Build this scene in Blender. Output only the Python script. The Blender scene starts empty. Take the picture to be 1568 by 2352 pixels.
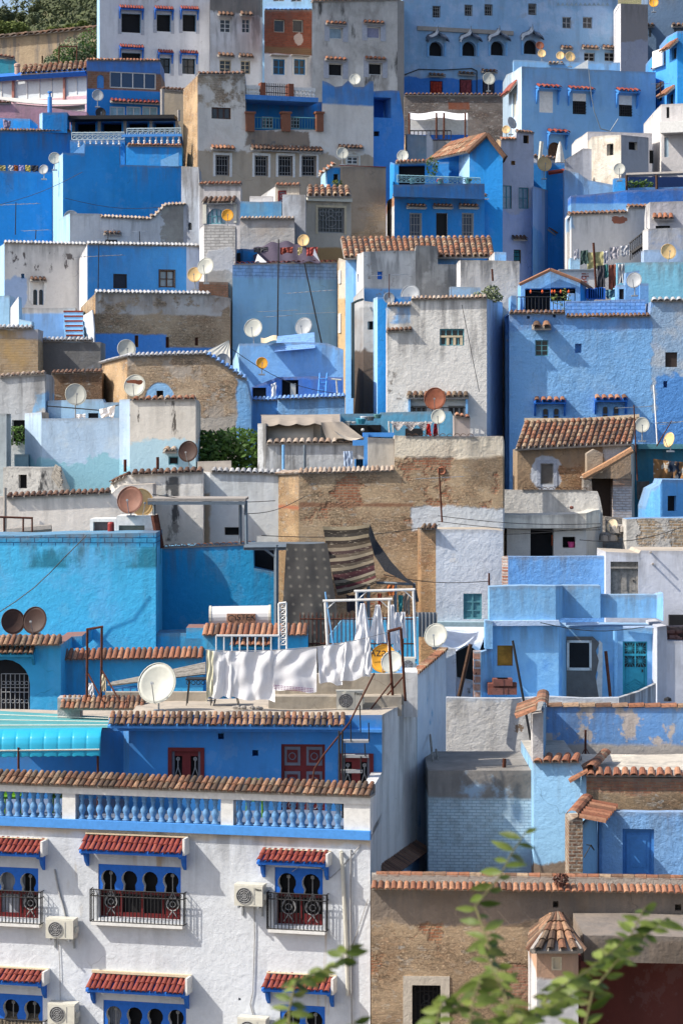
import bpy,math,random
from mathutils import Vector,Matrix
random.seed(7)
SC=bpy.context.scene
COL=SC.collection
FL,CX,HY=5553.0,784.0,1000.0     # focal length,principal column and eye-level row
S=0.36616
CTX={'D': (0,0,1.0)}
for _r,_y in zip('ABCDEF',(0,700,1400,2100,2700,3296)):
 for _c,_x in (('1',0),('2',900),('3',1731)):
  CTX[_r+_c]=(_x/1.7417,_y/1.7417,S)
CUR=CTX['D']
def ctx(k):
 global CUR
 CUR=CTX[k]
def cx(x): return CUR[0]+x*CUR[2]
def cy(y): return CUR[1]+y*CUR[2]
def XW(x,Y): return (cx(x)-CX)/FL*Y
def ZW(y,Y): return (HY-cy(y))/FL*Y
def PW(x,y,Y): return Vector((XW(x,Y),Y,ZW(y,Y)))
def tune(c):
 return (c[0],c[1]*1.08,c[2]*.96) if c[1]<.66*c[2] and c[2]>1.6*c[0] else c
class G:
 def __init__(s,name,rough=.9):
  s.m=bpy.data.materials.new(name); s.m.use_nodes=True
  s.t=s.m.node_tree;s.b=s.t.nodes['Principled BSDF']
  s.b.inputs['Roughness'].default_value=rough
  s.b.inputs['Specular IOR Level'].default_value=.25
  s._pos=None; s._n={}
 def n(s,typ,ins=None,**pr):
  nd=s.t.nodes.new(typ)
  for k,v in pr.items(): setattr(nd,k,v)
  for k,v in (ins or {}).items():
   if isinstance(v,bpy.types.NodeSocket): s.t.links.new(v,nd.inputs[k])
   else: nd.inputs[k].default_value=v
  return nd
 def pos(s):
  if s._pos is None: s._pos=s.n('ShaderNodeNewGeometry').outputs['Position']
  return s._pos
 def xyz(s):
  if 'x' not in s._n:
   o=s.n('ShaderNodeSeparateXYZ',{0: s.pos()}).outputs
   s._n['x']=(o[0],o[1],o[2])
  return s._n['x']
 def vec(s,sx,sy,sz,off=0):
  return s.n('ShaderNodeMapping',{'Vector': s.pos(),'Scale': (sx,sy,sz),'Location': (off,off*.7,off*.3)}).outputs[0]
 def noise(s,sc,det=4,vec=None,rough=.55,dist=0):
  return s.n('ShaderNodeTexNoise',{'Vector': vec or s.pos(),'Scale': sc,'Detail': det,'Roughness': rough,'Distortion': dist}).outputs[0]
 def ma(s,op,a,b=0.0,cl=False):
  return s.n('ShaderNodeMath',{0: a,1: b},operation=op,use_clamp=cl).outputs[0]
 def rng(s,v,lo,hi,a=0.,b=1.):
  return s.n('ShaderNodeMapRange',{0: v,1: lo,2: hi,3: a,4: b},interpolation_type='SMOOTHSTEP').outputs[0]
 def mix(s,f,a,b,mode='MIX'):
  nd=s.t.nodes.new('ShaderNodeMix');nd.data_type='RGBA';nd.blend_type=mode
  for k,v in ((0,f),(6,a),(7,b)):
   if isinstance(v,bpy.types.NodeSocket): s.t.links.new(v,nd.inputs[k])
   else: nd.inputs[k].default_value=(v if k==0 or len(v)==4 else (*tune(v),1))
  return nd.outputs[2]
 def mixf(s,f,a,b):
  nd=s.t.nodes.new('ShaderNodeMix');nd.data_type='FLOAT'
  for k,v in ((0,f),(2,a),(3,b)):
   if isinstance(v,bpy.types.NodeSocket): s.t.links.new(v,nd.inputs[k])
   else: nd.inputs[k].default_value=v
  return nd.outputs[0]
 def mask(s,spec,seed):
  k=spec[0]; x,y,z=s.xyz()
  if k in ('above','below'):
   amp=spec[2]
   nn=s.ma('MULTIPLY',s.ma('SUBTRACT',s.noise(1.1,6,s.vec(1,1,1,seed),.62),.5),amp*4)
   v=s.ma('ADD',s.ma('SUBTRACT',z,spec[1]),nn)
   r=s.rng(v,-.06,.06)
   return r if k=='above' else s.ma('SUBTRACT',1.,r)
  if k=='box':
   x0,z0,x1,z1,amp=spec[1:6]
   cxx,cz,hx,hz=(x0+x1)/2,(z0+z1)/2,abs(x1-x0)/2,abs(z1-z0)/2
   dx=s.ma('SUBTRACT',s.ma('ABSOLUTE',s.ma('SUBTRACT',x,cxx)),hx)
   dz=s.ma('SUBTRACT',s.ma('ABSOLUTE',s.ma('SUBTRACT',z,cz)),hz)
   d=s.ma('MAXIMUM',dx,dz)
   nn=s.ma('MULTIPLY',s.ma('SUBTRACT',s.noise(1.4,6,s.vec(1,1,1,seed+3),.6),.5),amp*4)
   return s.rng(s.ma('ADD',d,nn),.05,-.05)
  if k=='ell':
   x0,z0,rx,rz,amp=spec[1:6]
   dx=s.ma('DIVIDE',s.ma('SUBTRACT',x,x0),rx);dz=s.ma('DIVIDE',s.ma('SUBTRACT',z,z0),rz)
   d=s.ma('SQRT',s.ma('ADD',s.ma('MULTIPLY',dx,dx),s.ma('MULTIPLY',dz,dz)))
   nn=s.ma('MULTIPLY',s.ma('SUBTRACT',s.noise(1.6,6,s.vec(1,1,1,seed+5),.6),.5),amp*4)
   return s.rng(s.ma('ADD',d,nn),1.06,.94)
  if k=='noise':     # scale,threshold,softness,(stretch)
   st=spec[4] if len(spec)>4 else (1,1,1)
   return s.rng(s.noise(spec[1],7,s.vec(*st,seed*1.7),.62),spec[2]-spec[3],spec[2]+spec[3])
  if k=='soot':      # streaks under z,fading down over len
   zt,ln=spec[1],spec[2]
   st=s.rng(s.noise(2.4,5,s.vec(1,1,.12,seed),.6),.47,.62)
   fall=s.rng(s.ma('SUBTRACT',zt,z),ln,0.)
   return s.ma('MULTIPLY',s.ma('MULTIPLY',st,fall),spec[3])
 def layer(s,L,seed):
  k=L[0]
  if k=='p':         # plaster: base,alt,amount
   base,alt,amt=L[1],L[2],L[3]
   m1=s.rng(s.noise(.7,8,s.vec(1,1,1,seed),.65),.62-amt*.3,.72-amt*.18)
   c=s.mix(s.ma('MULTIPLY',m1,min(1,amt*2)),base,alt)
   fine=s.noise(5,5,s.vec(1,1,1,seed+9),.7)
   c=s.mix(s.rng(fine,.3,.75,0.,.22),c,tuple(q*.55 for q in base))
   big=s.noise(.35,3,s.vec(1,1,.6,seed+4))
   c=s.mix(s.rng(big,.3,.7,0.,.3),c,tuple(min(1,q*1.3+.035) for q in base))
   c=s.mix(s.rng(s.noise(2.2,6,s.vec(1,1,.16,seed+14),.6),.50,.70,0.,.30),c,tuple(q*.5+.012 for q in base))
   c=s.mix(s.rng(s.noise(1.3,8,s.vec(1,1,.8,seed+24),.72),.56,.60,0.,.28),c,tuple(min(1,q*.8+.11) for q in base))
   cr=s.n('ShaderNodeTexVoronoi',{'Vector': s.n('ShaderNodeVectorMath',{0: s.pos(),1: s.n('ShaderNodeTexNoise',{'Vector': s.pos(),'Scale': 2.}).outputs[1]},operation='ADD').outputs[0],'Scale': .55},feature='DISTANCE_TO_EDGE').outputs[0]
   crk=s.ma('MULTIPLY',s.rng(cr,.012,.002),s.rng(s.noise(.5,2,s.vec(1,1,1,seed+20)),.58,.66))
   c=s.mix(s.ma('MULTIPLY',crk,.4),c,tuple(q*.35 for q in base))
   h=s.ma('ADD',s.ma('MULTIPLY',s.noise(2.6,4,s.vec(1,1,1.4,seed),.6),.55),s.ma('MULTIPLY',s.noise(7.5,6,None,.7),.75))
   return c,h
  if k=='r':         # rubble: stones,mortar,variation colours
   c1,c2,c3=L[1:4]
   wob=s.n('ShaderNodeVectorMath',{0: s.vec(1,1,2.1,seed),1: s.n('ShaderNodeVectorMath',{0: s.n('ShaderNodeTexNoise',{'Vector': s.pos(),'Scale': 6.,'Detail': 4.}).outputs[1],'Scale': .3},operation='SCALE').outputs[0]},operation='ADD').outputs[0]
   vo=s.n('ShaderNodeTexVoronoi',{'Vector': wob,'Scale': 6.5,'Randomness': 1.})
   sep=s.n('ShaderNodeSeparateColor',{0: vo.outputs['Color']}).outputs
   x,y,z=s.xyz()
   row=s.ma('FRACT',s.ma('MULTIPLY',s.ma('ADD',z,s.ma('MULTIPLY',s.noise(1.3,3),.25)),9.))
   stone=s.mix(sep[0],c1,c3)
   stone=s.mix(s.rng(sep[1],.86,.95),stone,(.42,.40,.37)); stone=s.mix(s.rng(sep[2],.8,.95),stone,tuple(q*.5 for q in c1))
   patch=s.rng(s.noise(.9,7,s.vec(1,1,1.4,seed+2),.7),.40,.56)
   c=s.mix(s.ma('MULTIPLY',patch,.62),stone,c2)
   c=s.mix(s.ma('MULTIPLY',s.rng(row,.8,.95),s.rng(s.noise(1.1,3,s.vec(1,1,1,seed+6)),.45,.6)),c,tuple(q*.5 for q in c1))
   gr=s.noise(16,6,s.vec(1,1,1.5,seed),.8)
   c=s.mix(s.rng(gr,.42,.60,0.,.72),c,tuple(q*.36 for q in c1)); c=s.mix(s.rng(s.noise(11,4,s.vec(1,1,1.8,seed+31)),.58,.68,0.,.6),c,tuple(min(1,q*1.5+.05) for q in c2))
   c=s.mix(s.rng(s.noise(.6,4,s.vec(1,1,1.4,seed+8)),.42,.62,0.,.5),c,tuple(min(1,q*1.3) for q in c2))
   c=s.mix(s.rng(s.noise(.45,4,s.vec(1,1,1.2,seed+18)),.5,.66,0.,.5),c,tuple(q*.6 for q in c1))
   h=s.ma('ADD',s.ma('MULTIPLY',sep[0],.35),s.ma('ADD',s.ma('MULTIPLY',gr,.9),s.ma('MULTIPLY',s.noise(4,3),.5)))
   return c,h
  if k=='b':         # brick: colour,colour2,mortar,course height
   c1,c2,mo=L[1:4]; hh=L[4] if len(L)>4 else .09; ms=L[5] if len(L)>5 else .012
   x,y,z=s.xyz()
   v=s.n('ShaderNodeCombineXYZ',{0: s.ma('ADD',x,y),1: z}).outputs[0]
   br=s.n('ShaderNodeTexBrick',{'Vector': v,'Color1': (*c1,1),'Color2': (*c2,1),'Mortar': (*mo,1),'Scale': 1.,'Mortar Size': ms,'Mortar Smooth': .3,'Brick Width': hh*2.6,'Row Height': hh,'Bias': 0.})
   c=s.mix(s.rng(s.noise(4,5,s.vec(1,1,1,seed),.7),.4,.7,0.,.6),br.outputs[0],tuple(q*.5 for q in c1))
   h=s.ma('ADD',s.ma('MULTIPLY',br.outputs['Fac'],-.6),s.ma('MULTIPLY',s.noise(9,4),.5))
   return c,h
  if k=='c':         # concrete
   c1=L[1]
   c=s.mix(s.rng(s.noise(1.2,7,s.vec(1,1,.6,seed),.65),.35,.65),c1,tuple(q*.55 for q in c1))
   return c,s.noise(8,6)
_seed=[0]
def wallmat(name,layers,bump=.035,rough=.92,st=.9):
 """layers: first is the base layer, the rest are (layer, mask) painted or crumbled over it"""
 _seed[0]+=3.7; sd=_seed[0]
 g=G(name,rough)
 c,h=g.layer(layers[0],sd)
 for i,(L,mk) in enumerate(layers[1:]):
  m=None
  for q in (mk if isinstance(mk,list) else [mk]):
   mm=g.mask(q,sd+i*2.3)
   m=mm if m is None else g.ma('MULTIPLY',m,mm)
  if isinstance(L[0],float): c=g.mix(m,c,L)
  else:
   c2,h2=g.layer(L,sd+i*5+11)
   c=g.mix(m,c,c2);h=g.mixf(m,g.ma('ADD',h,.15) if i==0 else h,h2)
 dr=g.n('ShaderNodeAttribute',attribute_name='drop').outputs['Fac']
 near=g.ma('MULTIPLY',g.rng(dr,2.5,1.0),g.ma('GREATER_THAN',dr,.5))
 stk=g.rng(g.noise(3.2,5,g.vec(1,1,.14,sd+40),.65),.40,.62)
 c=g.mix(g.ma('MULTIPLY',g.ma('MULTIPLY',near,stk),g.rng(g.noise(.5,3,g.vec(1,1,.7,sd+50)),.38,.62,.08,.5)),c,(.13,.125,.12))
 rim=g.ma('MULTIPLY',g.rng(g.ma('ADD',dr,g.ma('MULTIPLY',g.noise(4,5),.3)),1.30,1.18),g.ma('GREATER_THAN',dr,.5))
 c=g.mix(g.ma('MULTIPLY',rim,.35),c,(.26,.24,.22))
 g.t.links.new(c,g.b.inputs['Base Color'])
 bn=g.n('ShaderNodeBump',{'Height': h,'Strength': st,'Distance': bump})
 g.t.links.new(bn.outputs[0],g.b.inputs['Normal'])
 return g.m
_mc={}
def flat(name,col,rough=.6,metal=0.,spec=.3,var=.15,bump=0.,sc=9):
 if name in _mc: return _mc[name]
 g=G(name,rough);g.b.inputs['Metallic'].default_value=metal
 g.b.inputs['Specular IOR Level'].default_value=spec
 c=g.mix(g.rng(g.noise(sc,5,None,.65),.35,.7,0.,var*2),col,tuple(q*.45 for q in col))
 g.t.links.new(c,g.b.inputs['Base Color'])
 if bump:
  g.t.links.new(g.n('ShaderNodeBump',{'Height': g.noise(sc*2,4),'Distance': bump,'Strength': .8}).outputs[0],g.b.inputs['Normal'])
 _mc[name]=g.m
 return g.m
def tinted(name,cols,rough=.85,sc=12,dirt=(.05,.035,.025),da=.45,trans=0):
 g=G(name,rough)
 a=g.n('ShaderNodeAttribute',attribute_name='tint').outputs['Fac']
 r=g.n('ShaderNodeValToRGB',{0: a});cr=r.color_ramp;cr.interpolation='LINEAR'
 while len(cr.elements)<len(cols): cr.elements.new(.5)
 for i,c in enumerate(cols):
  cr.elements[i].position=i/(len(cols)-1); cr.elements[i].color=(*c,1)
 c=g.mix(g.rng(g.noise(sc,6,None,.7),.42,.68,0.,da),r.outputs[0],dirt)
 g.t.links.new(c,g.b.inputs['Base Color'])
 g.t.links.new(g.n('ShaderNodeBump',{'Height': g.noise(sc*2,4),'Distance': .01,'Strength': .6}).outputs[0],g.b.inputs['Normal'])
 if trans:
  tr=g.n('ShaderNodeBsdfTranslucent',{'Color': c})
  mx=g.n('ShaderNodeMixShader',{0: trans,1: g.b.outputs[0],2: tr.outputs[0]})
  g.t.links.new(mx.outputs[0],g.t.nodes['Material Output'].inputs[0])
 return g.m
class MB:
 def __init__(s): s.v=[]; s.f=[]; s.m=[]; s.t=[]; s.cm=0; s.ct=.5; s.sm=False
 def add(s,vs,fs):
  o=len(s.v); s.v+=[tuple(q) for q in vs]
  for f in fs: s.f.append([o+i for i in f]); s.m.append(s.cm); s.t.append(s.ct)
  return s
 def box(s,x0,y0,z0,x1,y1,z1):
  if x0>x1: x0,x1=x1,x0
  if y0>y1: y0,y1=y1,y0
  if z0>z1: z0,z1=z1,z0
  return s.add([(x0,y0,z0),(x1,y0,z0),(x1,y1,z0),(x0,y1,z0),(x0,y0,z1),(x1,y0,z1),(x1,y1,z1),(x0,y1,z1)],
                     [(0,3,2,1),(4,5,6,7),(0,1,5,4),(1,2,6,5),(2,3,7,6),(3,0,4,7)])
 def bar(s,p,q,w,h=None):
  """square bar from p to q"""
  return s.tube(p,q,w*.6,4)
 def tube(s,p,q,r,n=6,r2=None):
  p=Vector(p); q=Vector(q); d=q-p
  if d.length<1e-6: return s
  d.normalize(); a=d.orthogonal().normalized(); b=d.cross(a); r2=r if r2 is None else r2
  vs=[]
  for c,rr in ((p,r),(q,r2)):
   for k in range(n):
    t=2*math.pi*(k+.5)/n; vs.append(c+(a*math.cos(t)+b*math.sin(t))*rr)
  fs=[(k,(k+1) % n,n+(k+1) % n,n+k) for k in range(n)]+[tuple(range(n-1,-1,-1)),tuple(range(n,2*n))]
  return s.add(vs,fs)
 def path(s,pts,r,n=6):
  for a,b in zip(pts,pts[1:]): s.tube(a,b,r,n)
  return s
 def prism(s,poly,y0,y1):
  """(x,z) outline extruded along y"""
  n=len(poly)
  vs=[(x,y0,z) for x,z in poly]+[(x,y1,z) for x,z in poly]
  fs=[tuple(range(n)),tuple(range(2*n-1,n-1,-1))]+[((k+1) % n,k,n+k,n+(k+1) % n) for k in range(n)]
  return s.add(vs,fs)
 def slab(s,poly,z0,z1):
  """(x,y) outline extruded in z"""
  n=len(poly)
  vs=[(x,y,z0) for x,y in poly]+[(x,y,z1) for x,y in poly]
  fs=[tuple(range(n-1,-1,-1)),tuple(range(n,2*n))]+[(k,(k+1) % n,n+(k+1) % n,n+k) for k in range(n)]
  return s.add(vs,fs)
 def grid(s,fn,nu,nv):
  vs=[fn(i/nu,j/nv) for j in range(nv+1) for i in range(nu+1)]
  fs=[(j*(nu+1)+i,j*(nu+1)+i+1,(j+1)*(nu+1)+i+1,(j+1)*(nu+1)+i) for j in range(nv) for i in range(nu)]
  return s.add(vs,fs)
 def lathe(s,c,prof,n=10,ang=None):
  c=Vector(c); vs=[]
  for z,r in prof:
   for k in range(n):
    t=2*math.pi*k/n; vs.append(c+Vector((r*math.cos(t),r*math.sin(t),z)))
  m=len(prof)
  fs=[(j*n+k,j*n+(k+1) % n,(j+1)*n+(k+1) % n,(j+1)*n+k) for j in range(m-1) for k in range(n)]
  fs+=[tuple(range(n-1,-1,-1)),tuple(range((m-1)*n,m*n))]
  return s.add(vs,fs)
 def tile(s,p,d,l,nr,r0,r1,n=5,flat_=.8):
  """curved roof tile from p along d (vector), lateral l, normal nr"""
  vs=[]
  for c,r in ((Vector(p),r0),(Vector(p)+Vector(d),r1)):
   for k in range(n+1):
    a=math.pi*k/n
    vs.append(c+l*(math.cos(a)*r)+nr*(math.sin(a)*r*flat_))
  for k in range(n+1): vs.append(vs[n+1+k]-nr*.022+(Vector(d).normalized()*-.002))
  fs=[(k,k+1,n+2+k,n+1+k) for k in range(n)]+[(n+1+k,n+2+k,2*n+3+k,2*n+2+k) for k in range(n)]
  return s.add(vs,fs)
 def mesh(s,name,mats):
  me=bpy.data.meshes.new(name); me.from_pydata(s.v,[],s.f)
  mats=mats if isinstance(mats,(list,tuple)) else [mats]
  for m in mats: me.materials.append(m)
  if len(mats)>1: me.polygons.foreach_set('material_index',s.m)
  at=me.attributes.new('tint','FLOAT','FACE');at.data.foreach_set('value',s.t)
  if s.sm: me.polygons.foreach_set('use_smooth',[True]*len(s.f))
  me.update()
  return me
WM={}
def link(o,parent=None,W=None):
 COL.objects.link(o)
 W=W if W is not None else Matrix.Identity(4)
 if parent is not None:
  o.parent=parent
  o.matrix_basis=WM[parent.name].inverted() @ W
 else: o.matrix_basis=W
 WM[o.name]=W
 return o
def part(name,mb,mats,parent,fr=None):
 o=bpy.data.objects.new(name,mb.mesh(name,mats))
 W=fr.W if fr is not None else WM[parent.name]
 if fr=='world': W=Matrix.Identity(4)
 return link(o,parent,W)
def wpart(name,mb,mats,parent):
 """part whose vertices are given in world coordinates"""
 W=WM[parent.name]; inv=W.inverted()
 mb.v=[tuple(inv @ Vector(q)) for q in mb.v]
 return link(bpy.data.objects.new(name,mb.mesh(name,mats)),parent,W)
LABELS={}
def tag(o,label,cat,group=None,kind=None):
 if label:
  n=len(label.split())
  if n<4 or n>16: print('LABEL LEN',n,label)
  if label in LABELS and group is None: print('DUP LABEL',label)
  LABELS[label]=1
  o['label']=label
 if cat: o['category']=cat
 if group: o['group']=group
 if kind: o['kind']=kind
 return o
def root(name,label,cat,loc,group=None,rz=0):
 o=bpy.data.objects.new(name,None); o.empty_display_size=.3
 link(o,None,Matrix.Translation(Vector(loc)) @ Matrix.Rotation(rz,4,'Z'))
 return tag(o,label,cat,group)
def solo(name,mb,mats,label,cat,group=None,kind=None):
 """a thing that is one mesh, vertices in world coordinates"""
 n=len(mb.v); c=Vector((sum(v[0] for v in mb.v)/n,sum(v[1] for v in mb.v)/n,min(v[2] for v in mb.v)))
 mb.v=[tuple(Vector(q)-c) for q in mb.v]
 o=bpy.data.objects.new(name,mb.mesh(name,mats)); link(o,None,Matrix.Translation(c))
 return tag(o,label,cat,group,kind)
class Fr:
 """vertical plane frame: local x along the wall, y into it, z up (world height)"""
 def __init__(s,P0,P1):
  s.P=Vector((P0[0],P0[1],0)); d=Vector((P1[0]-P0[0],P1[1]-P0[1],0)); s.L=d.length
  s.th=math.atan2(d.y,d.x); s.U=d.normalized(); s.I=Vector((-s.U.y,s.U.x,0))
  s.W=Matrix.Translation(s.P) @ Matrix.Rotation(s.th,4,'Z')
 def hit(s,x,y,off=0.):
  """image point -> (u, z) on the plane moved off metres into the wall"""
  r=Vector(((cx(x)-CX)/FL,1.,(HY-cy(y))/FL))
  Q=s.P+s.I*off
  t=Q.dot(s.I)/r.dot(s.I); h=r*t
  return (h-s.P).dot(s.U),h.z
 def w(s,u,y,z): return s.P+s.U*u+s.I*y+Vector((0,0,z))
def line(x0,Y0,x1,Y1): return Fr((XW(x0,Y0),Y0),(XW(x1,Y1),Y1))
ZT=[(20,-18),(50,-17),(53.5,-14.6),(57,-12.5),(62,-10.5),(66,-9),(70,-8.6),(76,-6.6),(84,-4.4),(90,-3.6),(97,.0),(104,2.),(112,5),(118,9),(125,11),(135,14.5),(145,20),(160,23.5),(185,30)]
def zt(Y):
 if Y <= ZT[0][0]: return ZT[0][1]
 for (a,za),(b,zb) in zip(ZT,ZT[1:]):
  if Y <= b: return za+(zb-za)*(Y-a)/(b-a)
 return ZT[-1][1]
HOUSES=[]
SHADE=dict(top_white_house=1,top_grimy_house=0,top_brick_house=0,top_grey_house=0,top_blue_palace=0,grey_corner_block=1,blue_picture_window_house=0,cobalt_terrace_house=2,cobalt_left_house=0,cobalt_tile_house=0,brown_white_tower=1,azure_annex_house=0,pale_blue_big_house=2,blue_balcony_house=1,tan_patched_house=0,cream_grille_house=0,blue_white_tile_house=1,white_arch_window_house=1,plain_blue_wall_house=0,long_grey_white_house=1,grey_white_side_house=1,white_laundry_house=1,brown_stone_house=1,white_block_house=1)
class House:
 """chain: visible corners (image x, distance, image y of the top) from left to right; None distance = on the straight line"""
 def __init__(s,name,label,chain,mats,d=4.,yb=None,cat='house',group=None,zb=None,roof=None,into=None,sh=None,st=.32):
  pts=[]
  for c in chain: pts.append([cx(c[0]),c[1],c[2] if c[2] is None else cy(c[2])])
  for i,p in enumerate(pts):
   if p[1] is None:
    a=max(j for j in range(i) if pts[j][1] is not None); b=min(j for j in range(i+1,len(pts)) if pts[j][1] is not None)
    A=Vector(((pts[a][0]-CX)/FL*pts[a][1],pts[a][1])); B=Vector(((pts[b][0]-CX)/FL*pts[b][1],pts[b][1]))
    k=(p[0]-CX)/FL; D=B-A
    t=(k*A.y-A.x)/(D.x-k*D.y)
    p.append((A+D*t).y)
   else: p.append(p[1])
  if sh is None: sh=SHADE.get(name)
  if sh is not None:
   k0=(pts[sh][0]-CX)/FL; Y0=pts[sh][3]
   for p in pts[sh+1:]: p[3]=(Y0-st*k0*Y0)/(1-st*(p[0]-CX)/FL) if p is pts[sh+1] or True else 0
  s.pt=[]
  for x,_,yt,Y in pts:
   X=(x-CX)/FL*Y
   Z=s.pt[-1][2] if yt is None else (HY-yt)/FL*Y
   s.pt.append(Vector((X,Y,Z)))
  zb_=zb if zb is not None else min(zt(Y) for *_,Y in pts)-.6
  if yb is not None: zb_=(HY-cy(yb))/FL*s.pt[0].y
  s.zb=zb_; s.px=[p[0] for p in pts]; s.d=d
  n=len(s.pt); mid=sum((p for p in s.pt),Vector())/n
  s.root=into.root if into else root(name,label,cat,(mid.x,mid.y+d/2,zb_),group)
  s.fr=[Fr(a,b) for a,b in zip(s.pt,s.pt[1:])]
  mb=MB(); vs=[]
  rj=random.Random(len(HOUSES)); P2=[]; fi=[]
  for i,(a,b) in enumerate(zip(s.pt,s.pt[1:])):
   k=max(1,int((b-a).length/.9)); pj=[rj.uniform(-1,1) for _ in range(k+1)]
   for j in range(k): P2.append(a.lerp(b,j/k)+Vector((0,0,.028*pj[j] if j else 0))); fi.append(i)
  P2.append(s.pt[-1]); n=len(P2)
  for p in P2:
   vs+=[(p.x,p.y,zb_),(p.x,p.y,p.z),(p.x,p.y+d,zb_),(p.x,p.y+d,p.z)]
  nm=len(mats) if isinstance(mats,(list,tuple)) else 1
  s.mats=list(mats) if nm>1 or isinstance(mats,(list,tuple)) else [mats]
  for i in range(n-1):
   a,b=4*i,4*i+4
   mb.cm=min(fi[i],len(s.mats)-1)
   fs=[(a,b,b+1,a+1),(b+2,a+2,a+3,b+3),(a+2,b+2,b,a)]
   for f in fs: mb.f.append(list(f)); mb.m.append(mb.cm); mb.t.append(.5)
   mb.f.append([a+1,b+1,b+3,a+3]); mb.m.append(len(s.mats) if roof else mb.cm); mb.t.append(.5)
  e=4*(n-1)
  mb.f.append([2,0,1,3]); mb.m.append(0); mb.t.append(.5)
  mb.f.append([e,e+2,e+3,e+1]); mb.m.append(len(s.mats)-1); mb.t.append(.5)
  inv=WM[s.root.name].inverted(); mb.v=[tuple(inv @ Vector(q)) for q in vs]
  s.wall=link(bpy.data.objects.new('wall',mb.mesh('wall',s.mats+([roof] if roof else []))),s.root,WM[s.root.name])
  s.cut=MB(); HOUSES.append(s)
 def face(s,x):
  X=cx(x)
  for i in range(len(s.fr)):
   if X <= s.px[i+1]: return s.fr[i]
  return s.fr[-1]
 def hole(s,fr,u0,z0,u1,z1,dep,poly=None):
  m=MB()
  if poly: m.prism(poly,-.4,dep)
  else: m.box(u0,-.4,z0,u1,dep,z1)
  s.cut.add([fr.W @ Vector(v) for v in m.v],m.f)
 def finish(s):
  if not s.cut.v: return
  me=s.cut.mesh('cut',s.mats[0]);co=bpy.data.objects.new('cut',me);COL.objects.link(co)
  md=s.wall.modifiers.new('b','BOOLEAN');md.object=co;md.operation='DIFFERENCE';md.solver='EXACT';md.use_hole_tolerant=False
  s._co=co
 def bake(s,dg):
  if not s.cut.v: return
  nm=bpy.data.meshes.new_from_object(s.wall.evaluated_get(dg)); s._nm=nm
 def done(s):
  if not s.cut.v: return
  s.wall.modifiers.clear()
  if len(s._nm.polygons)>5: s.wall.data=s._nm
  else: print('BOOL FAIL',s.root.name)
  bpy.data.objects.remove(s._co)
 def wear(s):
  me=s.wall.data; o=WM[s.root.name].translation; out=[]
  segs=[(a.xy,b.xy-a.xy,a.z,b.z) for a,b in zip(s.pt,s.pt[1:])]
  for v in me.vertices:
   p=(v.co+o); q=p.xy; best=1e9; z=p.z
   for a,d_,za,zb_ in segs:
    t=max(0.,min(1.,(q-a).dot(d_)/max(1e-6,d_.length_squared))); e=(a+d_*t-q).length
    if e<best-1e-5: best=e; z=za+(zb_-za)*t
   out.append(max(0.,z-p.z)+1.)
  me.attributes.new('drop','FLOAT','POINT').data.foreach_set('value',out)
def finish_houses():
 for h in HOUSES: h.finish()
 bpy.context.view_layer.update()
 dg=bpy.context.evaluated_depsgraph_get()
 for h in HOUSES: h.bake(dg)
 for h in HOUSES: h.done(); h.wear()
WHT=(.70,.69,.67); OFF=(.62,.58,.52); GRY=(.36,.35,.34); DGR=(.16,.155,.15)
COB=(.018,.135,.60); AZU=(.075,.27,.74); SKB=(.20,.42,.80); PAL=(.42,.56,.80); CYA=(.012,.27,.60); TEA=(.10,.42,.60)
TAN=(.40,.29,.18); BRN=(.26,.18,.11); BRK=(.38,.13,.07); MOR=(.42,.33,.23)
M_dark=flat('dark interior',(.012,.012,.014),.8)
M_glass=flat('window glass',(.03,.035,.045),.12,0,.5,.3)
M_glassb=flat('pale curtained glass',(.30,.40,.48),.25,0,.5,.3,sc=3)
M_cyanglass=flat('light window panes',(.28,.50,.62),.3,0,.5,.3,sc=3)
M_white=flat('white paint',(.72,.71,.68),.6)
M_cream=flat('cream paint',(.62,.52,.36),.7)
M_grey=flat('grey paint',(.34,.34,.34),.7)
M_conc=flat('concrete',(.30,.28,.26),.95,bump=.02,sc=4)
M_mort=flat('mortar',(.34,.31,.28),.95,bump=.02,sc=6)
M_iron=flat('dark iron',(.03,.03,.032),.6,.3)
M_rust=flat('rusty iron',(.10,.035,.022),.85,0,.2,.4)
M_wood=flat('dark wood',(.09,.045,.025),.75,var=.4)
M_woodg=flat('grey weathered wood',(.30,.28,.25),.9,var=.4)
M_red=flat('dark red painted wood',(.14,.014,.016),.55)
M_redb=flat('oxide red band',(.28,.05,.03),.8)
M_blue=flat('cobalt paint',COB,.7)
M_azure=flat('azure paint',AZU,.7)
M_sky=flat('light blue paint',SKB,.8)
M_teal=flat('teal paint',(.03,.30,.42),.65)
M_tealw=flat('teal window wood',(.10,.28,.33),.7)
M_galv=flat('galvanised steel',(.36,.38,.40),.45,.5)
M_steel=flat('grey painted steel',(.16,.20,.24),.5,.3)
M_dishw=flat('grey white dish enamel',(.50,.50,.44),.45,0,.4,.12,sc=5)
M_dishg=flat('grey dish enamel',(.33,.35,.37),.5,0,.4,.15,sc=5)
M_dishd=flat('dark brown dish enamel',(.055,.028,.022),.6,0,.3,.3,sc=3)
M_dishr=flat('rust red dish enamel',(.26,.085,.045),.7,0,.3,.35,sc=3)
M_dishb=flat('terracotta dish enamel',(.24,.11,.075),.6,0,.3,.25,sc=3)
M_dishy=flat('yellow dish enamel',(.75,.36,.03),.5,0,.4,.15,sc=4)
M_dishc=flat('cream dish enamel',(.70,.48,.22),.5,0,.4,.15,sc=4)
T_terra=tinted('terracotta tiles',[(.22,.085,.05),(.34,.14,.08),(.42,.22,.13),(.28,.12,.07),(.13,.07,.045)])
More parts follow.
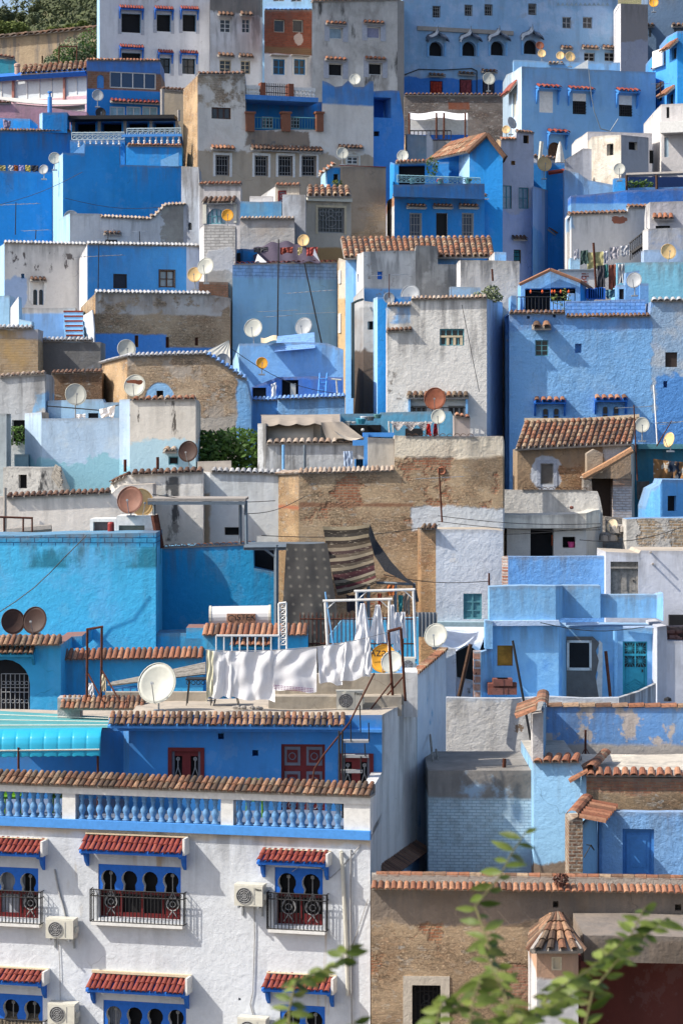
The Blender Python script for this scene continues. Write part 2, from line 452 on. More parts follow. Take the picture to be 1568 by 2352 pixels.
T_old=tinted('old lichen tiles',[(.13,.07,.045),(.26,.12,.07),(.38,.23,.14),(.19,.11,.07),(.08,.055,.04),(.30,.22,.15)],sc=16,da=.7)
T_oran=tinted('orange tiles',[(.28,.115,.06),(.36,.17,.10),(.22,.10,.06),(.44,.32,.21),(.13,.07,.045),(.33,.21,.14)],da=.6)
T_red=tinted('red glazed tiles',[(.20,.045,.035),(.27,.06,.045),(.32,.09,.06)],.5,da=.3)
T_dark=tinted('dark weathered tiles',[(.10,.06,.045),(.17,.09,.06),(.22,.13,.09),(.08,.055,.045)])
T_white=tinted('whitewashed tiles',[(.42,.44,.48),(.50,.50,.50),(.28,.28,.29)],da=.6,dirt=(.12,.11,.1))
T_blue=tinted('blue painted tiles',[(.10,.25,.62),(.20,.38,.72),(.30,.45,.70)],da=.4)
T_pale=tinted('grey pale tiles',[(.34,.28,.24),(.50,.42,.34),(.40,.28,.20),(.24,.18,.14)])
def R(a,b): return random.uniform(a,b)
def tilerow(mb,u0,z0,u1,z1,sp=.2,over=.14,ln=.42,slope=.38,r=None,rows=1,yoff=0):
 n=max(1,int(round((u1-u0)/sp))); sp2=(u1-u0)/n; r=r or sp2*.47
 for i in range(n):
  t=(i+.5)/n; u=u0+(u1-u0)*t; z=z0+(z1-z0)*t
  for k in range(rows):
   L=ln/rows
   ys=-over+ln-k*L+yoff; mb.ct=random.random()
   dv=Vector((R(-.012,.012),-L*1.12,-L*slope*1.12))
   nr=Vector((0,-slope,1)).normalized()
   zz=z+(ys+over-yoff)*slope+.025-k*.005+R(-.008,.008)
   mb.tile((u+R(-.008,.008),ys,zz),dv,Vector((1,0,0)),nr,r*.74,r,5,.85)
def coping(B,a,b,mat=None,sp=.2,over=.14,ln=.42,slope=.38,base=None,dz=0,name='tile_coping',rows=1,back=.3):
 """tile coping along corners a..b of a house"""
 if B.pt[a].y>75: sp *= .78; over *= .7; ln *= .7
 for i in range(a,b):
  fr=B.fr[i]; z0,z1=B.pt[i].z+dz,B.pt[i+1].z+dz
  mb=MB(); tilerow(mb,0,z0,fr.L,z1,sp,over,ln,slope,rows=rows)
  nt=len(mb.f); mb.cm=1
  t=.03
  mb.prism([(0,z0-.005),(fr.L,z1-.005),(fr.L,z1+t),(0,z0+t)],-over*.7,ln-over)
  yb_=ln-over; zz=ln*slope
  mb.add([(0,-over*.6,z0+t),(fr.L,-over*.6,z1+t),(fr.L,yb_,z1+zz),(0,yb_,z0+zz),(0,yb_,z0),(fr.L,yb_,z1)],[(0,1,2,3),(3,2,5,4)])
  part(name,mb,[mat or T_old,base or M_mort],B.root,fr)
def line_coping(rt,fr,u0,z0,u1,z1,mat,sp=.2,over=.14,ln=.42,slope=.38,base=None,name='tile_coping',rows=1):
 if fr.P.y>72: sp=min(.22,sp*.66+.03) if sp>.2 else sp*.85; over *= .75; ln *= .75
 mb=MB(); tilerow(mb,u0,z0,u1,z1,sp,over,ln,slope,rows=rows); mb.cm=1
 mb.prism([(u0,z0-.03),(u1,z1-.03),(u1,z1+.02),(u0,z0+.02)],-over*.7,ln-over)
 zz=ln*slope; yb_=ln-over
 mb.add([(u0,-over*.6,z0+.02),(u1,-over*.6,z1+.02),(u1,yb_,z1+zz),(u0,yb_,z0+zz),(u0,yb_,z0),(u1,yb_,z1)],[(0,1,2,3),(3,2,5,4)])
 return part(name,mb,[mat,base or M_mort],rt,fr)
def cope_px(B,x0,y0,x1,y1,mat,**k):
 fr=B.face((x0+x1)/2); u0,z0=fr.hit(x0,y0); u1,z1=fr.hit(x1,y1)
 return line_coping(B.root,fr,u0,z0,u1,z1,mat,**k)
def hood(B,x0,x1,y0,y1,proj=.35,mat=None,sp=.16,fascia=None,rows=1,brackets=None,cheek=None,drop=.0,face=None):
 """little tiled canopy over an opening; y0 upper edge on the wall, y1 lower edge"""
 fr=face or B.face((x0+x1)/2)
 u0,zt_=fr.hit(x0,y0); u1,_=fr.hit(x1,y0); _,zb_=fr.hit(x0,y1,-proj)
 if zb_>zt_-.04: zb_=zt_-.04
 sl=(zt_-zb_)/proj; mb=MB()
 tilerow(mb,u0,zb_+.03,u1,zb_+.03,sp,proj,proj,sl,rows=rows)
 mb.cm=1
 mb.add([(u0,-proj+.02,zb_),(u1,-proj+.02,zb_),(u1,.0,zt_),(u0,.0,zt_),(u0,-proj+.02,zb_-.05),(u1,-proj+.02,zb_-.05),(u1,0,zt_-.1),(u0,0,zt_-.1)],
           [(0,1,2,3),(7,6,5,4),(4,5,1,0),(5,6,2,1),(7,4,0,3)])
 o=part('window_hood',mb,[mat or T_terra,fascia or M_mort],B.root,fr)
 if brackets:
  for u in (u0+.05,u1-.05):
   b=MB(); s=proj
   b.prism([(0,0),(0,0)],0,0) if 0 else None
   hgt=brackets if isinstance(brackets,float) else .35
   prof=[(-.0,zb_-.02),(-s*.9,zb_-.02),(-s*.8,zb_-.1),(-s*.45,zb_-.14),(-s*.3,zb_-hgt*.7),(-.0,zb_-hgt)]
   vs=[(u-.035,y,z) for y,z in prof]+[(u+.035,y,z) for y,z in prof]; n=len(prof)
   b.add(vs,[tuple(range(n)),tuple(range(2*n-1,n-1,-1))]+[((k+1) % n,k,n+k,n+(k+1) % n) for k in range(n)])
   part('bracket',b,cheek or fascia or M_white,o,fr)
 return o
def ring(mb,c,r,w=.012,n=12,axis='y'):
 pts=[(c[0]+r*math.cos(2*math.pi*k/n),c[1],c[2]+r*math.sin(2*math.pi*k/n)) for k in range(n+1)]
 mb.path(pts,w,4)
def bars(mb,u0,z0,u1,z1,nv,nh,y=0.,r=.01,orn=False):
 for i in range(nv):
  u=u0+(u1-u0)*(i+.5)/nv; mb.tube((u,y,z0),(u,y,z1),r,4)
 for j in range(nh):
  z=z0+(z1-z0)*(j+.5)/nh; mb.tube((u0,y,z),(u1,y,z),r,4)
 if orn:
  c=((u0+u1)/2,y,z0+(z1-z0)*.45); s=min(u1-u0,z1-z0)*.22
  ring(mb,c,s,r); ring(mb,(c[0],y,c[2]+s*1.7),s*.6,r); ring(mb,(c[0]-s*1.6,y,z1-s),s*.5,r); ring(mb,(c[0]+s*1.6,y,z1-s),s*.5,r)
def win(B,x0,y0,x1,y1,kind='sash',fr_=None,pane=None,dep=.16,nv=2,nh=1,nb=5,surround=None,sill=None,hd=None,cut=True,face=None,name='window',arch=False,sw=.1):
 """recessed window: glass pane mesh with frame, bars, surround and sill under it"""
 fr=face or B.face((x0+x1)/2)
 u0,z1=fr.hit(x0,y0); u1,z0=fr.hit(x1,y1)
 poly=None
 if arch:
  w=(u1-u0)/2; um=(u0+u1)/2
  poly=[(u0,z0),(u1,z0)]+[(um+w*math.cos(math.pi*k/10),z1-w+w*math.sin(math.pi*k/10)) for k in range(11)]
 if cut: B.hole(fr,u0,z0,u1,z1,dep,poly)
 else: dep=.03
 yy=dep-.03 if cut else -.03
 m=MB()
 if poly: m.prism(poly,yy+.005,yy+.02)
 else: m.box(u0+.003,yy+.005,z0+.003,u1-.003,yy+.022,z1-.003)
 pm=pane or {'sash': M_glass,'dark': M_dark,'bars': M_dark,'grille': M_dark,'shut': M_tealw,'board': M_woodg,'slide': M_cyanglass}.get(kind,M_glass)
 o=part(name,m,pm,B.root,fr)
 fm=fr_ or {'sash': M_white,'dark': M_wood,'bars': M_iron,'grille': M_iron,'shut': M_tealw,'board': M_woodg,'slide': M_white}.get(kind,M_white)
 w=.05 if (u1-u0)>.5 else .035
 if kind != 'none':
  f=MB(); ya,yb=yy-.035,yy+.004
  f.box(u0,ya,z0,u0+w,yb,z1); f.box(u1-w,ya,z0,u1,yb,z1)
  f.box(u0+w,ya,z0,u1-w,yb,z0+w)
  if not arch: f.box(u0+w,ya,z1-w,u1-w,yb,z1)
  if kind in ('sash','slide','shut'):
   for i in range(1,nv): u=u0+(u1-u0)*i/nv; f.box(u-w*.5,ya+.004,z0+w,u+w*.5,yb,z1-w)
   for j in range(1,nh+1 if kind != 'slide' else nh): z=z0+(z1-z0)*j/(nh+1);f.box(u0+w,ya+.007,z-w*.35,u1-w,yb,z+w*.35)
  part('frame',f,fm,o,fr)
 if kind in ('bars','grille'):
  g=MB();bars(g,u0+.02,z0+.02,u1-.02,z1-.02,nb,3,yy-.07,.012,kind=='grille')
  part('bars',g,M_iron if fr_ is None else fr_,o,fr)
 if surround:
  s=MB(); e=sw; p=-.025
  s.box(u0-e,p,z0-e*.5,u0,.01,z1+e); s.box(u1,p,z0-e*.5,u1+e,.01,z1+e); s.box(u0,p,z1,u1,.01,z1+e)
  part('surround',s,surround,o,fr)
 if sill:
  s=MB();s.box(u0-.07,-.1,z0-.07,u1+.07,.01,z0-.002);part('sill',s,sill if not isinstance(sill,bool) else M_white,o,fr)
 if hd:
  k=dict(mat=T_terra); k.update(hd if isinstance(hd,dict) else {})
  ex=k.pop('ex',6/CUR[2] if CUR[2]==1 else 12);up=k.pop('up',8 if CUR[2]==1 else 22)
  hh=k.pop('h',up*.7)
  hood(B,x0-ex,x1+ex,y0-up,y0-up+hh,face=fr,**k)
 return o
def horseshoe(c,zs,r,zbot,n=10):
 """path of one horseshoe arch from bottom right to bottom left; zs = centre height"""
 nk=r*.72
 a0=-math.asin(min(.99,.62)); pts=[(c+nk*1.15,zbot)]
 pts.append((c+nk,zs-r*.75))
 for k in range(n+1):
  a=a0+(math.pi-2*a0)*k/n
  pts.append((c+r*math.cos(a),zs+r*math.sin(a)))
 pts.append((c-nk,zs-r*.75)); pts.append((c-nk*1.15,zbot))
 return pts
def moorwin(B,x0,y0,x1,yp,y1,n,panel=None,orn=(),balc=True,ex=14,sill=True,back='red',curtain=None):
 """window behind a carved panel of horseshoe arches, with a projecting iron grille"""
 fr=B.face((x0+x1)/2)
 u0,z1=fr.hit(x0,y0); u1,z0=fr.hit(x1,y1); _,zp=fr.hit(x0,yp)
 B.hole(fr,u0,z0,u1,z1,.34)
 pane=MB(); pane.box(u0+.003,.30,z0+.003,u1-.003,.32,z1-.003)
 o=part('window',pane,M_dark,B.root,fr)
 if curtain:
  cm=MB(); cm.sm=True; ua=u0+(u1-u0)*curtain[0]; ub=u0+(u1-u0)*curtain[1]
  cm.grid(lambda u,v: (ua+(ub-ua)*u,.285+.012*math.sin(u*40),z0+.05+(z1-z0-.1)*v),40,3);part('curtain',cm,flat('grey curtain',(.30,.32,.36),.9),o,fr)
 W=u1-u0; cell=W/n; r=cell*.385; zs=z1-(z1-zp)*.30-r*.75
 poly=[(u0+.002,zp),(u0+.002,z1-.002),(u1-.002,z1-.002),(u1-.002,zp)]
 for i in range(n-1,-1,-1): poly+=horseshoe(u0+cell*(i+.5),zs,r,zp)
 p=MB();p.prism(poly[::-1],.02,.10);part('arch_panel',p,panel or M_blue,o,fr)
 for i in range(n):
  rm=MB(); c=u0+cell*(i+.5); pts=horseshoe(c,zs,r,zp)
  for (xa,za),(xb,zb2) in zip(pts,pts[1:]):
   f_=.985
   rm.add([(xa,.022,za),(xb,.022,zb2),(c+(xb-c)*f_,.16,zb2),(c+(xa-c)*f_,.16,za)],[(0,1,2,3)])
  part('arch_reveal',rm,M_white,o,fr)
 f=MB()
 for i in range(n+1):
  u=u0+W*i/n
  a,b=max(u0,u-.025),min(u1,u+.025)
  f.box(a,.20,z0,b,.26,z1)
 f.box(u0,.205,z0,u1,.255,z0+.10); f.box(u0,.205,zp-.1,u1,.255,zp-.03)
 for i in orn:
  a,b=u0+cell*i+.05,u0+cell*(i+1)-.05
  f.box(a,.225,z0+.1,b,.245,z0+.24)
 part('frame',f,M_red,o,fr)
 for i in orn:
  c=u0+cell*(i+.5); g=MB(); s=cell*.30; zc=z0+(zp-z0)*.55
  ring(g,(c,.17,zc),s,.013,14); ring(g,(c,.17,zc),s*.45,.01,8); g.tube((c,.17,zc+s),(c,.17,zs+r*.5),.012,4)
  g.tube((c-s,.17,zc-s*.2),(c,.17,zc+s*2),.01,4); g.tube((c+s,.17,zc-s*.2),(c,.17,zc+s*2),.01,4)
  ring(g,(c,.17,zs+r*.5),.03,.02,6)
  g.tube((c,.17,zc-s),(c-s*.7,.17,zc-s*2),.012,4); g.tube((c,.17,zc-s),(c+s*.7,.17,zc-s*2),.012,4)
  part('ornament',g,M_grey,o,fr)
 if balc:
  ue=.13; za,zb_=z0-.05,z0+(zp-z0)*1.08; g=MB(); y=-.2
  for z in (za,zb_,zb_-.14):
   g.path([(u0-ue,0,z),(u0-ue,y,z),(u1+ue,y,z),(u1+ue,0,z)],.013,4)
  nb=int((W+2*ue)/.085)
  for k in range(nb+1):
   u=u0-ue+(W+2*ue)*k/nb; g.tube((u,y,za),(u,y,zb_),.011,4)
   if k % 2 and k<nb: ring(g,(u,y,zb_-.07),.035,.006,6)
  for uu in (u0-ue,u1+ue):
   for k in range(1,3): g.tube((uu,y*k/3,za),(uu,y*k/3,zb_),.0085,4)
  part('balcony_grille',g,M_iron,o,fr)
 if sill:
  s=MB();s.box(u0-.1,-.22,z0-.13,u1+.1,.01,z0-.06);part('sill',s,M_white,o,fr)
 return o
def door(B,x0,y0,x1,y1,mat,dep=.14,panels=(2,3),frm=None,name='door',arch=False,handle=True):
 fr=B.face((x0+x1)/2); u0,z1=fr.hit(x0,y0); u1,z0=fr.hit(x1,y1)
 poly=None
 if arch:
  w=(u1-u0)/2; um=(u0+u1)/2
  poly=[(u0,z0),(u1,z0)]+[(um+w*math.cos(math.pi*k/10),z1-w+w*math.sin(math.pi*k/10)) for k in range(11)]
 B.hole(fr,u0,z0,u1,z1,dep,poly); y=dep-.06
 m=MB(); m.prism(poly,y,y+.04) if poly else m.box(u0+.002,y,z0+.002,u1-.002,y+.04,z1-.002)
 px,pz=panels; W=u1-u0; H=z1-z0
 for i in range(px):
  for j in range(pz):
   a=u0+W*(i+.14)/px; b=u0+W*(i+.86)/px; c=z0+H*(j+.12)/pz; d=z0+H*(j+.88)/pz
   if arch and j==pz-1: continue
   m.cm=1; m.box(a,y-.02,c,b,y+.01,d); m.cm=2; m.box(a+(b-a)*.16,y-.035,c+(d-c)*.16,b-(b-a)*.16,y-.01,d-(d-c)*.16)
   if mat is M_red: m.cm=1; ring(m,((a+b)/2,y-.04,(c+d)/2),min(b-a,d-c)*.22,.012,8)
   m.cm=0
 o=part(name,m,[mat,M_trim,M_redd] if mat is M_red else [mat]*3,B.root,fr)
 f=MB(); e=.06
 f.box(u0,y-.05,z0,u0+e,y+.002,z1); f.box(u1-e,y-.05,z0,u1,y+.002,z1);
 if not arch: f.box(u0+e,y-.05,z1-e,u1-e,y+.002,z1)
 part('frame',f,frm or mat,o,fr)
 if handle:
  h=MB();h.box(u1-.16,y-.08,z0+H*.48,u1-.12,y-.03,z0+H*.52);part('handle',h,M_iron,o,fr)
 return o
M_trim=flat('grey blue carved trim',(.14,.15,.19),.6);M_redd=flat('deep red panel',(.11,.012,.014),.5)
def vent(B,x,y,w=.12,h=.12,dep=.3):
 fr=B.face(x); u,z=fr.hit(x,y); B.hole(fr,u-w,z-h,u+w,z+h,dep)
def ledge(B,x0,y0,x1,y1,mat,proj=.08,name='ledge',face=None):
 fr=face or B.face((x0+x1)/2); u0,z1=fr.hit(x0,y0); u1,z0=fr.hit(x1,y1)
 m=MB(); m.box(u0,-proj,z0,u1,.02,z1); return part(name,m,mat,B.root,fr)
def ledge4(B,pts,mat,proj=.08,name='ledge'):
 """projecting band whose outline is given by image points"""
 xs=[p[0] for p in pts]; fr=B.face(sum(xs)/len(xs)); m=MB(); m.prism([fr.hit(*p) for p in pts],-proj,.02)
 return part(name,m,mat,B.root,fr)
def railing(rt,fr,u0,z0,u1,z1,h,mat,sp=.12,r=.01,y=0.,style='bars',name='railing'):
 m=MB(); n=max(1,int((u1-u0)/sp))
 for zz in (0,h): m.tube((u0,y,z0+zz),(u1,y,z1+zz),r*1.6,4)
 if style != 'bars': m.tube((u0,y,z0+h*.75),(u1,y,z1+h*.75),r,4)
 for k in range(n+1):
  t=k/n; u=u0+(u1-u0)*t; z=z0+(z1-z0)*t
  m.tube((u,y,z),(u,y,z+h),r,4)
  if style=='curl' and k<n:
   du=(u1-u0)/n
   m.tube((u,y,z+h*.1),(u+du,y,z+h*.7),r*.8,4); m.tube((u+du,y,z+h*.1),(u,y,z+h*.7),r*.8,4)
   ring(m,(u+du/2,y,z+h*.87),du*.3,r*.7,6)
 return part(name,m,mat,rt,fr)
BAL=[(0,.075),(.04,.075),(.05,.05),(.10,.055),(.14,.04),(.22,.045),(.36,.07),(.46,.065),(.60,.035),(.72,.032),(.78,.05),(.84,.035),(.93,.06),(1.,.065)]
def balusters(rt,fr,us,z0,z1,mat,y=0.,s=1.,name='baluster'):
 me=None
 for u in us:
  if me is None:
   b=MB(); b.sm=True; b.lathe((0,0,0),[(a*(z1-z0),q*s) for a,q in BAL],8); me=b.mesh(name,mat)
  o=bpy.data.objects.new(name,me); link(o,rt,fr.W @ Matrix.Translation((u,y,z0)))
def tileroof(rt,fr,e0,e1,t0,t1,mat,sp=.2,rowl=.36,name='tile_roof',base=None,thick=.06):
 """pitched roof plane: e0,e1 eave ends, t0,t1 ridge ends, all local (u,y,z)"""
 e0,e1,t0,t1=map(Vector,(e0,e1,t0,t1)); mb=MB()
 n=max(1,int((e1-e0).length/sp)); L=((e0+e1)/2-(t0+t1)/2).length; rows=max(1,int(L/rowl))
 lat=(e1-e0).normalized(); nr=lat.cross((t0-e0)).normalized()
 if nr.z<0: nr=-nr
 for i in range(n):
  t=(i+.5)/n; E=e0.lerp(e1,t); T=t0.lerp(t1,t)
  for j in range(rows):
   a=T.lerp(E,j/rows); b=T.lerp(E,(j+1.12)/rows); mb.ct=min(1,max(0,random.random()))
   wob=lat*R(-.012,.012)
   mb.tile(a+nr*(.028+R(0,.012))+wob,(b-a)+nr*.02,lat,nr,sp*.36,sp*.42,4,1.)
 mb.cm=1
 dn=nr*-thick; vs=[e0,e1,t1,t0,e0+dn,e1+dn,t1+dn,t0+dn]
 mb.add(vs,[(0,1,2,3),(7,6,5,4),(4,5,1,0),(5,6,2,1),(6,7,3,2),(7,4,0,3)])
 return part(name,mb,[mat,base or M_mort],rt,fr)
def dish(x,y,r,Y,label,mat=None,az=15,el=22,pole=None,back=False,arm=True,group='satellite dishes on the roofs',patch=None):
 c=PW(x,y,Y); rr=r*CUR[2]/FL*Y
 a,e=math.radians(az),math.radians(el)
 N=Vector((math.sin(a)*math.cos(e),-math.cos(a)*math.cos(e),math.sin(e)))
 if back: N=Vector((N.x,-N.y,N.z))
 U=Vector((0,0,1)).cross(N).normalized(); V=N.cross(U)
 pl=(pole*CUR[2]/FL*Y) if pole else rr*1.35
 bk=c-N*rr*.30
 base=Vector((bk.x,bk.y,c.z-pl))
 rt=root('satellite_dish',label,'satellite dish',base,group)
 m=MB(); m.sm=True; nr,na=5,28; dep=rr*.2
 vs=[]
 for side in (0,1):
  vs.append(c-N*dep-N*(.018 if side else 0))
  for i in range(1,nr+1):
   q=i/nr
   for k in range(na):
    t=2*math.pi*k/na
    vs.append(c+(U*math.cos(t)*rr*.94+V*math.sin(t)*rr*1.02)*q-N*(dep*(1-q*q))-N*(.018 if side else 0))
 o=1+nr*na; fs=[]
 for sd in (0,1):
  b=sd*o
  for k in range(na): fs.append((b,b+1+(k+1) % na,b+1+k) if sd else (b,b+1+k,b+1+(k+1) % na))
  for i in range(nr-1):
   for k in range(na):
    p,q=b+1+i*na,b+1+(i+1)*na; k2=(k+1) % na
    fs.append((p+k,p+k2,q+k2,q+k) if sd else (p+k,q+k,q+k2,p+k2))
 b=1+(nr-1)*na
 for k in range(na): k2=(k+1) % na; fs.append((b+k,o+b+k,o+b+k2,b+k2))
 m.add(vs,fs);wpart('reflector',m,mat or M_dishw,rt)
 rm=MB(); pts=[c+U*math.cos(2*math.pi*k/na)*rr*.94+V*math.sin(2*math.pi*k/na)*rr*1.02 for k in range(na+1)]
 rm.path(pts,max(.012,rr*.02),4);wpart('rim',rm,mat or M_dishw,rt)
 p=MB(); p.tube(base,bk+Vector((0,0,rr*.1)),max(.022,rr*.035),6); p.tube(bk,c-N*dep*1.05,max(.03,rr*.09),6)
 p.box(base.x-.12,base.y-.12,base.z-.04,base.x+.12,base.y+.12,base.z+.015);wpart('mast',p,M_galv,rt)
 if arm:
  bt=c-V*rr*1.0; F=c+N*rr*.75-V*rr*.25
  q=MB();q.tube(bt,F,max(.013,rr*.022),5);q.tube(c-V*rr*.98-N*rr*.2,bt,max(.012,rr*.02),4);wpart('arm',q,M_dishg if mat is None else M_galv,rt)
  h=MB();h.tube(F,F-N*rr*.16+V*.02,rr*.06+.012,8,rr*.04+.01);wpart('feed_horn',h,M_dishg,rt)
 return rt
def antenna(x0,y0,x1,y1,Y,label,els=(),rmast=.018,mat=None,guy=False):
 """mast from base (x0,y0) to tip (x1,y1); els = [(fraction, boom length m, elements, angle)]"""
 a,b=PW(x0,y0,Y),PW(x1,y1,Y)
 rt=root('antenna_mast',label,'antenna',a,'aerial masts on the roofs')
 m=MB();m.tube(a,b,rmast,6,rmast*.8);wpart('mast',m,mat or M_rust,rt)
 for fr_,L,n,an in els:
  c=a.lerp(b,fr_); e=MB(); d=Vector((math.cos(math.radians(an)),math.sin(math.radians(an))*.8,.05)).normalized()
  e.tube(c-d*L/2,c+d*L/2,.011,4); pr=Vector((-d.y,d.x,0))*.22+Vector((.08,0,0))
  for k in range(n):
   q=c+d*L*(k/(n-1)-.5) if n>1 else c
   e.tube(q-pr,q+pr,.007,4)
  wpart('yagi',e,M_galv,rt)
 return rt
def pole(name,label,cat,pts,r,mat,group=None,n=6):
 m=MB(); m.path(pts,r,n); return solo(name,m,mat,label,cat,group)
def cloth(x0,y0,x1,y1,yl,yr,Y,label,mat,name='hanging_sheet',cat='laundry',folds=4,amp=.05,group='laundry on the lines',seed=0,dY=0,taper=0.,tr=None):
 """cloth pegged along (x0,y0)-(x1,y1), bottom rows yl (left) and yr (right)"""
 rnd=random.Random(seed+int(x0)); ph=[rnd.uniform(0,6) for _ in range(4)]
 P0,P1=PW(x0,y0,Y),PW(x1,y1,Y+dY); B0,B1=PW(x0+taper,yl,Y),PW(x1-taper if tr is None else x1+tr,yr,Y+dY)
 m=MB(); m.sm=True
 def fn(u,v):
  p=P0.lerp(P1,u); q=B0.lerp(B1,u); r=p.lerp(q,v)
  sag=math.sin(u*math.pi)*(P0-P1).length*.02
  k=.3+.7*v
  w_=u+.06*math.sin(v*3+ph[1])+.05*math.sin(u*5+ph[2]); fo=math.sin(w_*folds*2*math.pi+ph[0]); dy=amp*k*(fo*abs(fo)**.6*(.6+.4*math.sin(u*4+ph[3]))+.35*math.sin(w_*folds*9.7+ph[1]-v*3)*(1-.4*v))+.012*math.sin(v*14+u*9+ph[2])+.25*amp*math.sin((u+v*.6)*11+ph[0])
  dx=.35*amp*v*math.sin(u*folds*5+ph[3])
  dz=-.03*v*math.sin(u*9+ph[1])
  return r+Vector((dx,dy,dz-sag*(1-v)))
 m.grid(fn,44,16)
 me=m
 n=len(me.v); nrm=Vector((0,.006,0)); vs=[Vector(v)+nrm for v in me.v]; fs=[tuple(reversed(f)) for f in me.f]
 me.add(vs,fs)
 return solo(name,me,mat,label,cat,group)
def acunit(B,x0,y0,x1,y1,label,off=.05,dp=.32,mark=True,fr=None,brackets=True,lean=0):
 fr=fr or B.face((x0+x1)/2); u0,z1=fr.hit(x0,y0,-off-dp); u1,z0=fr.hit(x1,y1,-off-dp); W=u1-u0; H=z1-z0
 rt=root('air_conditioner',label,'air conditioner',fr.w((u0+u1)/2,-off-dp/2,z0),'outdoor air conditioner units')
 y0_,y1_=-off-dp,-off
 m=MB();m.box(u0,y0_,z0,u1,y1_,z1);m.box(u0-.012,y0_+.02,z1,u1+.012,y1_,z1+.025);part('casing',m,M_cream2,rt,fr)
 c=u0+W*.36; zc=(z0+z1)/2; r=H*.40
 g=MB(); n=20; g.add([(c+r*math.cos(2*math.pi*k/n),y0_-.004,zc+r*math.sin(2*math.pi*k/n)) for k in range(n)]+[(c,y0_-.004,zc)],[(n,(k+1) % n,k) for k in range(n)])
 part('fan_opening',g,M_fan,rt,fr)
 g=MB()
 for q in (1,.75,.5,.25): ring(g,(c,y0_-.015,zc),r*q,.007,20)
 for k in range(4): a=math.pi*k/4; g.tube((c-r*math.cos(a),y0_-.012,zc-r*math.sin(a)),(c+r*math.cos(a),y0_-.012,zc+r*math.sin(a)),.005,4)
 part('fan_guard',g,M_grey,rt,fr)
 s=MB();s.box(u0+W*.70,y0_-.008,z0+.04,u0+W*.715,y0_,z1-.04);part('panel_seam',s,M_grey,rt,fr)
 v=MB();v.box(u1+.003,y0_+.08,z0+H*.3,u1+.05,y1_-.06,z0+H*.6);part('valve_cover',v,M_cream2,rt,fr)
 if brackets:
  for u in (u0+W*.15,u1-W*.15): b=MB();b.box(u-.02,y0_-.03,z0-.05,u+.02,0,z0-.01);b.box(u-.02,-.04,z0-.28,u+.02,0,z0-.05);part('bracket',b,M_galv,rt,fr)
 return rt,fr,(u0,u1,z0,z1,y0_)
M_cream2=flat('ivory enamel',(.60,.58,.50),.45,0,.4,.12)
M_fan=flat('dark grey fan',(.10,.10,.10),.6)
def textpart(txt,size,mat,parent,P,rotz=0,name='lettering',ext=.004,tilt=90,shear=0.,align='CENTER',spin=0):
 cu=bpy.data.curves.new('txt','FONT');cu.body=txt;cu.size=size;cu.extrude=ext;cu.align_x=align;cu.align_y='CENTER';cu.shear=shear
 t=bpy.data.objects.new('t',cu);COL.objects.link(t);bpy.context.view_layer.update()
 me=bpy.data.meshes.new_from_object(t.evaluated_get(bpy.context.evaluated_depsgraph_get())); bpy.data.objects.remove(t)
 me.materials.clear(); me.materials.append(mat)
 o=bpy.data.objects.new(name,me)
 return link(o,parent,Matrix.Translation(Vector(P)) @ Matrix.Rotation(rotz,4,'Z') @ Matrix.Rotation(math.radians(tilt),4,'X') @ Matrix.Rotation(math.radians(spin),4,'Z'))
def leaves(mb,c,rad,n,sz,seed=0,flat_=1.,shell=.55):
 rnd=random.Random(seed); c=Vector(c)
 for _ in range(n):
  while True:
   d=Vector((rnd.uniform(-1,1),rnd.uniform(-1,1),rnd.uniform(-1,1)))
   if .05<d.length <= 1: break
  d=d.normalized()*(d.length**shell)
  p=c+Vector((d.x*rad[0],d.y*rad[1],d.z*rad[2]))
  a=Vector((rnd.uniform(-1,1),rnd.uniform(-1,1),rnd.uniform(-1,.7))).normalized(); b=a.orthogonal().normalized()
  s=sz*rnd.uniform(.6,1.3); mb.ct=rnd.random()
  mb.add([p-a*s,p+b*s*.45,p+a*s,p-b*s*.45],[(0,1,2,3)])
M_bark=flat('bark',(.12,.085,.06),.95,bump=.02)
T_leaf=tinted('green leaves',[(.03,.075,.012),(.06,.13,.02),(.10,.19,.035),(.05,.10,.02)],.5,da=.2,trans=.25)
T_pine=tinted('pine needles',[(.045,.06,.025),(.07,.09,.04),(.10,.12,.05),(.05,.06,.035)],.8,da=.2)
T_bright=tinted('sunlit pine needles',[(.08,.11,.025),(.12,.155,.035),(.16,.19,.05)],.8,da=.2)
T_olive=tinted('olive leaves',[(.10,.13,.06),(.14,.17,.09),(.18,.20,.12)],.7,da=.2)
def tree(label,base,clumps,mat,n=420,sz=.2,name='tree',trunk=True,tr=.14,cat='tree',group=None,seed=1):
 rt=root(name,label,cat,base,group)
 if trunk:
  t=MB(); top=Vector(clumps[0][0]); b=Vector(base)
  t.tube(b,b.lerp(top,.5)+Vector((.1,0,0)),tr,7,tr*.7); t.tube(b.lerp(top,.5)+Vector((.1,0,0)),top,tr*.7,6,tr*.3)
  for c,r in clumps[1:]: t.tube(b.lerp(top,.45),Vector(c),tr*.4,5,tr*.15)
  wpart('trunk',t,M_bark,rt)
 m=MB()
 for i,(c,r) in enumerate(clumps): leaves(m,c,r,n,sz,seed*31+i)
 wpart('crown',m,mat,rt)
 return rt
